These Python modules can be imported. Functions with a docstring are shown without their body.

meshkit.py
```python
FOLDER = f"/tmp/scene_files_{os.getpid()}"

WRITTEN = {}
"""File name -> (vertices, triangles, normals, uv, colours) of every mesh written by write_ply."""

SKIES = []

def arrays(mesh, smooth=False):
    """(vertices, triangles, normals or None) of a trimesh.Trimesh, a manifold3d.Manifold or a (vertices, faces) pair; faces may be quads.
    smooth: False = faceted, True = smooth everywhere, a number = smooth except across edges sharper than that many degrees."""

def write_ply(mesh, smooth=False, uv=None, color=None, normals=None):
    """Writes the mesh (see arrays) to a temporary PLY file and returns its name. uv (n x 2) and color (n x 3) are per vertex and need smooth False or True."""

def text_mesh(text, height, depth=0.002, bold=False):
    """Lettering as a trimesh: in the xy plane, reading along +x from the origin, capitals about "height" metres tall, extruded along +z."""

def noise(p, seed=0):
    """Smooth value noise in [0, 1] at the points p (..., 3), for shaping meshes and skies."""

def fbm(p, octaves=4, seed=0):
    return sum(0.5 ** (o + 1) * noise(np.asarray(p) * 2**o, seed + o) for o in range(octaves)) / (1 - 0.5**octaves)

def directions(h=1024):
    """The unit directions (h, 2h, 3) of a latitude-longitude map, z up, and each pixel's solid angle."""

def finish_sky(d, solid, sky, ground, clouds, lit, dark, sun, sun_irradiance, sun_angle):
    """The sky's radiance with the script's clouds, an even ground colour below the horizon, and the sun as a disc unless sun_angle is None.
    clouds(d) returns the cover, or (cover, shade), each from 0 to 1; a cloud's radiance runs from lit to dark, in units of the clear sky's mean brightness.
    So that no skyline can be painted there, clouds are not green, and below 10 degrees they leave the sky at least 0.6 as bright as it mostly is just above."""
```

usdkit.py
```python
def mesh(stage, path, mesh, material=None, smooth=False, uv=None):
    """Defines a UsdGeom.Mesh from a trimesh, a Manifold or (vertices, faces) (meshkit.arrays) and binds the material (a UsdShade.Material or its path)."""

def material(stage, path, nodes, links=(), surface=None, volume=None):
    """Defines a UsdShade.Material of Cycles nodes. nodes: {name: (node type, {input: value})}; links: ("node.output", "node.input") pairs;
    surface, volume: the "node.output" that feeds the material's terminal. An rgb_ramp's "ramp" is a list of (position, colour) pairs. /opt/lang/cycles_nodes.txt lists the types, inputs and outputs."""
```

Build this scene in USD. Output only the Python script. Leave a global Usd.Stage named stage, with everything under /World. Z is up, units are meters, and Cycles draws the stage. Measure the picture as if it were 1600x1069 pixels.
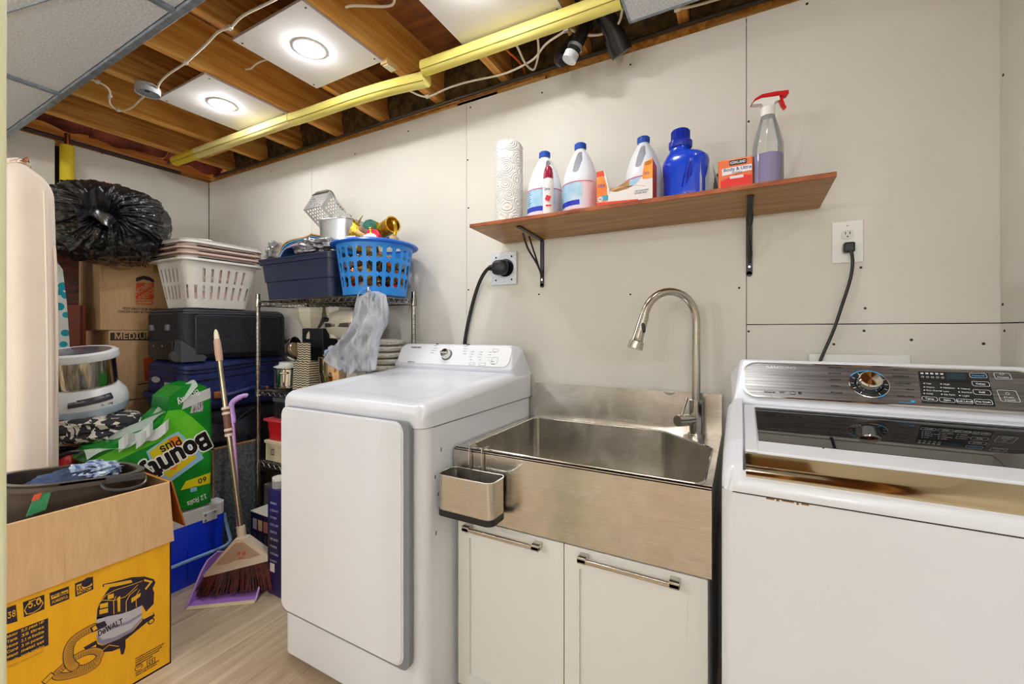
import math, random, numpy as np, trimesh, usdkit, meshkit
import manifold3d as m3
from pxr import Usd, UsdGeom, UsdLux, Gf, Sdf, Vt
from shapely.geometry import Polygon, box as sbox, Point
from shapely.ops import unary_union
from shapely import affinity

stage = Usd.Stage.CreateInMemory()
UsdGeom.SetStageUpAxis(stage, 'Z'); UsdGeom.SetStageMetersPerUnit(stage, 1.0)
UsdGeom.Xform.Define(stage, '/World'); UsdGeom.Scope.Define(stage, '/World/Looks')
# ---------------------------------------------------------------- camera, light, exposure
YAW = math.radians(28.4)
cam = UsdGeom.Camera.Define(stage, '/World/camera')
cam.CreateHorizontalApertureAttr(36.0); cam.CreateVerticalApertureAttr(36.0 * 1069 / 1600)
cam.CreateFocalLengthAttr(660 / 1600 * 36.0)
cam.CreateVerticalApertureOffsetAttr(-17.5 / 1600 * 36.0)
cam.CreateClippingRangeAttr(Gf.Vec2f(0.02, 100))
cam.CreateExposureAttr(1.5)
ca, sa = math.cos(YAW), math.sin(YAW)
cam.AddTransformOp().Set(Gf.Matrix4d(ca, sa, 0, 0, 0, 0, 1, 0, sa, -ca, 0, 0, 0, 0, 1.25, 1))
LAMP = 70.0        # radiance of the recessed lamps in the ceiling panels
FILL_GLOBE = 37.0      # added fill globes hung out of view behind the camera
FILL_HALL = 50.0        # and of the added fill lights in the ceiling behind the camera
dome = UsdLux.DomeLight.Define(stage, '/World/sky'); dome.CreateIntensityAttr(0.25); dome.CreateColorAttr(Gf.Vec3f(1.0, 0.97, 0.93))  # faint warm ambient dome added as fill; the basement sees no sky

# ---------------------------------------------------------------- helpers
A = np.array
def lin(c): return tuple(((x / 255) / 12.92 if x / 255 <= .04045 else ((x / 255 + .055) / 1.055) ** 2.4) for x in c)
_mats = {}
def mat(name, c, rough=.5, metal=0., spec=.5, **kw):
    if name in _mats: return _mats[name]
    _mats[name] = usdkit.material(stage, '/World/Looks/' + name, {'p': ('principled_bsdf', dict(base_color=lin(c), roughness=rough, metallic=metal, specular_ior_level=spec, **kw))}, [], surface='p.BSDF')
    return _mats[name]
def nmat(name, c1, c2, scale=8., st=(1, 1, 1), rough=.5, metal=0., bump=0., bscale=None, detail=4., lo=.35, hi=.65, spec=.5, dist=.002, distort=0., rot=(0, 0, 0), mid=None, **kw):
    """noise between two colours in object space, stretched by st, with a fine bump"""
    if name in _mats: return _mats[name]
    ramp = [(lo, lin(c1)), (hi, lin(c2))] if mid is None else [(lo, lin(c1)), ((lo + hi) / 2, lin(mid)), (hi, lin(c2))]
    n = {'tc': ('texture_coordinate', {}), 'mp': ('mapping', dict(scale=st, rotation=rot)), 'nz': ('noise_texture', dict(scale=scale, detail=detail, distortion=distort)),
         'rp': ('rgb_ramp', dict(ramp=ramp)), 'p': ('principled_bsdf', dict(roughness=rough, metallic=metal, specular_ior_level=spec, **kw))}
    l = [('tc.object', 'mp.vector'), ('mp.vector', 'nz.vector'), ('nz.fac', 'rp.fac'), ('rp.color', 'p.base_color')]
    if bump:
        n['nb'] = ('noise_texture', dict(scale=bscale or scale, detail=4.)); n['b'] = ('bump', dict(strength=bump, distance=dist))
        l += [('mp.vector', 'nb.vector'), ('nb.fac', 'b.height'), ('b.normal', 'p.normal')]
    _mats[name] = usdkit.material(stage, '/World/Looks/' + name, n, l, surface='p.BSDF')
    return _mats[name]
def emit(name, c, s):
    _mats[name] = usdkit.material(stage, '/World/Looks/' + name, {'e': ('emission', dict(color=c, strength=s))}, [], surface='e.emission')
    return _mats[name]
def bagfilm(name, c, clear, rough, scale):
    _mats[name] = usdkit.material(stage, '/World/Looks/' + name, {'tc': ('texture_coordinate', {}), 'mp': ('mapping', dict(scale=(1, 1, .28))), 'n': ('noise_texture', dict(scale=scale, detail=4., distortion=1.2)), 'b': ('bump', dict(strength=.9, distance=.012)), 'r': ('map_range', dict(from_min=.38, from_max=.62, to_min=1 - clear - .22, to_max=1 - clear + .22)), 't': ('transparent_bsdf', dict(color=(.97, .975, .985))), 'p': ('principled_bsdf', dict(base_color=lin(c), roughness=rough)), 'm': ('mix_closure', {})},
        [('tc.object', 'mp.vector'), ('mp.vector', 'n.vector'), ('n.fac', 'b.height'), ('b.normal', 'p.normal'), ('n.fac', 'r.value'), ('r.result', 'm.fac'), ('t.BSDF', 'm.closure1'), ('p.BSDF', 'm.closure2')], surface='m.closure')
    return _mats[name]
def film(name, c, clear=.5, rough=.2):
    """thin see-through plastic"""
    if name in _mats: return _mats[name]
    _mats[name] = usdkit.material(stage, '/World/Looks/' + name, {'t': ('transparent_bsdf', dict(color=(1, 1, 1))), 'p': ('principled_bsdf', dict(base_color=lin(c), roughness=rough)), 'm': ('mix_closure', dict(fac=1 - clear))},
                                  [('t.BSDF', 'm.closure1'), ('p.BSDF', 'm.closure2')], surface='m.closure')
    return _mats[name]

cat_ = lambda *m: trimesh.util.concatenate([x for q in m for x in (q if isinstance(q, (list, tuple)) else [q])])
def TM(man):
    m = man.to_mesh(); return trimesh.Trimesh(np.array(m.vert_properties)[:, :3], np.array(m.tri_verts), process=False)
def MF(tm):
    tm = tm.copy(); tm.merge_vertices(); tm.update_faces(tm.nondegenerate_faces())
    if tm.volume < 0: tm.invert()
    return m3.Manifold(m3.Mesh(np.asarray(tm.vertices, np.float32), np.asarray(tm.faces, np.uint32)))
def bx(x0, x1, y0, y1, z0, z1):
    b = trimesh.creation.box([abs(x1 - x0), abs(y1 - y0), abs(z1 - z0)]); b.apply_translation([(x0 + x1) / 2, (y0 + y1) / 2, (z0 + z1) / 2]); return b
def hull(pts): return trimesh.convex.convex_hull(A(pts, float))
def rb(x0, x1, y0, y1, z0, z1, r=.008, s=2):
    """box with rounded edges"""
    r = min(r, (x1 - x0) / 2 * .99, (y1 - y0) / 2 * .99, (z1 - z0) / 2 * .99)
    sp = trimesh.creation.icosphere(subdivisions=s, radius=r).vertices
    return hull(np.vstack([sp + [x, y, z] for x in (x0 + r, x1 - r) for y in (y0 + r, y1 - r) for z in (z0 + r, z1 - r)]))
def vb(x0, x1, y0, y1, z0, z1, r=.02, n=6, top=None):
    """box with rounded upright edges; top = (dx, dy) inset of the upper end (negative = wider)"""
    p = lambda d: A(rrect(x1 - x0 + 2 * d[0], y1 - y0 + 2 * d[1], r, n).exterior.coords) + [(x0 + x1) / 2, (y0 + y1) / 2]
    t = top or (0, 0); q0, q1 = p((0, 0)), p((-t[0], -t[1]))
    return hull(np.vstack([np.c_[q0, np.full(len(q0), z0)], np.c_[q1, np.full(len(q1), z1)]]))
def rrect(w, h, r, n=6):
    r = min(r, w / 2 * .98, h / 2 * .98)
    return sbox(-w / 2 + r, -h / 2 + r, w / 2 - r, h / 2 - r).buffer(r, quad_segs=n)
def basis(d):
    d = A(d, float) / np.linalg.norm(d); u = np.cross(d, [0, 0, 1.]) if abs(d[2]) < .9 else np.cross(d, [1., 0, 0]); u /= np.linalg.norm(u); return u, np.cross(d, u), d
def tube(pts, r, n=8, closed=False, caps=True):
    pts = A(pts, float); N = len(pts); r = np.broadcast_to(A(r, float), (N,))
    tg = np.gradient(pts, axis=0) if not closed else np.roll(pts, -1, 0) - np.roll(pts, 1, 0)
    tg /= np.linalg.norm(tg, axis=1)[:, None] + 1e-12
    u = basis(tg[0])[0]; V = []; a = np.linspace(0, 2 * np.pi, n, endpoint=False)
    for i in range(N):
        u = u - tg[i] * (u @ tg[i]); u /= np.linalg.norm(u); w = np.cross(tg[i], u)
        V.append(pts[i] + r[i] * (np.cos(a)[:, None] * u + np.sin(a)[:, None] * w))
    V = np.vstack(V); F = []
    for i in range(N if closed else N - 1):
        j = (i + 1) % N
        for k in range(n):
            k2 = (k + 1) % n; F += [[i * n + k, i * n + k2, j * n + k2], [i * n + k, j * n + k2, j * n + k]]
    if caps and not closed:
        V = np.vstack([V, pts[0], pts[-1]])
        for k in range(n): F += [[N * n, (k + 1) % n, k], [N * n + 1, (N - 1) * n + k, (N - 1) * n + (k + 1) % n]]
    return trimesh.Trimesh(V, F, process=False)
def spline(pts, n=8):
    from scipy.interpolate import CubicSpline
    pts = A(pts, float); t = np.r_[0, np.cumsum(np.linalg.norm(np.diff(pts, axis=0), axis=1) ** .5)]
    return CubicSpline(t, pts)(np.linspace(0, t[-1], n * (len(pts) - 1) + 1))
def cyl(p0, p1, r, r1=None, n=20): return tube([p0, p1], [r, r if r1 is None else r1], n)
def lathe(prof, n=32, o=(0, 0, 0), sx=1., sy=1.):
    """profile (r, z) turned about z; closed when it starts and ends at r = 0"""
    pr = A(prof, float); a = np.linspace(0, 2 * np.pi, n, endpoint=False); V = []; F = []
    for r, z in pr: V.append(np.c_[r * np.cos(a) * sx, r * np.sin(a) * sy, np.full(n, z)])
    V = np.vstack(V) + A(o)
    for i in range(len(pr) - 1):
        for k in range(n):
            k2 = (k + 1) % n; F += [[i * n + k, i * n + k2, (i + 1) * n + k2], [i * n + k, (i + 1) * n + k2, (i + 1) * n + k]]
    m = trimesh.Trimesh(V, F, process=False); m.update_faces(m.area_faces > 1e-12); return m
def place(m, o, r, u):
    """xy-plane mesh to the plane at o spanned by r, u (its z goes along r x u)"""
    r, u = A(r, float), A(u, float); r /= np.linalg.norm(r); u /= np.linalg.norm(u); T = np.eye(4); T[:3, 0], T[:3, 1], T[:3, 2], T[:3, 3] = r, u, np.cross(r, u), o
    m = m.copy(); m.apply_transform(T); return m
def ext(poly, d, o=(0, 0, 0), r=(1, 0, 0), u=(0, 1, 0)):
    if not hasattr(poly, 'geom_type'): poly = Polygon(poly)
    poly = poly.buffer(0)
    return place(cat_([trimesh.creation.extrude_polygon(g, d, engine='earcut') for g in getattr(poly, 'geoms', [poly]) if g.area > 1e-9]), o, r, u)
EX = dict(r=(0, 1, 0), u=(0, 0, 1))     # a face that looks along +x, drawn in (y, z)
EY = dict(r=(1, 0, 0), u=(0, 0, 1))     # a face that looks along -y, drawn in (x, z)
TH = .0006
def dx(poly, x, d=TH): return ext(poly, d, (x, 0, 0), **EX)
def dy(poly, y, d=TH): return ext(poly, d, (0, y, 0), **EY)
_tx = {}
def txt(s, h, o, r, u, bold=False, w=None, mid=False, d=TH, rot=0.):
    k = (s, bold)
    if k not in _tx: _tx[k] = meshkit.text_mesh(s, 1.0, .01, bold)
    m = _tx[k].copy(); b = m.bounds; sx = h if w is None else w / (b[1][0] - b[0][0])
    if mid: m.apply_translation([-(b[0][0] + b[1][0]) / 2, -.5, 0])
    m.apply_scale([sx, h, d / .01])
    if rot: m.apply_transform(trimesh.transformations.rotation_matrix(rot, [0, 0, 1]))
    return place(m, o, r, u)
def outline(s, grow, bold=True):
    """the outline of a word, 1 unit tall, grown by grow"""
    m = meshkit.text_mesh(s, 1.0, .01, bold); tr = m.triangles[m.face_normals[:, 2] > .9][:, :, :2]
    return unary_union([Polygon(q).buffer(.002) for q in tr]).buffer(grow).simplify(.01), m.bounds
def rot(m, ang, ax, p=(0, 0, 0)):
    m = m.copy(); m.apply_transform(trimesh.transformations.rotation_matrix(ang, ax, p)); return m
def mv(m, x=0, y=0, z=0): m = m.copy(); m.apply_translation([x, y, z]); return m
def blob(c, rad, p=2., amp=.0, fr=4., seed=0, sub=4, oct=3):
    """superellipsoid roughened by noise"""
    s = trimesh.creation.icosphere(subdivisions=sub); v = s.vertices
    k = (np.abs(v) ** p).sum(1) ** (-1 / p); q = v * k[:, None]
    q = q * (1 + amp * (meshkit.fbm(v * fr + seed * 7.3, oct, seed)[:, None] - .5) * 2)
    return trimesh.Trimesh(q * A(rad) + A(c), s.faces, process=False)
def sheet(P, th=.003, closed=False, mask=None):
    """grid P[i][j] of points made a shell of thickness th; mask[i][j] False leaves a cell open"""
    P = A(P, float); ni, nj = P.shape[:2]
    Q = np.concatenate([P, P[:, :1]], 1) if closed else P
    du = np.gradient(Q, axis=1)
    if closed: du[:, 0] = du[:, -1] = (Q[:, 1] - Q[:, -2]) / 2
    dv = np.gradient(Q, axis=0); N = np.cross(du, dv); N /= np.linalg.norm(N, axis=2)[..., None] + 1e-12; N = N[:, :nj]
    V = np.vstack([(P + N * th / 2).reshape(-1, 3), (P - N * th / 2).reshape(-1, 3)]); off = ni * nj; F = []; E = {}
    for i in range(ni - 1):
        for j in range(nj if closed else nj - 1):
            if mask is not None and not mask[i][j]: continue
            a, b, c, d = i * nj + j, i * nj + (j + 1) % nj, (i + 1) * nj + (j + 1) % nj, (i + 1) * nj + j
            F += [[a, b, c], [a, c, d], [off + a, off + c, off + b], [off + a, off + d, off + c]]
            for e in ((a, b), (b, c), (c, d), (d, a)): E[e] = 1
    for (a, b) in E:
        if (b, a) not in E: F += [[b, a, off + a], [b, off + a, off + b]]
    m = trimesh.Trimesh(V, F, process=False); m.remove_unreferenced_vertices(); return m
def hfield(xs, ys, zf, zb, rc=0.):
    """solid with top zf(x, y) and flat bottom zb"""
    X_, Y_ = np.meshgrid(xs, ys, indexing='ij'); Zt = zf(X_, Y_); n, m = X_.shape
    if rc:      # upright corners rounded to the radius rc
        x0, x1, y0, y1 = xs[0], xs[-1], ys[0], ys[-1]; cx = np.clip(X_, x0 + rc, x1 - rc); cy = np.clip(Y_, y0 + rc, y1 - rc); ex, ey = X_ - cx, Y_ - cy
        k = np.maximum(np.abs(ex), np.abs(ey)) / np.maximum(np.hypot(ex, ey), 1e-9); X_, Y_ = cx + ex * k, cy + ey * k
    V = np.vstack([np.c_[X_.ravel(), Y_.ravel(), Zt.ravel()], np.c_[X_.ravel(), Y_.ravel(), np.full(n * m, zb)]]); o = n * m; F = []
    for i in range(n - 1):
        for j in range(m - 1):
            a, b, c, d = i * m + j, (i + 1) * m + j, (i + 1) * m + j + 1, i * m + j + 1
            F += [[a, b, c], [a, c, d], [o + a, o + c, o + b], [o + a, o + d, o + c]]
    for i in range(n - 1):
        for j, s in ((0, 1), (m - 1, -1)):
            a, b = i * m + j, (i + 1) * m + j; q = [[a, o + a, o + b], [a, o + b, b]]; F += q if s > 0 else [t[::-1] for t in q]
    for j in range(m - 1):
        for i, s in ((0, -1), (n - 1, 1)):
            a, b = i * m + j, i * m + j + 1; q = [[a, o + a, o + b], [a, o + b, b]]; F += q if s > 0 else [t[::-1] for t in q]
    return trimesh.Trimesh(V, F, process=False)

# ---- prims
_names = {}
def numbered(parent, name):
    k = f'{parent}/{name}'; n = _names.get(k, 0); _names[k] = n + 1
    return k if n == 0 else f'{k}_{n:03d}'
def tag(p, label=None, cat=None, group=None, kind=None):
    for k, v in (('label', label), ('category', cat), ('group', group), ('kind', kind)):
        if v: p.SetCustomDataByKey(k, v)
class Thing:
    def __init__(s, prim, M): s.prim, s.M, s.path = prim, M, str(prim.GetPath())
def thing(name, label, cat, loc=(0, 0, 0), rz=0., group=None, kind=None):
    x = UsdGeom.Xform.Define(stage, numbered('/World', name)); x.AddTranslateOp().Set(Gf.Vec3d(*map(float, loc)))
    x.AddRotateZOp().Set(float(rz))
    M = trimesh.transformations.rotation_matrix(math.radians(rz), [0, 0, 1]); M[:3, 3] = loc
    tag(x.GetPrim(), label, cat, group, kind); return Thing(x.GetPrim(), M)
def part(t, name, mesh, m, smooth=35, label=None, local=False, kind=None, base=None):
    """a mesh under thing t (or under the part `base` of t); world coordinates unless local"""
    if isinstance(mesh, m3.Manifold): mesh = TM(mesh)
    if isinstance(mesh, (list, tuple)): mesh = cat_(*mesh)
    if not local: mesh = mesh.copy(); mesh.apply_transform(np.linalg.inv(t.M))
    path = numbered(base or t.path, name)
    p = usdkit.mesh(stage, path, mesh, m, smooth=smooth); tag(p.GetPrim(), label, None, None, kind); return path
def parts(t, name, meshes, m, **kw):
    for x in meshes: part(t, name, x, m, **kw)
def single(name, label, cat, mesh, m, smooth=35, group=None, kind=None, loc=None):
    if isinstance(mesh, (list, tuple)): mesh = cat_(*mesh)
    p = usdkit.mesh(stage, numbered('/World', name), mesh, m, smooth=smooth); tag(p.GetPrim(), label, cat, group, kind); return p
def dup(t, label, loc, rz=0., group=None, cat=None):
    was = t.prim.GetCustomData(); x = UsdGeom.Xform.Define(stage, numbered('/World', t.prim.GetName().rstrip('0123456789_')))
    x.GetPrim().GetReferences().AddInternalReference(t.prim.GetPath()); x.GetPrim().SetInstanceable(True)
    x.ClearXformOpOrder(); 
    x.GetPrim().GetAttribute('xformOp:translate').Set(Gf.Vec3d(*map(float, loc))); x.GetPrim().GetAttribute('xformOp:rotateZ').Set(float(rz))
    x.SetXformOpOrder([UsdGeom.XformOp(x.GetPrim().GetAttribute('xformOp:translate')), UsdGeom.XformOp(x.GetPrim().GetAttribute('xformOp:rotateZ'))])
    tag(x.GetPrim(), label, cat or was.get('category'), group or was.get('group')); return x

# ---- shared materials
WHITE = mat('enamel_white', (226, 228, 235), .22)
STEEL = usdkit.material(stage, '/World/Looks/brushed_steel', {'tc': ('texture_coordinate', {}), 'mp': ('mapping', dict(scale=(2, 2, 90))), 'nz': ('noise_texture', dict(scale=9., detail=5.)), 'n2': ('noise_texture', dict(scale=7., detail=5., distortion=.6)),
    'rp': ('rgb_ramp', dict(ramp=[(.3, lin((196, 190, 180))), (.7, lin((214, 209, 200)))])), 'r2': ('map_range', dict(from_min=.3, from_max=.7, to_min=.21, to_max=.28)), 'tg': ('tangent', dict(direction_type='radial', axis='z')),
    'p': ('principled_bsdf', dict(metallic=1., anisotropic=.75, anisotropic_rotation=.25))}, [('tc.object', 'mp.vector'), ('mp.vector', 'nz.vector'), ('tc.object', 'n2.vector'), ('nz.fac', 'rp.fac'), ('rp.color', 'p.base_color'), ('n2.fac', 'r2.value'), ('r2.result', 'p.roughness'), ('tg.tangent', 'p.tangent')], surface='p.BSDF')
CHROME = mat('chrome', (215, 212, 206), .07, 1.)
NICKEL = nmat('brushed_nickel', (190, 184, 172), (206, 200, 190), 10, (1, 1, 30), .2, 1.)
BLACKP = mat('black_plastic', (22, 22, 24), .4)
DARKINK = mat('dark_ink', (45, 45, 52), .5)
GREYINK = mat('grey_ink', (120, 122, 128), .5)
WHITEP = mat('white_plastic', (236, 234, 228), .35)
CARD = nmat('cardboard', (212, 172, 126), (220, 181, 136), 14, (1, 6, 1), .8, bump=.05, bscale=14)
CARDIN = nmat('cardboard_inside', (186, 142, 96), (198, 154, 108), 10, (1, 6, 1), .85)
ORANGEINK = mat('orange_ink', (226, 88, 34), .6)
REDP = mat('red_plastic', (206, 24, 30), .3)

# ---------------------------------------------------------------- the setting
WALL = nmat('drywall', (220, 215, 205), (225, 220, 210), 2.5, rough=.75, bump=.03, bscale=40, dist=.0005, spec=.25)
WALLB = mat('drywall_back_dark', (60, 52, 42), .9)  # dark sheets behind the panels put gap shade into the colour
JOIST = nmat('joist_wood', (208, 138, 54), (246, 196, 108), 5, (9, .5, 9), .65, bump=.12, bscale=9, mid=(230, 166, 76), lo=.3, hi=.72)
JOISTB = nmat('joist_wood_dark', (196, 126, 50), (240, 182, 96), 5, (9, .5, 9), .65, bump=.12, bscale=9)
PLATE = nmat('plate_wood', (140, 92, 42), (196, 146, 74), 6, (.6, 8, 8), .7, bump=.1)
PLY = nmat('subfloor_ply', (120, 66, 26), (160, 96, 40), 4, (1, 6, 6), .75)
BATT = nmat('insulation_brown', (70, 56, 34), (112, 94, 58), 26, rough=1., bump=.8, bscale=60, dist=.01)
PINK = nmat('insulation_red', (96, 38, 30), (170, 84, 64), 9, rough=.55, bump=.8, bscale=16, dist=.02)
GALV = nmat('galvanised', (196, 202, 208), (228, 232, 236), 150, rough=.45, metal=.15, bump=.04, bscale=220, dist=.001)
GALVL = nmat('galvanised_edge', (126, 138, 150), (156, 166, 176), 30, rough=.4, metal=.6)
OAK = [nmat(f'oak_plank_{i}', a, b, 4, (9, .5, 1), .42, bump=.05, bscale=6, detail=6, mid=c, lo=.3, hi=.7) for i, (a, b, c) in enumerate([((176, 152, 124), (214, 194, 166), (196, 174, 146)), ((186, 164, 136), (222, 204, 178), (204, 184, 156)), ((168, 144, 116), (206, 184, 156), (190, 166, 138))])]

fl = thing('floor', None, None, kind='structure')
part(fl, 'underlay', bx(-3.9, 1.6, -2.7, 1.95, -.06, -.012), WALLB)
rng = random.Random(3)
for i in range(30):
    x0 = -3.72 + .178 * i; y = -2.7 - rng.random() * 1.1
    while y < 1.8:
        y1 = y + 1.22
        if y1 > -2.65: part(fl, 'plank', bx(x0 + .0006, x0 + .1774, max(y + .0006, -2.7), min(y1 - .0006, 1.85), -.012, 0), OAK[rng.randrange(3)])
        y = y1

def screws(t, pts, m=None):
    part(t, 'screw_heads', [cyl(p, A(p) + A(n) * .0012, .0042, n=8) for p, n in pts], mat('screw_dark', (58, 50, 42), .6, .3), kind='stuff')
wb = thing('wall_back', None, None, kind='structure')
part(wb, 'backing', bx(-3.75, .75, 1.822, 1.84, 0, 2.40), WALLB)
xs_ = [-3.696, -3.28, -2.455, -1.239, .0195, .70]
for i in range(5):
    g = .0012 if i in (2, 3, 4) else .0004
    if i == 4: zz = [(0, 1.2715), (1.2745, 2.42)]
    else: zz = [(0, 2.42)]
    for z0, z1 in zz: part(wb, 'drywall_panel', bx(xs_[i] + g, xs_[i + 1] - (.0012 if i in (2, 3) else .0004), 1.80, 1.8125, z0, z1), WALL)
N_ = (0, -1, 0)
screws(wb, [((*(p[0], 1.80), p[2]), N_) for p in [(-0.814,1.8,2.361), (-0.407,1.8,2.37), (-1.632,1.8,2.365), (-0.004,1.8,1.411), (0.027,1.8,1.248), (0.355,1.8,1.462), (0.363,1.8,1.25), (0.282,1.8,1.204), (0.366,1.8,1.325), (0.482,1.8,1.221), (-1.227,1.8,1.46), (-0.83,1.8,1.421), (-0.407,1.8,1.403), (-2.888,1.8,2.366), (-1.215,1.8,2.393), (-1.231,1.8,2.127), (-1.227,1.8,1.88), (0.206,1.8,2.4), (0.027,1.8,2.028), (0.646,1.8,1.211), (-2.054,1.8,2.321)]])
wl = thing('wall_left', None, None, kind='structure')
part(wl, 'backing', bx(-3.76, -3.745, .05, 1.84, 0, 2.40), WALLB)
part(wl, 'drywall_panel', bx(-3.7125, -3.70, .0, .945, 0, 2.42), WALL)
part(wl, 'drywall_panel', bx(-3.7125, -3.70, 1.028, 1.798, 0, 2.42), WALL)
screws(wl, [((-3.70, p[1], p[2]), (1, 0, 0)) for p in [(-3.7,1.061,2.441), (-3.7,1.449,2.427), (-3.7,1.165,2.419)]])
wr = thing('wall_right', None, None, kind='structure')
for z0, z1 in ((0, 1.2715), (1.2745, 2.42)): part(wr, 'drywall_panel', bx(.682, .695, -.1, 1.7985, z0, z1), WALL)
part(wr, 'backing', bx(.70, .74, -.1, 1.84, 0, 2.40), WALLB)
screws(wr, [((.682, p[1], p[2]), (-1, 0, 0)) for p in [(0.682,1.784,2.004), (0.682,1.777,1.25), (0.682,1.787,1.328)]])
wf = thing('wall_front', None, None, kind='structure')
part(wf, 'post_panel', bx(-.89, -.80, .02, .13, 0, 2.44), WALL)
tr = thing('trim_1', None, None, kind='structure')
part(tr, 'door_casing', rb(-.83, -.771, .132, .1575, 0, 2.36, .004, 1), mat('casing_paint', (236, 236, 196), .4))
part(tr, 'door_jamb', bx(-.80, -.777, -.02, .132, 0, 2.36), mat('casing_paint', (236, 236, 196), .4))
hw = thing('wall_hall', None, None, kind='structure')  # unseen hallway behind the camera, shaped to enclose the room and be reflected
part(hw, 'wall_panel', bx(-3.72, 1.5, -2.71, -2.69, 0, 2.44), WALL); part(hw, 'wall_panel', bx(-3.72, -3.70, -2.7, -.0, 0, 2.44), WALL); part(hw, 'wall_panel', bx(1.5, 1.52, -2.7, -.1, 0, 2.44), WALL); part(hw, 'wall_panel', bx(.69, 1.5, -.12, -.10, 0, 2.44), WALL)
part(hw, 'door_casing', [bx(-1.19, -1.10, -2.69, -2.665, 0, 2.12), bx(-.30, -.21, -2.69, -2.665, 0, 2.12), bx(-1.19, -.21, -2.69, -2.665, 2.03, 2.12)], WHITEP); part(hw, 'door_leaf', rb(-1.1, -.3, -2.69, -2.66, 0, 2.03, .004, 1), mat('hall_door', (150, 104, 62), .5))  # unseen door and casing, placed to reflect in the steel sink
part(hw, 'ceiling_panel', bx(-3.7, 1.5, -2.7, .02, 2.44, 2.46), WALL)

ce = thing('ceiling', None, None, kind='structure')
for a, b in ((-3.8, -2.52), (-2.515, -1.30), (-1.295, -.08), (-.075, .75)): part(ce, 'subfloor_sheet', bx(a, b, -.1, 1.95, 2.70, 2.716), PLY)
JX = [-3.44, -3.04, -2.64, -2.235, -1.845, -1.43, -1.02, -.61, -.2, .2, .6]
for i, x in enumerate(JX): part(ce, 'joist', bx(x - .019, x + .019, -.08, 1.93, 2.48, 2.70), JOIST if i % 2 else JOISTB)
part(ce, 'rim_board', bx(-3.85, .75, 1.96, 2.0, 2.40, 2.716), JOISTB)
part(ce, 'rim_board', bx(.70, .76, -.12, 2.0, 2.40, 2.716), JOISTB); part(ce, 'rim_board', bx(-3.9, .76, -.14, -.10, 2.44, 2.716), JOISTB); part(ce, 'rim_board', bx(-3.90, -3.86, 0, 2.0, 2.40, 2.716), JOISTB)  # out of view; the right board stops dome light leaking over the wall
part(ce, 'top_plate', bx(-3.73, .75, 1.826, 1.94, 2.40, 2.478), JOISTB); part(ce, 'top_plate', bx(-3.86, -3.735, 0, 1.9, 2.40, 2.478), JOISTB)
for a, b, z1 in ((-3.69, -2.2, 2.432), (-2.19, -1.06, 2.436), (-.8, -.30, 2.424), (-.12, .70, 2.441)): part(ce, 'wood_strip', bx(a, b, 1.806, 1.83, 2.415, z1), PLATE)
part(ce, 'wood_strip', bx(-1.30, -.80, 1.806, 1.83, 2.415, 2.444), PLATE)
part(ce, 'fur_strip', bx(-3.2, -2.7, 1.55, 1.59, 2.482, 2.52), JOIST); part(ce, 'blocking', bx(-3.42, -3.06, 1.60, 1.64, 2.50, 2.68), JOIST)
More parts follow.
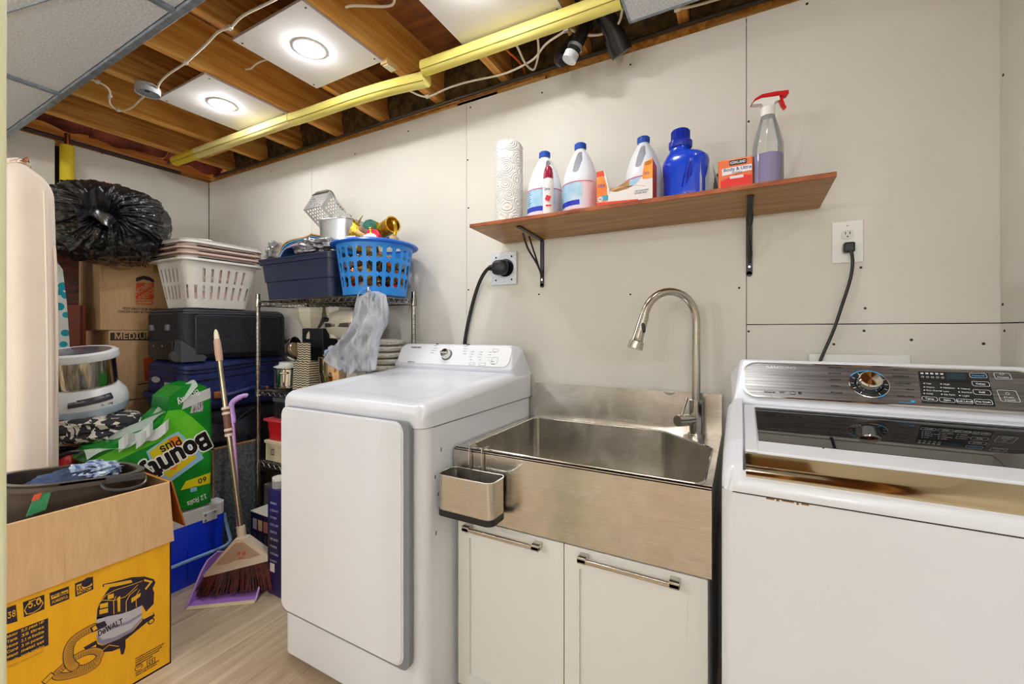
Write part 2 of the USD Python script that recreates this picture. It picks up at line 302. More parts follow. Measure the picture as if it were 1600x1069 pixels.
for i in range(len(JX) - 1):
    a, b = JX[i] + .021, JX[i + 1] - .021; n = 14
    u, v = np.meshgrid(np.linspace(a, b, n), np.linspace(2.475, 2.70, n), indexing='ij')
    yy = 1.87 - .05 * meshkit.fbm(np.stack([u * 9, v * 9, u * 0 + i], -1), 3, i) + .02 * ((v - 2.6) / .1) ** 2
    part(ce, 'insulation_batt', sheet(np.stack([u, yy, v], -1), .02), BATT)
for k, (y0, y1) in enumerate(((.15, .62), (.62, 1.1), (1.1, 1.5), (1.5, 1.86))):
    u, v = np.meshgrid(np.linspace(-3.70, -3.47, 12), np.linspace(y0, y1, 22), indexing='ij')
    zz = 2.47 + .9 * (u + 3.70) * .5 + .07 * meshkit.fbm(np.stack([u * 12, v * 9, u * 0 + k], -1), 3, k)
    part(ce, 'insulation_wrap', sheet(np.stack([u, v, zz], -1), .012), PINK)
single('drain_line', 'thin dark pipe running along the top edge of the back wall', 'pipe', [tube(spline([(-3.6, 1.79, 2.452), (-2, 1.792, 2.45), (-.4, 1.79, 2.456), (.66, 1.792, 2.452)], 6), .009, 8)], mat('dark_pipe', (70, 60, 48), .5, .4))
single('black_tube', 'thin dark tube along the top of the left wall', 'pipe', [tube([(-3.69, .69, 2.44), (-3.69, 1.02, 2.437), (-3.69, 1.6, 2.432)], .011, 8)], mat('dark_tube', (56, 34, 40), .4))

# panels of drywall under the joists, each with a recessed lamp
BOARD = nmat('panel_paint', (232, 228, 226), (238, 234, 232), 3, rough=.7, spec=.25)
GYP = mat('gypsum_edge', (168, 156, 150), .9)
LENS = emit('lamp_lens', (.965, .985, 1.), LAMP)
def lamp(x, y, z, label):
    t = thing('recessed_light', label, 'ceiling light', (x, y, z), group=None)
    part(t, 'trim_ring', lathe([(.052, -.001), (.055, -.0045), (.064, -.004), (.070, -.001), (.070, .0)], 36), WHITEP, local=True)
    part(t, 'lens', lathe([(0, -.023), (.018, -.0215), (.034, -.0165), (.046, -.009), (.052, -.001), (.052, .001), (0, .001)], 36), LENS, local=True); return t
def board(x0, x1, y0, y1, label, notch=False):
    t = thing('ceiling_panel', label, 'drywall panel', ((x0 + x1) / 2, (y0 + y1) / 2, 2.467))
    part(t, 'board', bx(x0, x1, y0, y1, 2.467, 2.4785), BOARD); part(t, 'cut_edge', [bx(x0 - .001, x0, y0, y1, 2.468, 2.478), bx(x1, x1 + .001, y0, y1, 2.468, 2.478), bx(x0, x1, y0 - .001, y0, 2.468, 2.478)], GYP)
    screws(t, [((a, b, 2.467), (0, 0, -1)) for a in (x0 + .018, x1 - .018) for b in (y0 + .03, y1 - .03)])
board(-2.69, -2.235, 1.068, 1.505, 'small white drywall panel under the joists, the one nearest the left wall')
board(-1.872, -1.422, 1.0, 1.40, 'white drywall panel under the joists, the middle one of the three')
board(-1.04, -.592, .95, 1.518, 'white drywall panel cut off by the top of the picture above the yellow pipe')
board(-.225, .225, .95, 1.36, 'unseen white drywall panel above the washer, out of view')  # out of view, carries the unseen lamp above the washer
lamp(-2.45, 1.256, 2.467, 'round recessed ceiling light, the lower left of the two lit ones')
lamp(-1.635, 1.187, 2.467, 'round recessed ceiling light, the upper right of the two lit ones')
lamp(-.815, 1.20, 2.467, 'round recessed ceiling light in the panel above the yellow pipe')
lamp(0., 1.12, 2.467, 'unseen round ceiling light above the washer, out of view')  # out of view, placed to light the washer side of the room
LENS = emit('lamp_lens_hall', (.90, .955, 1.), FILL_HALL)  # added row of ceiling lights, fill from behind the camera
for x in (-3.1, -2.1, -1.1, -.1, .9):
    for y in (-1.6,): lamp(x, y, 2.44, 'added fill light in the hallway ceiling, out of view behind the camera').prim.SetCustomDataByKey('group', 'added fill lights of the hallway ceiling')

GLB = emit('globe_glass', (.91, .96, 1.), FILL_GLOBE)  # added globes, fill light for the walls and appliance fronts
for x, y, l in ((-2.0, -1.2, 'left'), (-.7, -1.9, 'middle'), (.6, -2.0, 'right')):
    t = thing('globe_pendant', f'added fill globe out of view behind the camera, the {l} one of three', 'fill lamp', (x, y, 1.92)); part(t, 'globe', mv(trimesh.creation.icosphere(3, .09), x, y, 1.92), GLB, True); part(t, 'cap', cyl((x, y, 2.0), (x, y, 2.05), .03), WHITEP); part(t, 'cord', cyl((x, y, 2.05), (x, y, 2.44), .004, n=8), WHITEP)

# ducts, pipes and cables under the joists
t = thing('air_duct', 'large grey galvanised sheet metal duct at the upper left', 'duct', (-2, .4, 2.25))
part(t, 'duct_body', bx(-3.695, -1.05, .14, .655, 2.25, 2.465), GALV)
part(t, 'edge_flange', [rb(-3.695, -1.05, .655, .678, 2.24, 2.262, .003, 1), bx(-3.695, -1.05, .653, .657, 2.25, 2.47)], GALVL)
for x in (-2.52, -1.55): part(t, 'joint_seam', rb(x - .011, x + .011, .135, .657, 2.238, 2.252, .003, 1), GALVL)
part(t, 'seam_bead', [tube([(-3.6, .22, 2.249), (-2.53, .45, 2.249)], .003, 6), tube([(-2.5, .30, 2.249), (-1.56, .52, 2.249)], .003, 6)], GALVL)  # thin raised diagonal lines across the duct underside
t = thing('duct_end', 'small galvanised metal duct end hanging under the joists above the back wall', 'duct', (-.2, 1.5, 2.40))
part(t, 'duct_body', bx(-.362, .35, 1.15, 1.597, 2.40, 2.475), GALV); part(t, 'folded_edge', [bx(-.364, .35, 1.590, 1.60, 2.398, 2.43), bx(-.366, -.358, 1.15, 1.597, 2.398, 2.43)], GALVL)
FOAM = [nmat(f'foam_yellow_{i}', a, b, 9, (.5, 3, 3), .75, bump=.1) for i, (a, b) in enumerate([((228, 200, 34), (236, 208, 50)), ((220, 204, 120), (236, 222, 150)), ((226, 210, 96), (238, 226, 130))])]
t = thing('foam_sleeved_pipe', 'long yellow foam sleeved pipe slung under the ceiling joists', 'pipe', (-2, 1.48, 2.42))
part(t, 'pipe', tube([(-3.52, 1.462, 2.425), (-1.6, 1.49, 2.42), (-.37, 1.50, 2.42)], .016, 10), mat('copper_pipe', (150, 90, 50), .3, 1.))
for i, (pts, m) in enumerate([([(-3.44, 1.464, 2.425), (-3.16, 1.468, 2.425)], FOAM[0]), ([(-3.155, 1.468, 2.426), (-2.7, 1.475, 2.426), (-2.19, 1.482, 2.424)], FOAM[1]), ([(-2.185, 1.482, 2.422), (-1.9, 1.486, 2.418), (-1.6, 1.488, 2.412), (-1.38, 1.494, 2.40), (-1.25, 1.50, 2.391)], FOAM[2]), ([(-1.245, 1.474, 2.424), (-.8, 1.486, 2.424), (-.37, 1.494, 2.424)], FOAM[2])]):
    p = spline(pts, 6) if len(pts) > 2 else A(pts); q = part(t, 'foam_sleeve', tube(p, .0335, 18), m)
    part(t, 'slit', tube(p + A([0, -.028, -.020]), .0014, 4), mat('slit_dark', (130, 112, 50), .9), base=q)
t = thing('foam_sleeved_riser', 'upright yellow foam sleeved pipe in the gap of the left wall', 'pipe', (-3.66, .99, 0))
part(t, 'foam_sleeve', tube([(-3.665, .99, .02), (-3.665, .99, 2.395)], .033, 18), FOAM[0]); part(t, 'pipe', tube([(-3.665, .99, 2.39), (-3.665, .99, 2.47)], .014, 10), mat('copper_pipe', (150, 90, 50), .3, 1.))
CABLE = mat('cable_white', (232, 222, 200), .5); STAPLE = mat('staple', (228, 226, 216), .4)
def cable(label, pts, r=.0048, m=CABLE, staples=()):
    t = thing('electric_cable', label, 'cable', pts[0]); pts = A(pts)
    part(t, 'sheath', tube(spline(pts, 8), r, 8), m)
    for i in staples: part(t, 'staple', rb(*(v for k in range(3) for v in (pts[i][k] - (.011, .008, .007)[k], pts[i][k] + (.011, .008, .007)[k])), .002, 1), STAPLE)
cable('white cable running from the metal junction box up across the joists', [(-2.589,1.025,2.465),(-2.455,0.992,2.465),(-2.324,0.983,2.465),(-2.211,0.98,2.465),(-2.086,0.968,2.465),(-1.965,0.955,2.465),(-1.85,0.943,2.465),(-1.799,0.951,2.465),(-1.715,0.941,2.465),(-1.616,0.942,2.465),(-1.507,0.949,2.465),(-1.423,0.948,2.465)], staples=(3, 7))
cable('short white cable looping from the duct edge to the metal junction box', [(-2.772,0.826,2.468),(-2.765,0.854,2.468),(-2.788,0.897,2.468),(-2.875,0.935,2.468),(-2.978,0.971,2.468),(-3.018,1.017,2.468),(-2.963,1.039,2.468),(-2.86,1.035,2.468),(-2.762,1.024,2.468),(-2.704,1.021,2.468)], staples=(1, 3, 5))
cable('white cable sticking out of the wood beside the middle ceiling panel', [(-1.34,1.129,2.5),(-1.309,1.138,2.5),(-1.277,1.156,2.5),(-1.24,1.179,2.5),(-1.208,1.197,2.5),(-1.177,1.206,2.5),(-1.155,1.197,2.5),(-1.131,1.175,2.5)])
cable('short white cable stub between the two lit ceiling panels', [(-2.08,1.168,2.5),(-2.051,1.178,2.5),(-2.003,1.171,2.5),(-1.956,1.17,2.5),(-1.919,1.175,2.5)], .004)
cable('white cable crossing below the yellow pipe towards the black drain', [(-1.479,1.641,2.47),(-1.464,1.696,2.47),(-1.433,1.726,2.47),(-1.336,1.719,2.47),(-1.215,1.715,2.47),(-1.111,1.728,2.47),(-0.995,1.745,2.47),(-0.898,1.736,2.47),(-0.806,1.708,2.47),(-0.74,1.657,2.47),(-0.675,1.629,2.47),(-0.621,1.612,2.47)], staples=(2, 11))
cable('white cable hanging in a V below the yellow pipe', [(-0.835,1.579,2.46),(-0.848,1.658,2.46),(-0.856,1.73,2.46),(-0.845,1.768,2.46),(-0.814,1.737,2.46),(-0.778,1.681,2.46),(-0.738,1.588,2.46)])
cable('white cable drooping from the clip to the small duct', [(-0.584,1.564,2.43),(-0.562,1.6,2.43),(-0.521,1.635,2.43),(-0.473,1.648,2.43),(-0.426,1.634,2.43),(-0.397,1.596,2.43),(-0.378,1.549,2.43)])
cable('short orange cable beside the black drain', [(-0.915,1.632,2.5),(-0.91,1.684,2.5),(-0.905,1.749,2.5),(-0.913,1.811,2.5),(-0.932,1.87,2.5)], .005, mat('cable_orange', (226, 104, 30), .5))
cable('white cable along the wall top right of the small duct', [(-0.211,1.706,2.47),(-0.152,1.72,2.47),(-0.098,1.725,2.47),(-0.035,1.732,2.47)], staples=(0,))
cable('black cable passing between joists beside the drain', [(-0.573,1.592,2.56),(-0.548,1.635,2.56),(-0.504,1.666,2.56),(-0.465,1.665,2.56),(-0.402,1.669,2.56)], .007, BLACKP)
t = thing('junction_box', 'round grey metal junction box on a ceiling joist', 'junction box', (-2.6, 1.0, 2.45))
c = A((-2.615, .995, 2.442)); part(t, 'box_body', [mv(lathe([(0, .036), (.05, .036), (.052, .03), (.052, -.004), (.049, -.004), (.049, .03), (0, .03)], 12), *c)], GALV); part(t, 'cover_plate', [mv(lathe([(0, .0), (.047, .0), (.047, -.003), (0, -.003)], 12), *(c + [.004, .004, .003]))], GALVL); part(t, 'knockout', [mv(cyl((0, 0, 0), (0, 0, -.002), .011, n=10), *(c + [.02, -.01, 0]))], BLACKP)
ABS = mat('abs_black', (26, 27, 30), .25)
t = thing('drain_elbow', 'shiny black plastic drain pipe with a clamped end below the joists', 'drain pipe', (-.57, 1.6, 2.35))
part(t, 'pipe', tube(spline([(-.53, 1.62, 2.50), (-.555, 1.60, 2.42), (-.585, 1.59, 2.355)], 6), .026, 16), ABS); part(t, 'end_cap', tube([(-.588, 1.589, 2.352), (-.60, 1.585, 2.325)], .029, 16), GALV); part(t, 'clamp', tube([(-.574, 1.593, 2.38), (-.579, 1.592, 2.369)], .031, 16), GALVL); part(t, 'side_pipe', tube(spline([(-.53, 1.66, 2.51), (-.60, 1.65, 2.45), (-.655, 1.63, 2.39), (-.63, 1.60, 2.34)], 5), .022, 12), ABS)
t = thing('drain_stack', 'thick black plastic drain pipe beside the clamped one', 'drain pipe', (-.44, 1.66, 2.4))
part(t, 'pipe', tube(spline([(-.50, 1.55, 2.55), (-.455, 1.62, 2.46), (-.42, 1.68, 2.37)], 6), .036, 18), ABS); part(t, 'hub', tube([(-.437, 1.655, 2.41), (-.415, 1.69, 2.355)], .042, 18), ABS)
t = thing('wood_clip', 'small pale block screwed under a joist beside the middle panel', 'wood block', (-1.42, 1.43, 2.47))
part(t, 'block', rb(-1.435, -1.395, 1.40, 1.47, 2.455, 2.479, .002, 1), nmat('pale_wood', (200, 160, 96), (224, 186, 124), 8)); part(t, 'plate', rb(-1.43, -1.40, 1.41, 1.46, 2.452, 2.456, .001, 1), WHITEP)
# ---------------------------------------------------------------- on the back wall
t = thing('wall_shelf', 'reddish brown wooden board shelf on two black brackets', 'shelf', (-.39, 1.65, 1.69))
SHW = nmat('shelf_wood', (140, 96, 36), (178, 130, 60), 5, (.6, 9, 9), .38, bump=.05, mid=(160, 112, 46)); SHE = nmat('shelf_edge', (120, 52, 20), (176, 96, 50), 14, (1, 4, 4), .5, bump=.2)
tilt = lambda m: rot(m, math.radians(-3.), (1, 0, 0), (0, 1.5, 1.70))
tlt = lambda y: 1.705 - (y - 1.5) * .052
part(t, 'board', tilt(bx(-1.016, .241, 1.503, 1.797, 1.690, 1.7045)), SHW); part(t, 'front_edge', tilt(rb(-1.017, .242, 1.4985, 1.504, 1.6895, 1.705, .002, 1)), SHE)
def bracket(x, label, z1):
    t = thing('shelf_bracket', label, 'bracket', (x, 1.8, 1.46)); z0 = z1 - .215
    part(t, 'wall_arm', [rb(x - .010, x + .010, 1.794, 1.7995, z0, z1 - .004, .002, 1), cyl((x, 1.80, z0 + .004), (x, 1.794, z0 + .004), .010, n=14)], BLACKP)
    part(t, 'shelf_arm', tilt(rb(x - .010, x + .010, 1.56, 1.797, 1.6835, 1.6892, .002, 1)), BLACKP)
    part(t, 'scroll_brace', [tube(spline([(x, 1.60, z1 - .006), (x + .003, 1.635, z1 - .06), (x - .003, 1.69, z1 - .085), (x + .003, 1.735, z1 - .12), (x, 1.79, z0 + .045)], 8), .0045, 8), tube(spline([(x, 1.66, z1 - .01), (x - .003, 1.70, z1 - .05), (x + .003, 1.72, z1 - .09), (x, 1.76, z1 - .13), (x, 1.79, z0 + .06)], 8), .004, 8)], BLACKP)
    part(t, 'screw', [cyl((x, 1.794, z), (x, 1.792, z), .0045, n=10) for z in (z0 + .03,)], CHROME)
bracket(-.812, 'black scrolled metal bracket under the left end of the shelf', 1.672); bracket(.029, 'black metal bracket under the right end of the shelf', 1.672)
t = thing('wall_outlet', 'white duplex wall outlet above the washer', 'outlet', (.318, 1.8, 1.55))
part(t, 'cover_plate', rb(.276, .361, 1.794, 1.7998, 1.480, 1.622, .003, 2), WHITEP)
for z in (1.575, 1.527): q = part(t, 'socket', ext(rrect(.034, .030, .010), .002, (.318, 1.7925, z), **EY) , mat('socket_white', (222, 220, 214), .4)); part(t, 'slots', [bx(.318 + d - .0012, .318 + d + .0012, 1.7898, 1.7905, z, z + .009) for d in (-.006, .006)] + [cyl((.318, 1.7905, z - .007), (.318, 1.7898, z - .007), .0025, n=8)], BLACKP, base=q)
part(t, 'screw', cyl((.318, 1.794, 1.605), (.318, 1.7935, 1.605), .002, n=8), GREYINK)
t = thing('dryer_outlet', 'square grey metal outlet plate on the wall behind the dryer', 'outlet', (-1.01, 1.8, 1.55))
part(t, 'cover_plate', rb(-1.083, -.942, 1.786, 1.7998, 1.474, 1.632, .003, 1), GALV); part(t, 'receptacle', cyl((-1.0, 1.786, 1.555), (-1.0, 1.781, 1.555), .043, n=28), ABS)
for a in (-1.055, -.968):
    for z in (1.497, 1.608): part(t, 'hole', cyl((a, 1.7865, z), (a, 1.7855, z), .005, n=10), BLACKP)
t = thing('washer_box', 'white plastic plumbing box cover on the wall behind the washer', 'wall box', (.34, 1.8, 1.1))
part(t, 'cover', rb(.208, .475, 1.775, 1.7995, 1.06, 1.171, .004, 1), WHITEP); part(t, 'lip', rb(.205, .478, 1.77, 1.78, 1.055, 1.066, .003, 1), WHITEP)

# ---------------------------------------------------------------- dryer
t = thing('dryer', 'white front loading clothes dryer with a closed flat door, left of the sink', 'clothes dryer', (-1.2, 1.4, 0))
dry = t
def dtop(x, y):
    z = np.interp(y, [1.0, 1.1, 1.3, 1.55, 1.61, 1.785], [1.018, 1.030, 1.046, 1.062, 1.068, 1.068])
    e = lambda d, r: r - np.sqrt(np.maximum(0, r * r - np.maximum(0, r - d) ** 2))
    z = z - e(x + 1.545, .035) - e(-.85 - x, .035) - e(y - .998, .03)
    inn = np.clip(np.minimum(np.minimum(x + 1.47, -.925 - x), np.minimum(y - 1.07, 1.57 - y)) / .02, 0, 1); return z - .005 * inn * inn * (3 - 2 * inn)
ed = lambda a, b, n: np.unique(np.r_[a + np.array([0, .0007, .003, .007, .013, .022, .035]), np.linspace(a + .035, b - .035, n), b - np.array([0, .0007, .003, .007, .013, .022, .035])])
part(t, 'top_cover', hfield(ed(-1.545, -.85, 30), ed(.998, 1.785, 34), dtop, .9485, .04), WHITE, 60)
part(t, 'body', vb(-1.543, -.852, 1.004, 1.775, .032, .9455, .045, 8), WHITE)
part(t, 'side_seam', [bx(-.8535, -.8513, 1.05, 1.77, .9445, .9495)], GREYINK)
part(t, 'base', bx(-1.52, -.88, 1.03, 1.75, .012, .034), BLACKP); parts(t, 'foot', [cyl((a, b, 0), (a, b, .02), .022) for a in (-1.48, -.92) for b in (1.09, 1.7)], BLACKP)  # black base stands in for the dark shadow under the body
d = unary_union([rrect(.600, .752, .035)]); d = affinity.translate(d, -1.205, .594)
part(t, 'door', [dy(d.buffer(-.006), .978, .006), dy(d.buffer(-.002), .981, .006), dy(d, .984, .008)], WHITE, 50)
part(t, 'door_gasket', dy(affinity.translate(rrect(.622, .760, .03), -1.193, .591), .9915, .014), mat('gasket_grey', (128, 130, 136), .5))  # grey ring puts the shade of the door gap into the colour
part(t, 'lower_panel_crease', dy(affinity.translate(rrect(.59, .004, .002), -1.21, .206), 1.003, .002), GREYINK)
c = [(-1.530, 1.604, 1.082, .010), (-1.500, 1.657, 1.172, .013), (-.900, 1.657, 1.172, .013), (-.872, 1.604, 1.082, .010), (-1.536, 1.77, 1.06, .006), (-.86, 1.77, 1.05, .006), (-1.51, 1.70, 1.15, .03), (-.895, 1.70, 1.15, .03), (-1.536, 1.62, 1.05, .005), (-.86, 1.62, 1.05, .005)]
sp = trimesh.creation.icosphere(subdivisions=2).vertices
part(t, 'console', hull(np.vstack([sp * r + [x, y, z] for x, y, z, r in c])), WHITE, 40)
CO, CR, CU = A((-1.54, 1.60, 1.075)), A((1., 0, 0)), A((0, .06, .105)) / math.hypot(.06, .105); CN = np.cross(CR, CU)
CO = CO + CN * .0115
fp = part(t, 'control_face', ext(affinity.translate(rrect(.640, .101, .03), .337, .062), .0035, CO, CR, CU), mat('face_white', (242, 243, 246), .3))
def cp(q): return CO + CN * .0036 + CR * q[0] + CU * q[1]
f = dict(r=CR, u=CU)
k = [(0.3147,0.0608)][0]
q = part(t, 'dial', [place(lathe([(0, .030), (.019, .029), (.0225, .024), (.0245, .0), (0, 0)], 32), cp(k), CR, CU)], CHROME)
part(t, 'dial_ring', place(lathe([(.0250, 0), (.0250, .004), (.0285, .003), (.0285, 0)], 36), cp(k), CR, CU), GREYINK, base=q); part(t, 'dial_grip', place(rb(-.020, .020, -.005, .005, .026, .036, .004, 1), cp(k), CR, A(CU)), CHROME, base=q)
part(t, 'lettering', [txt('SAMSUNG', .0085, cp([(0.0776,0.0931)][0]), CR, CU, True, w=.062), txt('Moisture Sensor', .0042, cp([(0.0915,0.0144)][0]), CR, CU, True, w=.045)], DARKINK)
wr_ = ['Normal', 'Heavy Duty', 'Perm Press', 'Bedding']; wl_ = ['Delicates', 'Quick Dry', 'Time Dry', 'Air Fluff']
m = [txt(s, .0036, cp(([(0.2193,0.1071)][0][0] - .002 * i, [(0.2193,0.1071)][0][1] - .013 * i)), CR, CU) for i, s in enumerate(wr_)] + [txt(s, .0036, cp(([(0.3947,0.1074)][0][0] + .003 * i, [(0.3947,0.1074)][0][1] - .013 * i)), CR, CU) for i, s in enumerate(wl_)]
bx0, by0 = [(0.4505,0.0918)][0]
for i in range(3):
    for j in range(3): m += [txt(('High', 'Med', 'Low')[j], .0036, cp((bx0 + .048 * i, by0 - .013 * j - .012)), CR, CU), ext(Point(-.006, .0018).buffer(.0016), TH, cp((bx0 + .048 * i, by0 - .013 * j - .012)), **f)]
m += [txt(s, .0036, cp((bx0 + .05 * i, by0 - .052)), CR, CU) for i, s in enumerate(('Temp', 'Time', 'Dry'))] + [txt('Start', .0045, cp([(0.5684,0.0339)][0]), CR, CU, True), txt('Pause', .0045, cp([(0.5721,0.0214)][0]), CR, CU, True), txt('Power', .0036, cp([(0.5643,0.0817)][0]), CR, CU)]
part(t, 'small_print', m, GREYINK, kind='stuff')
fr = lambda w, h, l=.0009: rrect(w, h, .004).difference(rrect(w - 2 * l, h - 2 * l, .0035))
parts(t, 'button_outline', [ext(fr(.030, .016), TH, cp([(0.5747,0.0918)][0]), **f), ext(fr(.032, .032), TH, cp([(0.583,0.0408)][0]), **f), ext(fr(.034, .014), TH, cp([(0.5258,0.0194)][0]), **f), ext(fr(.03, .012), TH, cp([(0.4705,0.0202)][0]), **f)], GREYINK)
parts(t, 'indicator', [ext(rrect(.016, .005, .001), TH, cp([(0.2348,0.1181)][0]), **f), ext(rrect(.018, .005, .001), TH, cp([(0.4166,0.1181)][0]), **f)], DARKINK)
parts(t, 'scuff', [bx(-.8518, -.8512, a, a + .006, b, b + .012) for a, b in ((1.06, .78), (1.075, .72), (1.064, .6), (1.09, .86))] + [bx(-.8518, -.8512, 1.10, 1.115, .66, .664)], GREYINK)
part(t, 'plug', [mv(blob((0, 0, 0), (.042, .024, .036), 3., .05, 6, 2, 3), -1.012, 1.752, 1.553), tube([(-1.04, 1.755, 1.556), (-1.075, 1.758, 1.556)], [.02, .013], 12)], BLACKP)
part(t, 'power_cord', tube(spline([(-1.05, 1.756, 1.556), (-1.085, 1.76, 1.553), (-1.13, 1.77, 1.51), (-1.17, 1.78, 1.44), (-1.20, 1.785, 1.36), (-1.222, 1.785, 1.28), (-1.24, 1.785, 1.19), (-1.25, 1.785, 1.05)], 8), .0088, 12), BLACKP)

# ---------------------------------------------------------------- washer
t = thing('washer', 'white top loading washing machine with a grey control console', 'washing machine', (.31, 1.35, 0))
part(t, 'body', vb(-.035, .655, .978, 1.70, .03, .9185, .03, 8), WHITE)
part(t, 'seam', [vb(-.0335, .6535, .9795, 1.69, .9183, .9222, .03, 8)], mat('seam_dark', (64, 58, 52), .7))
parts(t, 'rust_stain', [bx(.045 + a, .045 + a + b, .9772, .979, .9172 - c, .9186) for a, b, c in ((0, .014, .001), (.017, .005, .002), (.026, .02, .0005), (.05, .004, .0025), (.058, .012, .001))], mat('rust', (150, 96, 40), .8))
parts(t, 'foot', [cyl((a, b, 0), (a, b, .035), .022) for a in (.02, .60) for b in (1.03, 1.64)], BLACKP)
# rim that carries the lid: solid with a shallow well cut out
xs = ed(-.035, .655, 30); ys = ed(.976, 1.46, 30)
def wrim(x, y):
    z = np.interp(y, [.976, 1.0, 1.08, 1.42, 1.46], [.958, .968, 1.004, 1.040, 1.046]); e = lambda d, r: r - np.sqrt(np.maximum(0, r * r - np.maximum(0, r - d) ** 2))
    z = z - e(x + .035, .034) - e(.655 - x, .034) - e(y - .976, .034)
    inn = np.clip(np.minimum(np.minimum(x - .004, .616 - x), (y - .995)) / .006, 0, 1); return z - .024 * inn
part(t, 'top_frame', hfield(np.unique(np.r_[xs, .004, .007, .010, .610, .613, .616]), np.unique(np.r_[ys, .995, .998, 1.001]), wrim, .922, .03), WHITE, 50)
lz = lambda y: .9735 + (y - 1.0) * .105
def slab(x0, x1, y0, y1, th, up=0., r=.004):
    m = rb(x0, x1, y0, y1, 0, th, r, 1); v = m.vertices.copy(); v[:, 2] += lz(v[:, 1]) + up; m.vertices = v; return m
lid = part(t, 'lid', [slab(.008, .612, 1.055, 1.446, .010, -.002), slab(.008, .036, 1.055, 1.446, .012), slab(.584, .612, 1.055, 1.446, .012), slab(.008, .612, 1.055, 1.128, .0105), slab(.008, .612, 1.424, 1.446, .012)], WHITE)
part(t, 'lid_glass', slab(.037, .583, 1.128, 1.424, .0025, .0075, .001), mat('lid_glass', (12, 13, 14), .02, 0., .5, ior=1.9), base=lid)
h = A([(0.984, .957), (.990, .966), (1.010, .975), (1.052, .985), (1.054, .980), (1.012, .967), (.994, .958), (.988, .950)])
part(t, 'lid_handle', place(ext(Polygon(h), .600), (.010, 0, 0), (0, 1, 0), (0, 0, 1)), mat('handle_chrome', (206, 188, 154), .09, 1.), base=lid)
part(t, 'hinge_cap', [slab(.155, .16, 1.118, 1.128, .012)], BLACKP, base=lid)
# console
c = [(-.012, 1.464, 1.032, .008), (.646, 1.464, 1.032, .008), (.010, 1.560, 1.146, .012), (.628, 1.560, 1.146, .012), (-.02, 1.60, 1.04, .006), (.652, 1.60, 1.04, .006), (.0, 1.66, 1.09, .03), (.62, 1.66, 1.09, .03), (-.02, 1.69, .97, .006), (.652, 1.69, .97, .006), (-.018, 1.47, .99, .006), (.648, 1.47, .99, .006)]
part(t, 'console', hull(np.vstack([sp * r + [x, y, z] for x, y, z, r in c])), WHITE, 40)
WO, WR, WU = A((0, 1.47, 1.045)), A((1., 0, 0)), A((0, .09, .105)) / math.hypot(.09, .105); WN = np.cross(WR, WU)
WO = WO + WN * .010
def wp(q, l=.0036): return WO + WN * l + WR * q[0] + WU * q[1]
f = dict(r=WR, u=WU)
BR = nmat('console_grey', (104, 102, 101), (142, 139, 137), 5, (1, 40, 40), .33, .85, bump=.03, bscale=9)
part(t, 'control_panel', ext(affinity.translate(rrect(.632, .120, .035), .327, .063), .003, WO, WR, WU), BR)
part(t, 'panel_rim', ext(affinity.translate(rrect(.640, .128, .038).difference(rrect(.632, .120, .035)), .327, .063), .0042, WO, WR, WU), CHROME)
k = [(0.3132,0.0628)][0]
q = part(t, 'dial', place(lathe([(0, .030), (.022, .029), (.026, .025), (.029, .004), (.031, 0), (0, 0)], 40), wp(k), WR, WU), CHROME)
part(t, 'dial_ring', place(lathe([(.031, 0), (.031, .002), (.0425, .002), (.0425, 0)], 48), wp(k), WR, WU), mat('ring_dark', (58, 60, 64), .3, .6), base=q)
part(t, 'ring_edge', place(lathe([(.0425, 0), (.0425, .003), (.0445, .002), (.0445, 0)], 48), wp(k), WR, WU), CHROME, base=q)
BLUEI = mat('blue_ink', (70, 170, 230), .4); WI = mat('white_ink', (225, 226, 228), .5)
part(t, 'dial_arc', [ext(Point(0, 0).buffer(.0455).difference(Point(0, 0).buffer(.0425)).intersection(Polygon([(0, 0)] + [(.06 * math.cos(math.radians(a)), .06 * math.sin(math.radians(a))) for a in range(s, e, 6)])), .0032, wp(k), **f) for s, e in ((40, 150), (290, 320))], BLUEI, base=q)
part(t, 'dial_marks', [ext(affinity.rotate(affinity.translate(rrect(.007, .0012, .0005), .0367, 0), a, origin=(0, 0)), TH, wp(k, .0057), **f) for a in (-60, -25, 0, 25, 60, 120, 150, 180, 205, 235)], WI, base=q, kind='stuff')
part(t, 'lettering', [txt('SAMSUNG', .0105, wp([(0.0689,0.1041)][0]), WR, WU, True, w=.078)], mat('grey_letter', (176, 176, 178), .3, .8))
P_ = lambda u: wp(u)
part(t, 'print', [txt('AquaJet', .006, wp([(0.0613,0.016)][0]), WR, WU, True, w=.030), txt('VRT', .006, wp([(0.1006,0.0171)][0]), WR, WU, True), ext(fr(.014, .010), TH, wp([(0.1342,0.0199)][0]), **f), ext(Point(0, 0).buffer(.0045), TH, wp([(0.1515,0.0214)][0]), **f)] +
     [txt(s, .0042, wp(o), WR, WU, w=w) for s, o, w in zip(('DEEP WASH', 'DELICATES', 'BEDDING', 'WOOL', 'SELF CLEAN', 'HEAVY DUTY', 'ECO NORMAL', 'QUICK WASH', 'SPIN', 'RINSE + SPIN'), [(0.227,0.1152),(0.225,0.0943),(0.2274,0.0718),(0.2267,0.0496),(0.2245,0.0277),(0.3719,0.1144),(0.3685,0.0924),(0.3715,0.0693),(0.3895,0.05),(0.3689,0.0279)], (.034, .030, .024, .022, .026, .032, .034, .030, .016, .032))], mat('print_dark', (34, 34, 38), .5), kind='stuff')
part(t, 'blue_mark', [txt('ActiveWash', .0045, wp([(0.3669,0.0078)][0]), WR, WU, w=.026), ext(rrect(.008, .006, .001), TH, wp([(0.3963,0.0146)][0]), **f)], BLUEI)
dp = [(0.424,0.1131),(0.5583,0.1151),(0.5481,0.0145),(0.4135,0.0124)]
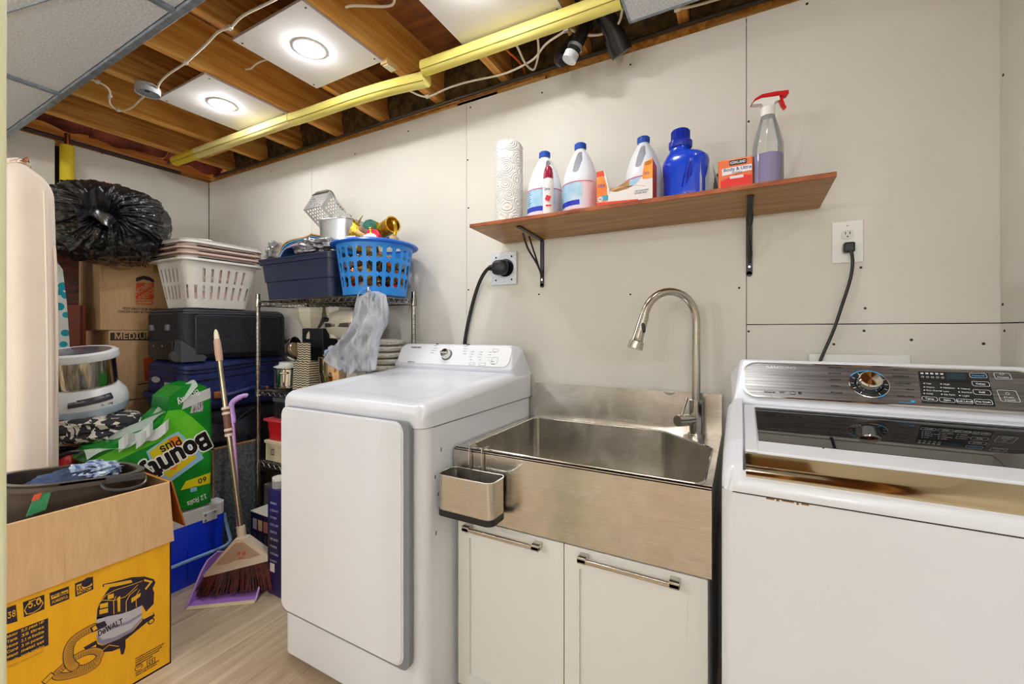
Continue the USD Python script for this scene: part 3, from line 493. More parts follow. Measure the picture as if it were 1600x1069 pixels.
q = part(t, 'display', ext(Polygon(dp).buffer(-.002).buffer(.002), .0012, wp((0, 0), .003), **f), mat('display_black', (28, 29, 32), .18))
part(t, 'screen', ext(Polygon([(0.4259,0.109),(0.5209,0.1127),(0.517,0.0842),(0.4235,0.0815)]), .0008, wp((0, 0), .0042), **f), mat('screen_black', (10, 11, 13), .1), base=q)
part(t, 'screen_glow', ext(Polygon([(0.4785,0.1101),(0.5155,0.1104),(0.5123,0.0899),(0.4755,0.0893)]), .0006, wp((0, 0), .005), **f), mat('screen_teal', (26, 54, 62), .2), base=q)
dl = lambda o: wp(o, .0042)
mm = []
for u0, n in ((1438, 5),):
    for i in range(n): mm.append(ext(rrect(.006, .005, .001), TH, wp([(0.4305,0.1061)][0] + A((.0098 * i, 0)), .005), **f)); mm.append(ext(fr(.006, .005, .0007), TH, wp([(0.4297,0.0944)][0] + A((.0098 * i, 0)), .005), **f))
for s, o in zip(('Hot', 'Warm', 'Eco Warm', 'Cold', 'High', 'Medium', 'Low', 'No Spin', 'Heavy', 'Normal', 'Light'), [(0.4294,0.0716),(0.4273,0.0602),(0.4254,0.05),(0.4235,0.0398),(0.4622,0.0721),(0.4599,0.0608),(0.4577,0.0497),(0.457,0.0398),(0.4928,0.0605),(0.4916,0.0497),(0.4905,0.039)]):
    mm += [txt(s, .0042, dl(A(o) + A((.004, 0))), WR, WU), ext(Point(0, .002).buffer(.0017), TH, dl(o), **f)]
for s, o in zip(('Temp', 'Spin', 'Soil Level'), [(0.4309,0.0257),(0.4637,0.0249),(0.4956,0.0242)]): mm += [ext(fr(.030, .013), TH, dl(o), **f), txt(s, .0046, dl(o), WR, WU, True, mid=True)]
for s, o in zip(('AquaJet', 'Delay', 'Self', 'Pre Soak'), [(0.5385,0.1057),(0.5373,0.0798),(0.5337,0.0543),(0.5294,0.0256)]): mm += [ext(fr(.032, .015), TH, dl(o), **f)] + ([txt(s, .0046, dl(o), WR, WU, True, mid=True)] if s != 'AquaJet' else [])
part(t, 'display_print', mm, WI, base=q, kind='stuff'); part(t, 'display_blue', txt('AquaJet', .0046, dl([(0.5385,0.1057)][0]), WR, WU, True, mid=True), BLUEI, base=q)
for s, o, w, h in zip((('POWER',), ('START', 'PAUSE')), [(0.5829,0.1067),(0.5782,0.0469)], (.030, .034), (.020, .034)):
    q = part(t, 'button', ext(rrect(w, h, .004), .001, wp(o, .003), **f), BR); part(t, 'outline', ext(fr(w, h), TH, wp(o, .004), **f), WI, base=q)
    part(t, 'button_text', [txt(x, .0042, wp(A(o) + A((0, -.004 - .008 * i)), .004), WR, WU, mid=True) for i, x in enumerate(s)] + [ext(Point(0, .007).buffer(.0035).difference(Point(0, .007).buffer(.0026)), TH, wp(o, .004), **f)], WI, base=q)
part(t, 'plug', rb(.304, .334, 1.762, 1.7905, 1.512, 1.545, .006, 2), BLACKP)
part(t, 'power_cord', tube(spline([(.320, 1.765, 1.52), (.326, 1.764, 1.49), (.322, 1.765, 1.43), (.30, 1.765, 1.34), (.272, 1.765, 1.24), (.243, 1.762, 1.16), (.225, 1.755, 1.08), (.22, 1.72, .98), (.22, 1.69, .9)], 8), .0048, 10), BLACKP)

# ---------------------------------------------------------------- sink, its cabinet, tap and caddy
t = thing('laundry_sink', 'brushed stainless steel farmhouse sink with a tall backsplash, between dryer and washer', 'sink', (-.45, 1.45, .6))
hole = Polygon([(-.815, 1.180), (-.081, 1.172), (-.081, 1.548), (-.262, 1.718), (-.815, 1.718)]).buffer(-.03).buffer(.03, quad_segs=8)
deck = sbox(-.843, 1.150, -.062, 1.762)
part(t, 'deck', ext(deck.difference(hole), .005, (0, 0, .855)), STEEL)
part(t, 'apron', [hull([(x, y, z) for x in (-.843, -.062) for y, z in ((1.150, .858), (1.154, .860), (1.150, .636), (1.156, .634), (1.165, .86), (1.165, .634))]), bx(-.843, -.839, 1.16, 1.762, .634, .858), bx(-.066, -.062, 1.16, 1.762, .634, .858)], STEEL)
bs = hole.buffer(.0008); inner = hole.buffer(-.0015)
part(t, 'basin_wall', ext(bs.difference(inner), .216, (0, 0, .641)), STEEL, 40); part(t, 'basin_floor', ext(bs, .004, (0, 0, .638)), STEEL)
q = part(t, 'drain', [mv(lathe([(0, .0045), (.03, .0048), (.042, .0065), (.045, .004), (.045, .002)], 28), -.45, 1.47, .638)], CHROME)
part(t, 'rolled_rim', tube(np.c_[A(hole.exterior.coords)[:-1], np.full(len(hole.exterior.coords) - 1, .860)], .0036, 8, closed=True), CHROME)
part(t, 'backsplash', [bx(-.832, -.061, 1.756, 1.764, .857, 1.012)], STEEL); part(t, 'peeled_film', sheet([[(-.27 + .006 * i, 1.7545 - .02 * math.sin(i / 8 * 3.1) * (j == 1) - .001, 1.010 - .012 * (1 - j) * math.sin(i / 8 * 3.1) - .0005) for j in range(2)] for i in range(9)], .0008), film('film_clear', (225, 222, 214), .35))
t = thing('sink_cabinet', 'white two door vanity cabinet under the steel sink', 'cabinet', (-.45, 1.45, 0))
CAB = mat('cabinet_white', (222, 220, 215), .38)
part(t, 'body', [bx(-.832, -.816, 1.178, 1.755, 0, .634), bx(-.088, -.072, 1.178, 1.755, 0, .634), bx(-.816, -.088, 1.185, 1.74, .07, .09), bx(-.816, -.088, 1.74, 1.755, 0, .59), bx(-.816, -.088, 1.21, 1.225, 0, .07), bx(-.816, -.088, 1.178, 1.2, .57, .6)], CAB)
for x0, x1, ha, hb in ((-.832, -.4555, -.797, -.522), (-.4525, -.072, -.404, -.134)):
    w, h, cx, cz = x1 - x0, .556, (x0 + x1) / 2, .349
    fr2 = affinity.translate(rrect(w, h, .002), cx, cz); pan = affinity.translate(rrect(w - .09, h - .10, .004), cx, cz - .01)
    q = part(t, 'door', [dy(fr2.difference(pan), 1.1775, .018), dy(pan.buffer(.01), 1.1777, .010)], CAB)
    z = .606
    part(t, 'handle', [rb(ha, hb, 1.128, 1.139, z - .006, z + .006, .002, 1), rb(ha, ha + .026, 1.128, 1.1605, z - .008, z + .010, .002, 1), rb(hb - .026, hb, 1.128, 1.1605, z - .008, z + .010, .002, 1)], NICKEL, base=q, label='brushed nickel bar handle')
t = thing('kitchen_tap', 'tall brushed nickel pull down tap on the back corner of the sink', 'faucet', (-.143, 1.69, .86))
b = A((-.143, 1.69, 0.)); dr = A((math.cos(math.radians(222)), math.sin(math.radians(222)), 0.)); Rr = .107
pts = [b + [0, 0, .98], b + [0, 0, 1.10], b + [0, 0, 1.22], b + [0, 0, 1.275]] + [b + dr * Rr * (1 - math.cos(a)) + A((0, 0, 1.285 + Rr * math.sin(a))) for a in np.linspace(.12, math.pi * .93, 16)]
part(t, 'base_ring', cyl(b + [0, 0, .8602], b + [0, 0, .872], .029, n=28), NICKEL); part(t, 'body', cyl(b + [0, 0, .87], b + [0, 0, .995], .0235, n=28), NICKEL)
part(t, 'spout', tube(pts, .0145, 18), NICKEL)
e = A(pts[-1]); dn = e - A(pts[-2]); dn /= np.linalg.norm(dn)
q = part(t, 'spray_head', [tube([e, e + dn * .003, e + dn * .004, e + dn * .085, e + dn * .10, e + dn * .103, e + dn * .128], [.0145, .0145, .0165, .019, .022, .026, .027], 22)], NICKEL)
part(t, 'spray_button', mv(rot(blob((0, 0, 0), (.007, .005, .018), 2.5, 0, 1, 0, 2), -.15, (0, 1, 0)), *(e + dn * .05 + A((.012, -.013, 0)))), BLACKP, base=q)
hd = A((math.cos(math.radians(230)), math.sin(math.radians(230)), 0.)); o = b + [0, 0, .925]
q = part(t, 'lever_hub', tube([o, o + hd * .036, o + hd * .037, o + hd * .088], [.018, .018, .0205, .0205], 22), NICKEL)
part(t, 'lever', tube([o + hd * .068 + [0, 0, .018], o + hd * .060 + A((.012, 0, .085))], [.0052, .0046], 12), NICKEL, base=q)
t = thing('sponge_caddy', 'small stainless steel sponge caddy hooked over the front of the sink', 'sponge holder', (-.735, 1.09, .68))
rc = affinity.translate(rrect(.20, .088, .022), -.735, 1.092)
part(t, 'bin', [ext(rc.difference(rc.buffer(-.0015)), .108, (0, 0, .695)), ext(rc.buffer(-.001), .003, (0, 0, .695))], STEEL, 40)
part(t, 'rubber_base', ext(rc.buffer(.0015), .019, (0, 0, .6765)), BLACKP, 40); part(t, 'bin_rim', tube(np.c_[A(rc.exterior.coords)[:-1], np.full(len(rc.exterior.coords) - 1, .803)], .0018, 6, closed=True), CHROME)
for x in (-.775, -.727): part(t, 'hook', tube([(x, 1.1355, .74), (x, 1.1385, .82), (x, 1.1415, .868), (x, 1.148, .8705), (x, 1.176, .8705), (x, 1.185, .866), (x, 1.186, .84)], .003, 8), NICKEL)

# ---------------------------------------------------------------- on the shelf
ROLLM = usdkit.material(stage, '/World/Looks/embossed_paper', {'tc': ('texture_coordinate', {}), 'v': ('voronoi_texture', dict(scale=19., randomness=.8)), 'a': ('math', dict(math_type='multiply', value2=42.)), 's': ('math', dict(math_type='sine')), 'b': ('bump', dict(strength=.55, distance=.003)), 'p': ('principled_bsdf', dict(base_color=lin((240, 238, 232)), roughness=.95))},
    [('tc.object', 'v.vector'), ('v.distance', 'a.value1'), ('a.value', 's.value1'), ('s.value', 'b.height'), ('b.normal', 'p.normal')], surface='p.BSDF')
x, y = -.884, 1.602; z = tlt(y) + .001
t = thing('paper_towel_roll', 'tall white embossed paper towel roll at the left end of the shelf', 'paper towel', (x, y, z))
part(t, 'roll', mv(lathe([(.021, .002), (.054, 0), (.056, .004), (.056, .352), (.054, .356), (.021, .355), (.021, .002)], 44), x, y, z), ROLLM); part(t, 'core', mv(lathe([(.019, .001), (.0205, .001), (.0205, .357), (.019, .357), (.019, .001)], 20), x, y, z), CARD)
part(t, 'loose_sheet', sheet([[(x + .056 * math.cos(a) + max(0, a - .2) * .012, y + (.056 + max(0, a - .2) * .012) * math.sin(a), z + .006 + .34 * k) for k in np.linspace(0, 1, 12)] for a in np.linspace(-.1, 1.1, 10)], .001), ROLLM)
# bleach jugs
JUG = mat('jug_white', (232, 234, 242), .3); JCAP = mat('cap_blue', (38, 84, 186), .35)
LBL = nmat('label_sky', (120, 190, 224), (214, 226, 242), 9, rough=.4, lo=.3, hi=.6); LBB = mat('label_band_blue', (30, 52, 190), .4); LBR = mat('label_line_red', (206, 60, 92), .4); LBP = mat('label_pink', (236, 218, 226), .4)
def jug(label, x, y, rz, print_back=False):
    t = thing('bleach_jug', label, 'bleach jug', (x, y, tlt(y) + .002), rz, group=None)
    bd = MF(lathe([(0, 0), (.066, 0), (.072, .006), (.073, .02), (.073, .135), (.0715, .15), (.066, .175), (.054, .21), (.040, .240), (.028, .262), (.021, .272), (.0185, .276), (.0185, .290), (0, .290)], 40, sy=.92))
    cut = m3.Manifold.batch_hull([MF(mv(trimesh.creation.icosphere(2, r), c[0], d, c[1])) for c, r in (((.020, .250), .007), ((.026, .215), .013), ((.026, .178), .012)) for d in (-.1, .1)])
    b = TM(bd - cut); part(t, 'body', b, JUG, 40, local=True)
    part(t, 'cap', [lathe([(0, .276), (.021, .276), (.0225, .279), (.0225, .297), (.020, .300), (0, .300)], 28)] + [mv(rot(bx(.0218, .0236, -.0012, .0012, .279, .297), a, (0, 0, 1))) for a in np.linspace(0, 6.1, 24)], JCAP, local=True)
    arc = lambda a0, a1, z0, z1, l: sheet([[((.0734 + l) * math.cos(a), (.0734 + l) * .92 * math.sin(a), zz) for zz in (z0, z1)] for a in np.linspace(math.radians(a0), math.radians(a1), 26)], .0006)
    q = part(t, 'label', arc(-158, -42, .022, .128, .0002), LBL, local=True); part(t, 'band', arc(-158, -52, .038, .057, .0007), LBB, local=True, base=q); part(t, 'side_label', arc(-42, -8, .022, .128, .0002), LBP, local=True, base=q)
    part(t, 'line', arc(-160, -8, .127, .130, .0009), LBR, local=True, base=q); part(t, 'line', arc(-160, -8, .020, .023, .0009), LBR, local=True, base=q); part(t, 'base_band', arc(-158, -10, .023, .036, .0006), LBP, local=True, base=q)
    part(t, 'label_text', [arc(-150, -150 + 14 + (i * 7) % 13, .066 + .0085 * i, .0685 + .0085 * i, .0008) for i in range(7)], mat('label_text_blue', (80, 120, 180), .5), local=True, base=q, kind='stuff'); return t
jug('white bleach jug with a blue cap, the leftmost one beside the paper towel roll', -.725, 1.63, 12)
jug('white blue capped bleach jug with its label in clear view, beside the torn box', -.566, 1.625, -24)
jug('white bleach jug with a blue cap standing behind the torn orange box', -.330, 1.68, -32)
x, y = -.667, 1.535; z = tlt(y) + .001
t = thing('spray_can', 'slim white deodorant spray can with a dark red cap in front of the leftmost jug', 'spray can', (x, y, z))
part(t, 'can', mv(lathe([(0, 0), (.0215, 0), (.0222, .003), (.0222, .128), (.020, .140), (.0185, .144), (0, .144)], 30), x, y, z), mat('can_white', (238, 234, 234), .28)); part(t, 'cap', mv(lathe([(.0185, .1445), (.0195, .147), (.019, .165), (.0155, .184), (.009, .194), (0, .197)], 28), x, y, z), mat('cap_red', (156, 22, 52), .3))
LF = dict(r=(math.cos(.35), math.sin(.35), 0), u=(0, 0, 1)); fo = A((x, y, z)) + A((math.sin(.35), -math.cos(.35), 0)) * .0226
part(t, 'lettering', txt('Dove', .011, fo + A((-.004, 0, .100)), mid=True, w=.022, d=.0012, **LF), mat('letter_navy', (40, 44, 100), .4)); part(t, 'flower', ext(unary_union([Point(.006 * math.cos(a), .006 * math.sin(a)).buffer(.006) for a in (0.5, 2, 3.6, 5)]), .0012, fo + A((0, 0, .063)), **LF), mat('flower_red', (206, 40, 60), .4)); part(t, 'stripe', ext(rrect(.022, .006, .002), .0012, fo + A((.002, 0, .034)), **LF), mat('flower_red', (206, 40, 60), .4))
# torn open box of bags
y = 1.545
t = thing('bag_box', 'torn open orange and white cardboard box of bags on the shelf', 'box', (-.375, 1.59, 1.70))
OR1 = nmat('box_orange', (236, 110, 40), (250, 178, 70), 8, rough=.5); OR2 = mat('box_red', (226, 66, 34), .5); BWH = mat('box_white', (232, 228, 226), .5); INK2 = mat('ink_blue', (50, 70, 150), .5)
z0 = tlt(y) + .001
part(t, 'front_panel', dy(Polygon([(-.474, z0), (-.272, z0), (-.272, 1.862), (-.300, 1.850), (-.306, 1.80), (-.33, 1.776), (-.36, 1.764), (-.40, 1.759), (-.425, 1.765), (-.434, 1.80), (-.440, 1.83), (-.447, 1.848), (-.474, 1.846)]), y, .0015), BWH)
part(t, 'back_panel', dy(Polygon([(-.474, z0 - .003), (-.272, z0 - .003), (-.272, 1.83), (-.30, 1.838), (-.33, 1.829), (-.36, 1.834), (-.39, 1.818), (-.43, 1.80), (-.474, 1.79)]), y + .083, .0015), CARDIN)
part(t, 'end_panel', bx(-.2735, -.272, y, y + .083, z0 - .002, 1.858), OR2); part(t, 'end_panel', bx(-.474, -.4725, y, y + .083, z0 - .002, 1.84), OR2); part(t, 'bottom_panel', bx(-.473, -.273, y, y + .083, z0 - .0025, z0 + .001), CARDIN)
part(t, 'torn_flap', sheet([[(-.43 + .135 * i, y - .002 + .030 * j, 1.762 + .012 * j + .012 * math.sin(3 * i + j)) for j in np.linspace(0, 1, 5)] for i in np.linspace(0, 1, 9)], .0015), CARD)
yf = y - .0016
parts(t, 'orange_print', [dy(Polygon(q), yf) for q in ([(-.474, z0 + .028), (-.432, z0 + .026), (-.436, 1.79), (-.446, 1.824), (-.474, 1.824)], [(-.307, 1.806), (-.306, 1.79), (-.272, 1.79), (-.272, 1.860), (-.300, 1.848)])], OR1); parts(t, 'red_print', [dy(Polygon(q), yf) for q in ([(-.474, z0), (-.320, z0), (-.322, z0 + .018), (-.474, z0 + .026)], [(-.474, 1.825), (-.444, 1.825), (-.448, 1.846), (-.474, 1.845)])], OR2)
part(t, 'blue_print', dy(Polygon([(-.452, z0 + .032), (-.43, z0 + .030), (-.43, z0 + .048), (-.452, z0 + .05)]), yf - .0002), mat('print_cyan', (60, 160, 200), .5)); part(t, 'badge', dy(Point(-.460, z0 + .037).buffer(.010), yf - .0004), BWH)
part(t, 'lettering', [txt('250', .012, (-.298, yf, 1.838), (1, 0, 0), (0, 0, 1), True, w=.021), txt('Ultra', .012, (-.470, yf - .0002, 1.785), (1, 0, 0), (0, 0, 1), True, w=.026), txt('10%', .009, (-.302, yf - .0002, 1.804), (1, 0, 0), (0, 0, 1), True, w=.018), txt('40', .007, (-.466, yf - .0006, z0 + .034), (1, 0, 0), (0, 0, 1), True)], INK2, kind='stuff')
part(t, 'small_print', [txt('STRETCH DRAWSTRING', .0055, (-.334, yf, 1.748), (1, 0, 0), (0, 0, 1), w=.048), txt('KITCHEN BAGS', .0055, (-.334, yf, 1.740), (1, 0, 0), (0, 0, 1), w=.042), txt('Small Garbage', .005, (-.466, yf - .0002, z0 + .012), (1, 0, 0), (0, 0, 1), w=.036)], GREYINK, kind='stuff')
# detergent
x, y = -.172, 1.612; z = tlt(y) + .002
t = thing('detergent_bottle', 'large glossy blue laundry detergent bottle with a wide blue cap', 'detergent bottle', (x, y, z), -20)
BLU = mat('bottle_blue', (18, 66, 204), .16, coat_weight=.4); BLUD = mat('bottle_cap_blue', (20, 48, 170), .18)
def loft(secs, n=40, p=2.6):
    P = []
    for zz, a, b, ox in secs:
        th = np.linspace(0, 2 * math.pi, n, endpoint=False); c, s = np.cos(th), np.sin(th)
        P.append(np.c_[ox + a * np.sign(c) * np.abs(c) ** (2 / p), b * np.sign(s) * np.abs(s) ** (2 / p), np.full(n, zz)])
    V = np.vstack(P + [[(secs[0][3], 0, secs[0][0])], [(secs[-1][3], 0, secs[-1][0])]]); F = []; L = len(secs)
    for i in range(L - 1):
        for k in range(n):
            k2 = (k + 1) % n; F += [[i * n + k, i * n + k2, (i + 1) * n + k2], [i * n + k, (i + 1) * n + k2, (i + 1) * n + k]]
    for k in range(n): F += [[L * n, (k + 1) % n, k], [L * n + 1, (L - 1) * n + k, (L - 1) * n + (k + 1) % n]]
    return trimesh.Trimesh(V, F, process=False)
bd = loft([(0, .066, .048, 0), (.006, .072, .052, 0), (.03, .074, .053, 0), (.07, .074, .052, 0), (.11, .077, .052, 0), (.14, .079, .05, .0), (.155, .076, .048, .0), (.168, .066, .044, -.004), (.18, .045, .038, -.014), (.19, .034, .033, -.018), (.20, .033, .033, -.018)])
cut = m3.Manifold.batch_hull([MF(mv(trimesh.creation.icosphere(2, r), a, d, b)) for a, b, r in ((.044, .135, .010), (.034, .085, .014), (.02, .05, .008)) for d in (-.075, -.052)])
part(t, 'body', TM(MF(bd) - cut), BLU, 45, local=True); part(t, 'handle_recess', mv(rot(loft([(0, .006, .003, 0), (.09, .009, .003, 0)], 12), .1, (0, 1, 0)), .027, -.040, .04), mat('bottle_blue_dark', (14, 34, 150), .2), local=True)  # darker blue piece paints shade into the handle hollow
part(t, 'collar', mv(lathe([(0, .200), (.037, .200), (.040, .205), (.040, .222), (.036, .226), (0, .226)], 32), -.018, 0, 0), BLUD, local=True)
part(t, 'cap', [mv(lathe([(0, .226), (.031, .226), (.0305, .262), (.028, .265), (0, .265)], 32), -.018, 0, 0)] + [mv(rot(bx(.030, .0322, -.0015, .0015, .229, .260), a, (0, 0, 1)), -.018) for a in np.linspace(0, 6.1, 26)], BLUD, local=True)
part(t, 'back_label', mv(rot(bx(-.022, .022, -.001, .001, .02, .13), 1.35, (0, 0, 1)), .072, -.01, 0), mat('label_silver', (180, 190, 210), .4), local=True)
# small things behind
x, y = -.055, 1.705; z = tlt(y) + .001
t = thing('small_jar', 'small dark jar mostly hidden behind the red and orange pack', 'jar', (x, y, z)); part(t, 'body', mv(lathe([(0, 0), (.03, 0), (.032, .005), (.032, .09), (.027, .10), (0, .10)], 22), x, y, z), mat('jar_grey', (126, 120, 112), .4)); part(t, 'lid', mv(lathe([(0, .10), (.029, .10), (.029, .118), (0, .118)], 22), x, y, z), mat('jar_lid', (84, 82, 80), .4))
x0, x1, y = -.066, .036, 1.575; z = tlt(y) + .001
t = thing('wipes_pack', 'small red and orange shrink wrapped pack beside the spray bottle', 'pack', ((x0 + x1) / 2, y, z), 0)
part(t, 'box', rb(x0, x1, y, y + .06, z, z + .118, .006, 2), mat('pack_orange', (236, 120, 70), .25)); yf = y - .0007
part(t, 'red_print', dy(unary_union([Polygon([(x0 + .008, z + .004), (x1 - .004, z + .004), (x1 - .004, z + .055), (x0 + .05, z + .062), (x0 + .008, z + .048)])]), yf), mat('pack_red', (232, 40, 32), .25)); part(t, 'white_print', dy(Polygon([(x0 + .012, z + .064), (x1 - .003, z + .070), (x1 - .003, z + .090), (x0 + .012, z + .088)]), yf), BWH)
part(t, 'name_plate', dy(affinity.translate(rrect(.05, .016, .002), (x0 + x1) / 2 + .008, z + .103), yf), DARKINK); part(t, 'name_text', txt('KIRKLAND', .008, ((x0 + x1) / 2 + .008, yf - .0003, z + .103), (1, 0, 0), (0, 0, 1), True, w=.044, mid=True), WI, kind='stuff')
part(t, 'lettering', [txt('Body & Ultra', .010, (x0 + .016, yf - .0003, z + .077), (1, 0, 0), (0, 0, 1), True, w=.080), txt('Wipes', .006, (x0 + .04, yf - .0003, z + .067), (1, 0, 0), (0, 0, 1), w=.03)], INK2, kind='stuff'); part(t, 'strip', dy(affinity.translate(rrect(.04, .009, .003), (x0 + x1) / 2 + .004, z + .055), yf - .0003), BWH)
part(t, 'loose_wrap', [sheet([[(x0 - .006 + .008 * math.sin(5 * k) - .004 * j, y + .004 + .05 * j, z + .002 + .118 * k) for j in np.linspace(0, 1, 4)] for k in np.linspace(0, 1, 12)], .0006)], film('film_clear', (225, 222, 214), .35))
x, y = .078, 1.60; z = tlt(y) + .001
t = thing('spray_bottle', 'clear spray bottle half full of purple liquid with a red trigger', 'spray bottle', (x, y, z), 12)
CLR = usdkit.material(stage, '/World/Looks/clear_plastic', {'t': ('transparent_bsdf', dict(color=(.93, .94, .93))), 'g': ('glossy_bsdf', dict(color=(1, 1, 1), roughness=.06)), 'd': ('diffuse_bsdf', dict(color=(.8, .8, .78))), 'f': ('fresnel', dict(IOR=1.5)), 'm': ('mix_closure', {}), 'm2': ('mix_closure', dict(fac=.16))}, [('f.fac', 'm.fac'), ('t.BSDF', 'm.closure1'), ('g.BSDF', 'm.closure2'), ('m.closure', 'm2.closure1'), ('d.BSDF', 'm2.closure2')], surface='m2.closure')
part(t, 'bottle', lathe([(0, 0), (.040, 0), (.044, .005), (.0445, .02), (.0445, .145), (.041, .165), (.032, .20), (.022, .235), (.017, .248), (.0165, .262)], 36), CLR, local=True)
part(t, 'liquid', lathe([(0, .003), (.038, .003), (.0425, .008), (.043, .115), (0, .115)], 36), mat('liquid_purple', (150, 132, 204), .15), local=True); part(t, 'dip_tube', tube([(0, 0, .26), (.004, .004, .01)], .0025, 8), CLR, local=True)
part(t, 'collar', [lathe([(0, .244), (.0205, .244), (.0205, .272), (.016, .276), (0, .276)], 24)], WHITEP, local=True)
part(t, 'head', ext(Polygon([(-.046, .290), (-.038, .296), (-.02, .302), (.03, .302), (.032, .289), (.018, .286), (.014, .274), (-.014, .274), (-.020, .284), (-.046, .286)]), .022, (0, .011, 0), **EY), WHITEP, local=True)
part(t, 'shroud', ext(Polygon([(-.049, .288), (-.040, .302), (-.020, .313), (.02, .316), (.056, .315), (.056, .304), (.046, .300), (.02, .303), (-.02, .302), (-.038, .296)]), .026, (0, .013, 0), **EY), REDP, local=True)
part(t, 'trigger', ext(Polygon([(.020, .300), (.044, .302), (.042, .292), (.047, .275), (.052, .264), (.046, .260), (.038, .272), (.032, .288), (.022, .290)]), .012, (0, .006, 0), **EY), REDP, local=True)

# ---------------------------------------------------------------- chrome wire rack and what it carries
t = thing('wire_rack', 'chrome wire shelving rack in the corner left of the dryer', 'shelving rack', (-2.0, 1.6, 0))
RX0, RX1, RY0, RY1 = -2.455, -1.562, 1.45, 1.765; WIRE = nmat('wire_chrome', (150, 146, 138), (190, 186, 178), 20, rough=.22, metal=1.); SLV = mat('sleeve_black', (40, 40, 42), .5)
SZ = (1.420, .905, .500, .12)
for x in (RX0, RX1):
    for y in (RY0, RY1):
        q = part(t, 'post', tube([(x, y, .02), (x, y, 1.462)], .0125, 14), WIRE)
        part(t, 'post_groove', [tube([(x, y, z), (x, y, z + .0022)], .0131, 12) for z in np.arange(.06, 1.45, .026)], mat('groove_dark', (80, 76, 70), .4, .8), base=q, kind='stuff'); part(t, 'foot', cyl((x, y, 0), (x, y, .022), .011), BLACKP, base=q)
        for z in SZ: part(t, 'collar', tube([(x, y, z - .032), (x, y, z + .008)], [.0165, .0155], 12), WIRE, base=q)
for z in SZ:
    q = part(t, 'shelf_frame', [tube(c, .0036, 6) for dz in (0, -.026) for c in ([(RX0, RY0, z + dz), (RX1, RY0, z + dz)], [(RX0, RY1, z + dz), (RX1, RY1, z + dz)], [(RX0, RY0, z + dz), (RX0, RY1, z + dz)], [(RX1, RY0, z + dz), (RX1, RY1, z + dz)])], WIRE, kind='stuff')
    zg = lambda a, b, n: tube([A(a) + (A(b) - A(a)) * i / n + A((0, 0, 0 if i % 2 else -.026)) for i in range(n + 1)], .0026, 5)
    part(t, 'truss', [zg((RX0 + .02, RY0, z), (RX1 - .02, RY0, z), 34), zg((RX0 + .02, RY1, z), (RX1 - .02, RY1, z), 38), zg((RX0, RY0 + .02, z), (RX0, RY1 - .02, z), 14), zg((RX1, RY0 + .02, z), (RX1, RY1 - .02, z), 14)], WIRE, base=q, kind='stuff')
    part(t, 'deck_wires', [tube([(x, RY0, z + .002), (x, RY1, z + .002)], .0019, 5) for x in np.linspace(RX0 + .025, RX1 - .025, 34)] + [tube([(RX0, y, z - .002), (RX1, y, z - .002)], .003, 5) for y in (1.55, 1.66)], WIRE, base=q, kind='stuff')
zt = 1.4245
# tote
t = thing('storage_tote', 'dark navy plastic storage tote on top of the wire rack', 'storage tote', (-2.14, 1.6, zt))
NAVY = mat('tote_navy', (32, 44, 74), .38); nx0, nx1, ny0, ny1 = -2.415, -1.845, 1.455, 1.755
oc = lambda w: affinity.translate(rrect(w[0], w[1], .03), -2.13, 1.605)
P = []
for zz, dw in ((0, 0), (.10, .018), (.105, .03), (.205, .048)):
    c = A(affinity.translate(rrect(.55 + dw, .262 + dw, .03), -2.13, 1.605).exterior.coords)[:-1]; P.append(np.c_[c, np.full(len(c), zt + zz)])
part(t, 'body', [sheet(np.stack(P), .004, closed=True), ext(affinity.translate(rrect(.55, .262, .03), -2.13, 1.605), .004, (0, 0, zt))], NAVY)
part(t, 'rim', ext(affinity.translate(rrect(.628, .336, .035), -2.13, 1.605).difference(affinity.translate(rrect(.588, .296, .03), -2.13, 1.605)), .028, (0, 0, zt + .200)), NAVY); part(t, 'rim_lip', ext(affinity.translate(rrect(.636, .344, .035), -2.13, 1.605).difference(affinity.translate(rrect(.60, .31, .03), -2.13, 1.605)), .008, (0, 0, zt + .222)), NAVY)
zc = zt + .205
zc0 = zc
single('tote_stuffing', 'dark bundle of clothes filling the navy tote below the papers', 'clothes', blob((-2.13, 1.605, zt + .115), (.265, .13, .105), 4, .05, 5, 3, 3), nmat('bundle_dark', (52, 50, 56), (92, 88, 92), 12, rough=.9))
MAGS = [mat('mag_kraft', (206, 152, 88), .6), mat('mag_blue', (92, 152, 196), .4), mat('mag_teal', (58, 116, 150), .4), mat('mag_pink', (214, 170, 190), .4), mat('mag_navy', (44, 84, 140), .4)]
for i, (l, m) in enumerate(zip(('tan backed', 'light blue', 'teal', 'pink edged', 'dark blue'), MAGS)):
    p = [(-2.385 + .012 * i, zc + .028), (-2.345 + .016 * i, zc + .07 + .004 * i), (-2.30 + .02 * i, zc + .118 - .006 * i), (-2.18 + .01 * i, zc + .135 - .008 * i), (-2.06, zc + .15 - .012 * i)]; c = spline([(a, 0, b) for a, b in p], 6)
    S = [[(a, yy, b + .0) for a, _, b in c] for yy in (1.505, 1.60, 1.70)]
    single('folded_magazine', f'{l} folded magazine leaning out of the navy tote', 'magazine', sheet(S, .006), m)
def crumple(c, rad, amp, fr, seed, p=2.4, sub=4, facet=True):
    m = blob(c, rad, p, amp, fr, seed, sub, 2); return m
FOIL = nmat('foil_silver', (150, 150, 156), (206, 206, 212), 6, rough=.24, metal=.85, bump=.5, bscale=16, dist=.02)
single('foil_bag', 'crumpled silver foil bag lying at the front right of the navy tote', 'foil bag', crumple((-2.02, 1.53, zc + .068), (.155, .09, .052), .34, 3.2, 5, 2.2, 5), FOIL, 25)
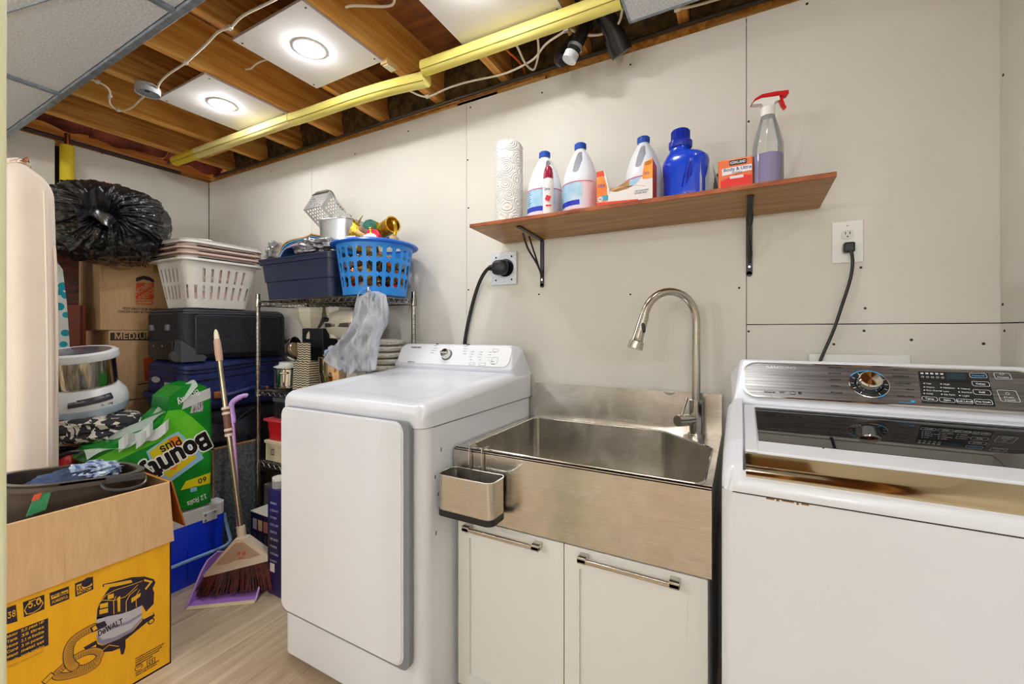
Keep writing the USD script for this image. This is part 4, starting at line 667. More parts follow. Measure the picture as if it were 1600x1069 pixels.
single('plastic_bag', 'small crumpled clear plastic bag at the left edge of the navy tote', 'plastic bag', crumple((-2.415, 1.55, zc + .078), (.045, .07, .075), .35, 3, 9, 2.2, 4), nmat('bag_smoke', (96, 94, 92), (190, 188, 184), 9, rough=.2, bump=.5, bscale=20, dist=.02), 25)
# silver cake mould and grater
ALU = nmat('aluminium', (176, 180, 186), (204, 207, 212), 5, rough=.34, metal=.9)
t = thing('cake_mould', 'scalloped silver aluminium cake mould on top of the navy tote', 'cake tin', (-2.02, 1.62, zc + .1))
P = []
for zz, s in ((0, .96), (.03, .98), (.09, 1.0), (.125, 1.03)):
    P.append([(-1.965 + .135 * s * (1 - .10 * abs(math.cos(2.5 * a))) * math.cos(a), 1.62 + .10 * s * (1 - .10 * abs(math.cos(2.5 * a))) * math.sin(a), zc + .098 + zz) for a in np.linspace(0, 2 * math.pi, 72, endpoint=False)])
part(t, 'wall', sheet(P, .003, closed=True), ALU, 50); part(t, 'base', ext(Polygon(A(P[0])[:, :2]), .003, (0, 0, zc + .098)), ALU); part(t, 'rolled_rim', tube(P[-1], .0035, 6, closed=True), ALU)
t = thing('box_grater', 'silver box grater with a grey handle lying tilted on the cake mould', 'grater', (-2.0, 1.6, zc + .25))
GR = nmat('grater_steel', (190, 192, 196), (218, 219, 222), 9, rough=.25, metal=.8); GRD = mat('grater_hole', (70, 70, 72), .6); GRG = mat('grater_grip', (112, 108, 96), .5)
GO = A((-2.199,1.56,1.943)); ra, fa, ua = A((.8797, .4756, 0)), A((-.4756, .8797, 0)), A((0, 0, 1.)); ga, gb, gc = .135 * ra - .07 * fa, .026 * ra + .094 * ua + .05 * fa, .087 * ra - .118 * ua + .085 * fa
def G(o, e1, e2, rows, cols, r):
    # a perforated sheet spanned by e1, e2 from o
    l1, l2 = np.linalg.norm(e1), np.linalg.norm(e2); hs = [Point(l1 * (.12 + .76 * (c + .25 + .5 * (k % 2) * .8) / cols), l2 * (.14 + .72 * k / (rows - 1))).buffer(r, quad_segs=3) for k in range(rows) for c in range(cols)]
    m = trimesh.creation.extrude_polygon(sbox(0, 0, l1, l2).difference(unary_union(hs)), .0016, engine='earcut'); v = m.vertices; nn = np.cross(e1, e2); nn /= np.linalg.norm(nn)
    m.vertices = GO + o + np.outer(v[:, 0] / l1, e1) + np.outer(v[:, 1] / l2, e2) + np.outer(v[:, 2], nn); return m
for o, e1, e2, rw, cl, r in ((0 * ga, ga, gb, 5, 8, .0055), (ga, gc, gb, 6, 7, .0062), (gc, ga, gb, 5, 8, .0055), (0 * ga, gc, gb, 6, 7, .0062)): part(t, 'grating_face', G(o, e1, e2, rw, cl, r), GR)
part(t, 'frame', [tube([GO, GO + ga, GO + ga + gc, GO + gc], .0032, 8, closed=True)], GR); part(t, 'rail', [tube(spline([GO + gb + .01 * ga, GO + gb * 1.12 + .1 * ga, GO + gb * 1.14 + .9 * ga, GO + gb * 1.05 + ga + .12 * gc, GO + gb * 1.02 + ga + gc], 6), .0048, 8)], GRG)
part(t, 'handle', tube([GO + gb * 1.13 + .12 * ga, GO + gb * 1.15 + .2 * ga, GO + gb * 1.15 + .74 * ga, GO + gb * 1.13 + .8 * ga], [.006, .0095, .0095, .006], 12), GRG)
# blue basket
BB = mat('basket_blue', (36, 138, 226), .32); BBR = mat('basket_rim_blue', (28, 104, 214), .3)
bc = A((-1.645, 1.57)); t = thing('blue_basket', 'round blue plastic laundry basket full of festive decorations on the wire rack', 'laundry basket', (*bc, zt))
nu, sub = 24, 5; nj = nu * sub; rows = [0, .02, .0, 0]
zl = [0, .035, .040, .062, .084, .089, .104, .109, .131, .153, .158, .173, .178, .200, .222, .227, .245, .262]
rad = lambda zz: .152 + .036 * zz / .262
P = [[(bc[0] + rad(zz) * math.cos(2 * math.pi * j / nj), bc[1] + rad(zz) * math.sin(2 * math.pi * j / nj), zt + zz) for j in range(nj)] for zz in zl]
mk = [[True] * nj for _ in range(len(zl) - 1)]
for r0 in (1, 6, 11):
    for k in range(4):
        i = r0 + k
        for j in range(nj):
            if j % sub in (1, 2, 3) and not (k in (0, 3) and j % sub in (1, 3)): mk[i][j] = False
part(t, 'body', [sheet(P, .003, closed=True, mask=mk), ext(Point(*bc).buffer(.152), .003, (0, 0, zt))], BB, 50)
part(t, 'rim', mv(lathe([(.186, .246), (.212, .247), (.216, .252), (.212, .258), (.190, .266), (.184, .264), (.186, .246)], 64), *bc, zt), BBR)
rng = random.Random(11)
cols = [('red', (196, 26, 30)), ('gold', (208, 160, 40)), ('dark green', (26, 60, 44)), ('silver', (190, 190, 196)), ('navy blue', (30, 38, 80)), ('orange', (220, 110, 36)), ('brown', (96, 60, 36))]
k = 0; lay = [(.030, .055, 10), (.030, .118, 10), (.030, .182, 11)]
for r, zz, n in lay:
    for i in range(n):
        c, m = cols[(k * 5 + i * 3) % 7]; a = 2 * math.pi * (i + .3 * k) / n; R_ = rad(zz) - r - .010
        rr = r * (.9 + .1 * rng.random()); o = A((bc[0] + R_ * math.cos(a), bc[1] + R_ * math.sin(a), zt + zz - .02 + (0.0 if k else .0)))
        s = thing('ornament', f'round {c} ornament seen through the slots of the blue basket', 'ornament', o, group=f'{c} ornaments in the blue basket')
        part(s, 'ball', mv(trimesh.creation.icosphere(2, rr), *o), mat('ornament_' + c.replace(' ', '_'), m, .25, .3)); part(s, 'cap', mv(cyl((0, 0, rr - .001), (0, 0, rr + .004), .006, n=8), *o), CHROME)
    k += 1
for i, (a, b, r) in enumerate(((-.02, .01, .075), (.03, -.02, .07))): pass
single('gift_wrap_bundle', 'bundle of dark patterned gift wrap filling the middle of the blue basket', 'gift wrap', blob((*bc, zt + .115), (.095, .095, .11), 3, .08, 5, 4, 3), nmat('wrap_pattern', (60, 40, 30), (190, 150, 70), 30, rough=.5))
GOLD = nmat('gold_metal', (200, 150, 30), (246, 214, 96), 40, rough=.24, metal=.85, bump=.4, bscale=120, dist=.002); GOLDM = nmat('gold_mesh', (150, 106, 10), (236, 196, 60), 60, rough=.35, metal=.7, bump=.8, bscale=90, dist=.004)
zr = zt + .262
t = thing('gold_cup', 'glittering gold cup standing at the left of the blue basket', 'cup', (-1.775, 1.60, zr))
part(t, 'cup', mv(rot(lathe([(0, 0), (.044, 0), (.047, .004), (.050, .10), (.048, .10), (.045, .008), (0, .008)], 28), .06, (0, 1, 0)), -1.775, 1.59, zr - .02), GOLD); part(t, 'lip', mv(rot(lathe([(.051, .098), (.052, .100), (.050, .104), (.047, .102)], 28), .06, (0, 1, 0)), -1.775, 1.59, zr - .02), GOLD)
t = thing('gold_ribbon', 'stiff gold mesh ribbon bow in the blue basket', 'ribbon', (-1.72, 1.55, zr + .07))
for sgn, ox in ((-1, -.075), (1, .075)):
    part(t, 'loop', sheet([[(-1.70 + ox * u_, 1.545 - .012 * math.cos(4 * v_ + ox), zr + .052 + (.03 + .042 * u_) * v_ + .018 * u_ * (-sgn)) for v_ in np.linspace(-1, 1, 9)] for u_ in np.linspace(.03, 1.25, 10)], .003), GOLDM)
part(t, 'knot', mv(blob((0, 0, 0), (.016, .014, .022), 2, .15, 4, 2, 3), -1.70, 1.535, zr + .055), GOLDM); part(t, 'tail', sheet([[(-1.765 + .03 * u_ + .012 * v_, 1.56, zr + .11 + .045 * u_ + .01 * v_) for v_ in (-1, 0, 1)] for u_ in np.linspace(-1, 1, 6)], .003), GOLDM)
t = thing('gold_mug', 'gold mug with a big round handle lying at the right of the blue basket', 'mug', (-1.56, 1.60, zr + .05))
mT = lambda m: mv(rot(rot(m, math.radians(82), (0, 1, 0)), -.25, (0, 0, 1)), -1.63, 1.60, zr + .080)
part(t, 'cup', mT(lathe([(0, .002), (.038, .002), (.040, .006), (.040, .10), (.043, .103), (.043, .108), (.037, .108), (.036, .008), (0, .008)], 30)), GOLD); part(t, 'handle', tube(spline([(-1.535, 1.575, zr + .105), (-1.512, 1.565, zr + .098), (-1.498, 1.56, zr + .06), (-1.512, 1.56, zr + .02), (-1.545, 1.565, zr + .0)], 6), .009, 10), mat('gold_smooth', (224, 178, 50), .22, .8))
t = thing('plush_ball_cap', 'green and brown striped cap shape poking out of the blue basket', 'decoration', (-1.65, 1.56, zr + .06))
part(t, 'crown', mv(rot(lathe([(0, .05), (.02, .048), (.036, .036), (.044, .016), (.045, 0), (0, 0)], 26), .5, (0, 1, 0)), -1.668, 1.56, zr + .082), nmat('felt_green', (40, 90, 74), (70, 130, 108), 20, rough=.9)); part(t, 'band', mv(rot(lathe([(.044, 0), (.053, -.004), (.055, -.016), (.050, -.022), (0, -.022), (0, 0)], 26), .5, (0, 1, 0)), -1.668, 1.56, zr + .082), nmat('felt_brown', (120, 88, 70), (160, 126, 100), 20, rough=.9)); part(t, 'brim', mv(rot(lathe([(0, -.022), (.054, -.022), (.060, -.03), (.058, -.04), (0, -.04)], 26), .5, (0, 1, 0)), -1.664, 1.555, zr + .080), nmat('felt_tan', (200, 160, 100), (222, 186, 128), 20, rough=.9))
t = thing('plush_figure', 'plush festive figure with a red hat and fluffy white face in the blue basket', 'plush toy', (-1.6, 1.52, zr + .02))
FELT = nmat('felt_red', (206, 24, 56), (232, 50, 80), 20, rough=.85); FUR = nmat('fur_white', (226, 224, 222), (248, 247, 245), 60, rough=1., bump=.8, bscale=120, dist=.004)
part(t, 'face', mv(blob((0, 0, 0), (.050, .035, .036), 2, .08, 7, 3, 4), -1.605, 1.50, zr + .008), FUR); part(t, 'hat', [hull([(-1.675, 1.50, zr + .002), (-1.668, 1.53, zr + .006), (-1.645, 1.50, zr + .046), (-1.606, 1.50, zr + .072), (-1.600, 1.53, zr + .066), (-1.612, 1.50, zr + .046), (-1.645, 1.495, zr + .018)]), hull([(-1.596, 1.50, zr + .068), (-1.586, 1.53, zr + .064), (-1.545, 1.50, zr + .038), (-1.54, 1.53, zr + .006), (-1.56, 1.495, zr + .0), (-1.588, 1.495, zr + .036)])], FELT)
part(t, 'eye', mv(trimesh.creation.icosphere(1, .005), -1.60, 1.466, zr + .012), BLACKP); part(t, 'braid', [mv(trimesh.creation.icosphere(1, .007), -1.60 + .002 * i, 1.495, zr + .068 - .011 * i) for i in range(4)], GOLD, kind='stuff')
single('fur_tuft', 'white fluffy tuft at the front rim of the blue basket', 'decoration', blob((-1.70, 1.47, zr + .008), (.05, .03, .026), 2, .3, 5, 4, 4), FUR)
t = thing('decoration_ball', 'brown and black decoration ball at the right rim of the blue basket', 'decoration', (-1.50, 1.56, zr)); part(t, 'ball', mv(trimesh.creation.icosphere(3, .030), -1.508, 1.555, zr + .006), nmat('ball_brown', (150, 120, 84), (190, 160, 120), 14, rough=.6)); part(t, 'patch', mv(rot(blob((0, 0, 0), (.012, .006, .018), 2, 0, 1, 0, 2), .3, (0, 1, 0)), -1.518, 1.527, zr + .008), BLACKP)
# things on the second shelf
zs = .9085
t = thing('steel_pot', 'small stainless steel pot with a glass lid on the second rack shelf', 'pot', (-2.33, 1.56, zs))
o = A((-2.345, 1.575, zs)); part(t, 'body', mv(lathe([(0, 0), (.070, 0), (.084, .012), (.088, .03), (.088, .118), (.094, .124), (.094, .128), (.086, .126), (.085, .03), (0, .006)], 40), *o), CHROME); part(t, 'lid', mv(lathe([(.086, .128), (.088, .132), (.06, .142), (.058, .158), (.0, .162), (0, .13)], 36), *o), mat('lid_white', (226, 226, 222), .2)); part(t, 'handle', [tube([o + A((.05, -.072, .10)), o + A((.055, -.095, .10)), o + A((.08, -.075, .10)), o + A((.07, -.056, .10))], .004, 8)], CHROME)
CHEV = usdkit.material(stage, '/World/Looks/chevron_paper', {'tc': ('texture_coordinate', {}), 'sx': ('separate_xyz', {}), 'w': ('math', dict(math_type='multiply', value2=52.)), 'pp': ('math', dict(math_type='pingpong', value2=1.)), 'k': ('math', dict(math_type='multiply', value2=.006)), 'a': ('math', dict(math_type='add')), 'f': ('math', dict(math_type='multiply', value2=78.)), 'fr': ('math', dict(math_type='fraction')), 'g': ('math', dict(math_type='greater_than', value2=.5)), 'm': ('mix', dict(color1=lin((206, 196, 168)), color2=lin((62, 56, 46)))), 'p': ('principled_bsdf', dict(roughness=.6))},
    [('tc.object', 'sx.vector'), ('sx.x', 'w.value1'), ('w.value', 'pp.value1'), ('pp.value', 'k.value1'), ('sx.z', 'a.value1'), ('k.value', 'a.value2'), ('a.value', 'f.value1'), ('f.value', 'fr.value1'), ('fr.value', 'g.value1'), ('g.value', 'm.fac'), ('m.color', 'p.base_color')], surface='p.BSDF')
t = thing('gift_bag', 'cream and black chevron striped paper gift bag on the second rack shelf', 'gift bag', (-2.11, 1.53, zs))
part(t, 'body', [hull([(-2.175, 1.475, zs), (-2.035, 1.475, zs), (-2.04, 1.56, zs), (-2.17, 1.56, zs), (-2.175, 1.48, zs + .175), (-2.04, 1.48, zs + .175), (-2.045, 1.55, zs + .175), (-2.17, 1.55, zs + .175)]), bx(-2.155, -2.045, 1.488, 1.492, zs + .17, zs + .278)], CHEV)
t = thing('black_box', 'black box with a small white picture behind the chevron gift bag', 'box', (-2.2, 1.6, zs))
part(t, 'body', rb(-2.235, -2.055, 1.575, 1.70, zs, zs + .355, .003, 1), mat('box_black', (24, 24, 30), .4)); part(t, 'picture', dy(Polygon([(-2.195, zs + .296), (-2.165, zs + .294), (-2.163, zs + .324), (-2.17, zs + .34), (-2.19, zs + .322)]), 1.5735), mat('picture_cream', (206, 198, 170), .5))
t = thing('mixing_bowl', 'shiny steel mixing bowl tipped on its side against the gift bag', 'bowl', (-2.27, 1.52, zs + .22)); 
o = (-2.258, 1.54, zs + .235); bT = lambda m: mv(rot(rot(m, math.radians(78), (0, 1, 0)), .5, (0, 0, 1)), *o)
part(t, 'shell', bT(lathe([(0, -.05), (.03, -.046), (.06, -.02), (.072, .012), (.069, .012), (.057, -.018), (.028, -.043), (0, -.047)], 36)), CHROME); part(t, 'rim', bT(lathe([(.069, .012), (.074, .013), (.074, .017), (.069, .015)], 36)), CHROME)
t = thing('round_tin', 'small round metal tin lid leaning on the tipped steel bowl', 'tin', (-2.2, 1.5, zs + .22)); o = (-2.182, 1.465, zs + .235); part(t, 'body', mv(rot(rot(lathe([(0, 0), (.036, 0), (.038, .004), (.038, .03), (.035, .034), (0, .034)], 28), math.radians(80), (0, 1, 0)), .3, (0, 0, 1)), *o), mat('tin_warm', (170, 150, 124), .25, .9)); part(t, 'seal', mv(rot(rot(lathe([(.038, .006), (.042, .008), (.042, .014), (.038, .016)], 28), math.radians(80), (0, 1, 0)), .3, (0, 0, 1)), *o), BLACKP)
t = thing('steel_mixing_bowl', 'large shiny steel bowl reflecting orange beside the chevron gift bag', 'bowl', (-1.9, 1.58, zs)); o = A((-1.905, 1.585, zs))
part(t, 'bowl', mv(lathe([(0, 0), (.06, 0), (.09, .02), (.115, .07), (.122, .13), (.124, .20), (.128, .204), (.121, .205), (.119, .13), (.11, .07), (.085, .024), (0, .005)], 48), *o), mat('bowl_warm', (214, 186, 150), .1, 1.)); part(t, 'grip', tube(spline([o + A((-.122, -.02, .195)), o + A((-.139, -.03, .15)), o + A((-.132, -.03, .08)), o + A((-.10, -.02, .03))], 6), .008, 8), BLACKP)
single('denim_cloth', 'crumpled blue and white patterned cloth lying in the steel bowl', 'cloth', [blob((-1.93, 1.57, zs + .205), (.075, .06, .045), 2.1, .35, 3.5, 6, 5)], nmat('denim', (52, 74, 116), (170, 184, 210), 26, rough=.9, bump=.4, bscale=60))
# pale planters hanging under the top shelf level
def planter(x, y, w, label):
    t = thing('planter_bowl', label, 'bowl', (x, y, zs + .355)); o = (x, y, zs + .356)
    part(t, 'body', [mv(lathe([(0, 0), (.042, 0), (.062, .03), (.076, .062), (.078, .092), (.074, .092), (.071, .064), (.056, .034), (0, .008)], 8, sx=w), *o)], mat('planter_cream', (206, 198, 180), .4), 20); part(t, 'rim', mv(lathe([(.074, .092), (.081, .092), (.083, .118), (.078, .118), (.074, .094)], 8, sx=w), *o), mat('planter_rim', (220, 214, 200), .35), 20)
planter(-2.185, 1.60, 1.15, 'pale cream faceted bowl under the top rack shelf, the left one'); planter(-2.005, 1.655, .95, 'pale cream faceted bowl under the top rack shelf, the right one behind the mixer')
t = thing('stand_mixer', 'silver stand mixer with its head toward the left on the second rack shelf', 'stand mixer', (-1.75, 1.62, zs))
MIX = mat('mixer_silver', (214, 206, 188), .26, .25)
o = A((-1.845, 1.565, 1.288)); hd = lambda m: mv(rot(m, math.radians(-10), (0, 0, 1)), *o)
H_ = rot(loft([(-.15, .032, .028, .0), (-.145, .054, .046, .0), (-.11, .074, .056, .004), (-.04, .084, .062, .006), (.05, .080, .060, .004), (.11, .066, .052, 0), (.135, .036, .03, 0)], 36, 2.3), math.pi / 2, (0, 1, 0)); H_ = rot(H_, math.pi / 2, (1, 0, 0)) if False else H_
part(t, 'head', hd(H_), MIX, 50); part(t, 'trim_band', hd(rb(-.125, .12, -.0605, .0605, -.020, .004, .004, 1)), mat('mixer_band', (170, 160, 142), .25, .9)); part(t, 'hub', hd(tube([(-.13, -.01, .022), (-.165, -.012, .022)], [.022, .024], 20)), CHROME); part(t, 'hub_hole', hd(cyl((-.1652, -.012, .022), (-.1662, -.012, .022), .014)), BLACKP); part(t, 'hub_knob', hd(tube([(-.10, -.055, .022), (-.10, -.082, .022)], .012, 14)), BLACKP)
part(t, 'lettering', hd(txt('KitchenAid', .016, (-.118, -.0615, -.016), (1, 0, 0), (0, 0, 1), True, w=.10)), DARKINK); part(t, 'planetary', hd(lathe([(0, -.062), (.045, -.062), (.052, -.066), (.052, -.078), (.03, -.082), (.012, -.086), (.012, -.13), (0, -.13)], 28)) if False else mv(lathe([(0, -.055), (.048, -.055), (.052, -.062), (.050, -.078), (.028, -.082), (.010, -.086), (.009, -.135), (0, -.135)], 28), *(o + A((-.075, .012, 0)))), MIX)
part(t, 'column', [hull([(*(o + A((a, b, c)))[:2], c) for a, b, c in ((.05, -.045, 1.24), (.12, -.045, 1.24), (.05, .045, 1.24), (.12, .045, 1.24), (.05, -.05, zs + .03), (.13, -.05, zs + .03), (.05, .05, zs + .03), (.13, .05, zs + .03))]), rb(-1.90 + .02, -1.66, 1.72, 1.76, zs, zs + .03, .01, 1), rb(-1.78, -1.66, 1.54, 1.72, zs, zs + .03, .01, 1)], MIX)
# hanging bag
BAGF = bagfilm('bag_grey_film', (212, 215, 224), .62, .14, 26.)
t = thing('hanging_bag', 'translucent grey plastic shopping bag hanging from the front right rack post', 'plastic bag', (-1.56, 1.41, 1.2))
out = [(-1.589,1.399),(-1.529,1.426),(-1.468,1.43),(-1.412,1.41),(-1.4,1.357),(-1.416,1.285),(-1.46,1.212),(-1.472,1.123),(-1.476,1.07),(-1.593,1.053),(-1.703,1.063),(-1.781,1.082),(-1.824,1.106),(-1.763,1.162),(-1.68,1.216),(-1.623,1.271),(-1.601,1.338)]
pb = Polygon(out).buffer(.004); mnx, mnz, mxx, mxz = pb.bounds; S = []
for i, zz in enumerate(np.linspace(mnz + .003, mxz - .003, 46)):
    g = pb.intersection(sbox(-9, zz - 1e-4, 9, zz + 1e-4)).bounds; cx, hw_ = (g[0] + g[2]) / 2, (g[2] - g[0]) / 2; fat = .012 + .026 * math.sin(math.pi * min(1, (mxz - zz) / (mxz - mnz) * .9))
    S.append([(cx + hw_ * math.cos(a), 1.408 - fat * (1 + .5 * math.sin(7 * a + 14 * zz) + .35 * math.sin(13 * a + 4 - 20 * zz)) * math.sin(a), zz) for a in np.linspace(0, 2 * math.pi, 48, endpoint=False)])
part(t, 'bag', sheet(S, .0006, closed=True), BAGF, 60); part(t, 'handle_loop', [tube(spline([(-1.615, 1.43, 1.40), (-1.59, 1.428, 1.438), (-1.56, 1.4345, 1.45), (-1.53, 1.428, 1.436), (-1.512, 1.43, 1.39)], 6), .004, 6)], BAGF)
part(t, 'fold', [sheet([[(-1.64 + .10 * u_ + .02 * v_, 1.375 - .01 * math.sin(3 * u_), 1.11 + .06 * math.sin(2.6 * u_ + .3) * v_ - .015 * u_) for v_ in (-1, 0, 1)] for u_ in np.linspace(-1, 1, 12)], .0006)], BAGF)
PAD = nmat('ribbed_cotton', (206, 200, 186), (226, 221, 208), 5, (40, 40, 1), .9, bump=.5, bscale=6, dist=.004)
for i in range(9):
    o = A((-1.665, 1.655, zs + .0165 + .033 * i)); c = blob((0, 0, 0), (.092, .088, .0175), 3.2, .04, 4, i, 4)
    t = thing('folded_pad', ('white ribbed seat pad on the top of the stack behind the dryer' if i == 8 else 'white ribbed seat pad second from the top of the stack behind the dryer' if i == 7 else 'white ribbed seat pad third from the top of the stack behind the dryer' if i == 6 else 'white ribbed seat pad fourth from the top of the stack behind the dryer' if i == 5 else 'white ribbed seat pad low in the stack, hidden behind the dryer'), 'seat pad', o, group=None if i > 4 else 'seat pads hidden behind the dryer'); part(t, 'pad', mv(rot(c, .1 * (i % 3), (0, 0, 1)), *o), PAD); part(t, 'piping', mv(rot(tube([(.090 * math.copysign(abs(math.cos(a)) ** .62, math.cos(a)), .086 * math.copysign(abs(math.sin(a)) ** .62, math.sin(a)), 0) for a in np.linspace(0, 2 * math.pi, 40, endpoint=False)], .0026, 5, closed=True), .1 * (i % 3), (0, 0, 1)), *o), mat('piping_grey', (150, 144, 132), .8))
# lower rack shelves
zl_ = .504
t = thing('cream_box', 'cream cardboard box, the bottom one of three on the third rack shelf', 'box', (-2.38, 1.6, zl_)); part(t, 'body', rb(-2.415, -2.15, 1.47, 1.70, zl_, zl_ + .115, .003, 1), mat('box_cream', (216, 200, 164), .6)); part(t, 'lid_edge', rb(-2.42, -2.145, 1.465, 1.705, zl_ + .10, zl_ + .117, .002, 1), mat('box_cream_lid', (226, 210, 176), .6)); part(t, 'mark', dy(affinity.translate(rrect(.03, .035, .002).difference(rrect(.022, .027, .001)).union(rrect(.003, .03, .001)), -2.345, zl_ + .055), 1.4685), DARKINK)
t = thing('red_box', 'bright red lidded box on top of the cream box', 'box', (-2.38, 1.6, zl_ + .12)); part(t, 'body', vb(-2.405, -2.17, 1.485, 1.69, zl_ + .1175, zl_ + .225, .01, 4, (-.008, -.008)), mat('box_red_gloss', (206, 30, 36), .35)); part(t, 'lid', rb(-2.43, -2.15, 1.465, 1.71, zl_ + .2255, zl_ + .24, .003, 1), mat('box_red_lid', (226, 80, 84), .3))
t = thing('dark_tin', 'dark ribbed box on top of the red box', 'box', (-2.36, 1.6, zl_ + .24)); part(t, 'body', rb(-2.385, -2.16, 1.50, 1.69, zl_ + .2405, zl_ + .335, .003, 1), mat('tin_dark', (40, 40, 46), .4)); part(t, 'lid', rb(-2.39, -2.155, 1.495, 1.695, zl_ + .336, zl_ + .365, .004, 1), mat('tin_lid', (96, 96, 98), .35)); parts(t, 'rib', [bx(-2.375 + .03 * i, -2.37 + .03 * i, 1.497, 1.50, zl_ + .25, zl_ + .33) for i in range(7)], mat('tin_rib', (24, 24, 28), .4)); part(t, 'tag', bx(-2.275, -2.25, 1.4965, 1.4995, zl_ + .27, zl_ + .30), WHITEP)
zb = .124
for i, (c, l) in enumerate((((90, 86, 84), 'dull grey'), ((70, 62, 52), 'dark brown'))): t = thing('shelf_carton', f'{l} carton on the lowest rack shelf', 'box', (-2.3 + .3 * i, 1.6, zb)); part(t, 'body', rb(-2.43 + .3 * i, -2.16 + .3 * i, 1.47, 1.74, zb, zb + .24, .003, 1), mat(f'carton_{i}', c, .7)); part(t, 'tape', rb(-2.31 + .3 * i, -2.28 + .3 * i, 1.4695, 1.7405, zb + .1, zb + .2405, .001, 1), mat('tape', (150, 132, 100), .4))
# game boxes on the floor in front of the rack
t = thing('picture_box', 'black box with a white top and three small pictures on the floor by the broom', 'box', (-2.18, 1.36, 0))
part(t, 'body', rb(-2.265, -2.00, 1.30, 1.43, 0, .300, .003, 1), mat('box_night', (26, 26, 34), .4)); part(t, 'top', rb(-2.267, -1.998, 1.298, 1.432, .3005, .306, .002, 1), mat('box_top', (214, 210, 196), .5))
for i, c in enumerate(((190, 186, 180), (216, 180, 120), (196, 120, 96))): q = part(t, 'picture', dy(affinity.translate(rrect(.034, .055, .002), -2.225 + .046 * i, .245), 1.2985), mat(f'pic_{i}', c, .4)); part(t, 'caption', dy(affinity.translate(rrect(.026, .11, .002), -2.225 + .046 * i, .145), 1.2985), mat('caption_grey', (70, 70, 84), .5), base=q)
t = thing('tall_box', 'tall dark blue and purple printed box beside the dryer', 'box', (-2.0, 1.27, 0))
part(t, 'body', rb(-1.988, -1.80, 1.22, 1.29, 0, .500, .003, 1), nmat('box_galaxy', (18, 16, 40), (60, 50, 130), 6, rough=.35, lo=.4, hi=.75)); part(t, 'print', [txt(s, .010, (-1.965, 1.2185, .43 - .034 * i), (1, 0, 0), (0, 0, 1), w=.05 + .01 * (i % 2)) for i, s in enumerate(('SMART', 'LIGHT', 'STRIP', 'COLOR', 'REMOTE', 'MUSIC', 'POWER', 'HOME', 'EASY'))], mat('print_lilac', (180, 180, 214), .5), kind='stuff'); part(t, 'barcode', dy(sbox(-1.965, .11, -1.93, .15), 1.2185), WHITEP)
t = thing('tin_can', 'small cylindrical can with a pale lid standing on the black picture box', 'can', (-2.1, 1.37, .306)); part(t, 'can', mv(lathe([(0, 0), (.040, 0), (.040, .085), (0, .085)], 24), -2.085, 1.37, .3065), nmat('can_print', (180, 150, 90), (90, 76, 50), 14, rough=.4)); part(t, 'lid', mv(lathe([(0, .0855), (.041, .0855), (.041, .10), (0, .10)], 24), -2.085, 1.37, .3065), mat('can_lid', (220, 216, 206), .3))
t = thing('white_can', 'white lidded can standing on the tall dark blue box', 'can', (-1.948, 1.256, .5005)); part(t, 'can', mv(lathe([(0, 0), (.033, 0), (.033, .035), (0, .035)], 24), -1.948, 1.256, .5005), mat('can_grey', (150, 150, 150), .3)); part(t, 'lid', mv(lathe([(0, .0355), (.0335, .0355), (.0335, .048), (.02, .05), (0, .05)], 24), -1.948, 1.256, .5005), mat('can_lid', (220, 216, 206), .3))

# ---------------------------------------------------------------- the heap at the left
KR = CARD
def carton(name, label, x0, x1, y0, y1, z0, z1, loc=None):
    t = thing(name, label, 'cardboard box', ((x0 + x1) / 2, (y0 + y1) / 2, z0)); part(t, 'body', rb(x0, x1, y0, y1, z0, z1, .004, 1), KR)
    part(t, 'tape', [bx(x0 + .01, x1 - .01, (y0 + y1) / 2 - .025, (y0 + y1) / 2 + .025, z1 + .0002, z1 + .001), bx(x1 + .0002, x1 + .001, (y0 + y1) / 2 - .025, (y0 + y1) / 2 + .025, z1 - .05, z1 + .0005)], mat('box_tape', (176, 138, 90), .3)); return t
xb = -3.10
t = carton('moving_box', 'brown cardboard moving box with an orange logo, under the black bag', xb - .42, xb, .966, 1.50, 1.2535, 1.651)
LOGO = dict(x=xb + .0002)
part(t, 'logo_square', dx(Polygon([(1.124,1.528),(1.209,1.538),(1.209,1.438),(1.122,1.433)]), xb + .0002), ORANGEINK)
lc = A([(1.166,1.485)][0])
part(t, 'logo_text', [txt(s, .026, (xb + .0009, lc[0] + o[0], lc[1] + o[1]), (0, 1, .0) if False else (0, math.cos(.72), math.sin(.72)), (0, -math.sin(.72), math.cos(.72)), True, w=.10, mid=True) for s, o in (('HOME', (-.012, .014)), ('DEPOT', (.014, -.016)))], KR, kind='stuff')
part(t, 'logo_roof', dx(Polygon([(1.122,1.541),(1.125,1.56),(1.158,1.575),(1.189,1.571),(1.211,1.554),(1.208,1.538),(1.186,1.549),(1.158,1.554),(1.128,1.538)]), xb + .0002), DARKINK)
part(t, 'logo_caption', dx(Polygon([(1.125,1.427),(1.205,1.432),(1.205,1.407),(1.125,1.403)]).difference(Polygon([(1.13,1.422),(1.2,1.426),(1.2,1.413),(1.13,1.409)])), xb + .0002), ORANGEINK)
c = [(1.042,1.373),(1.042,1.359),(1.084,1.382)]
part(t, 'small_print', [txt('KEEP AWAY FROM MOISTURE AND HEAT', .013, (xb + .0002, c[2][0] - .02, c[2][1] - .01), (0, 1, 0), (0, 0, 1), True, w=.26), txt('CONTENTS MAY BE FRAGILE HANDLE WITH CARE', .013, (xb + .0002, c[1][0] - .0, c[1][1] - .006), (0, 1, 0), (0, 0, 1), True, w=.30)], DARKINK, kind='stuff')
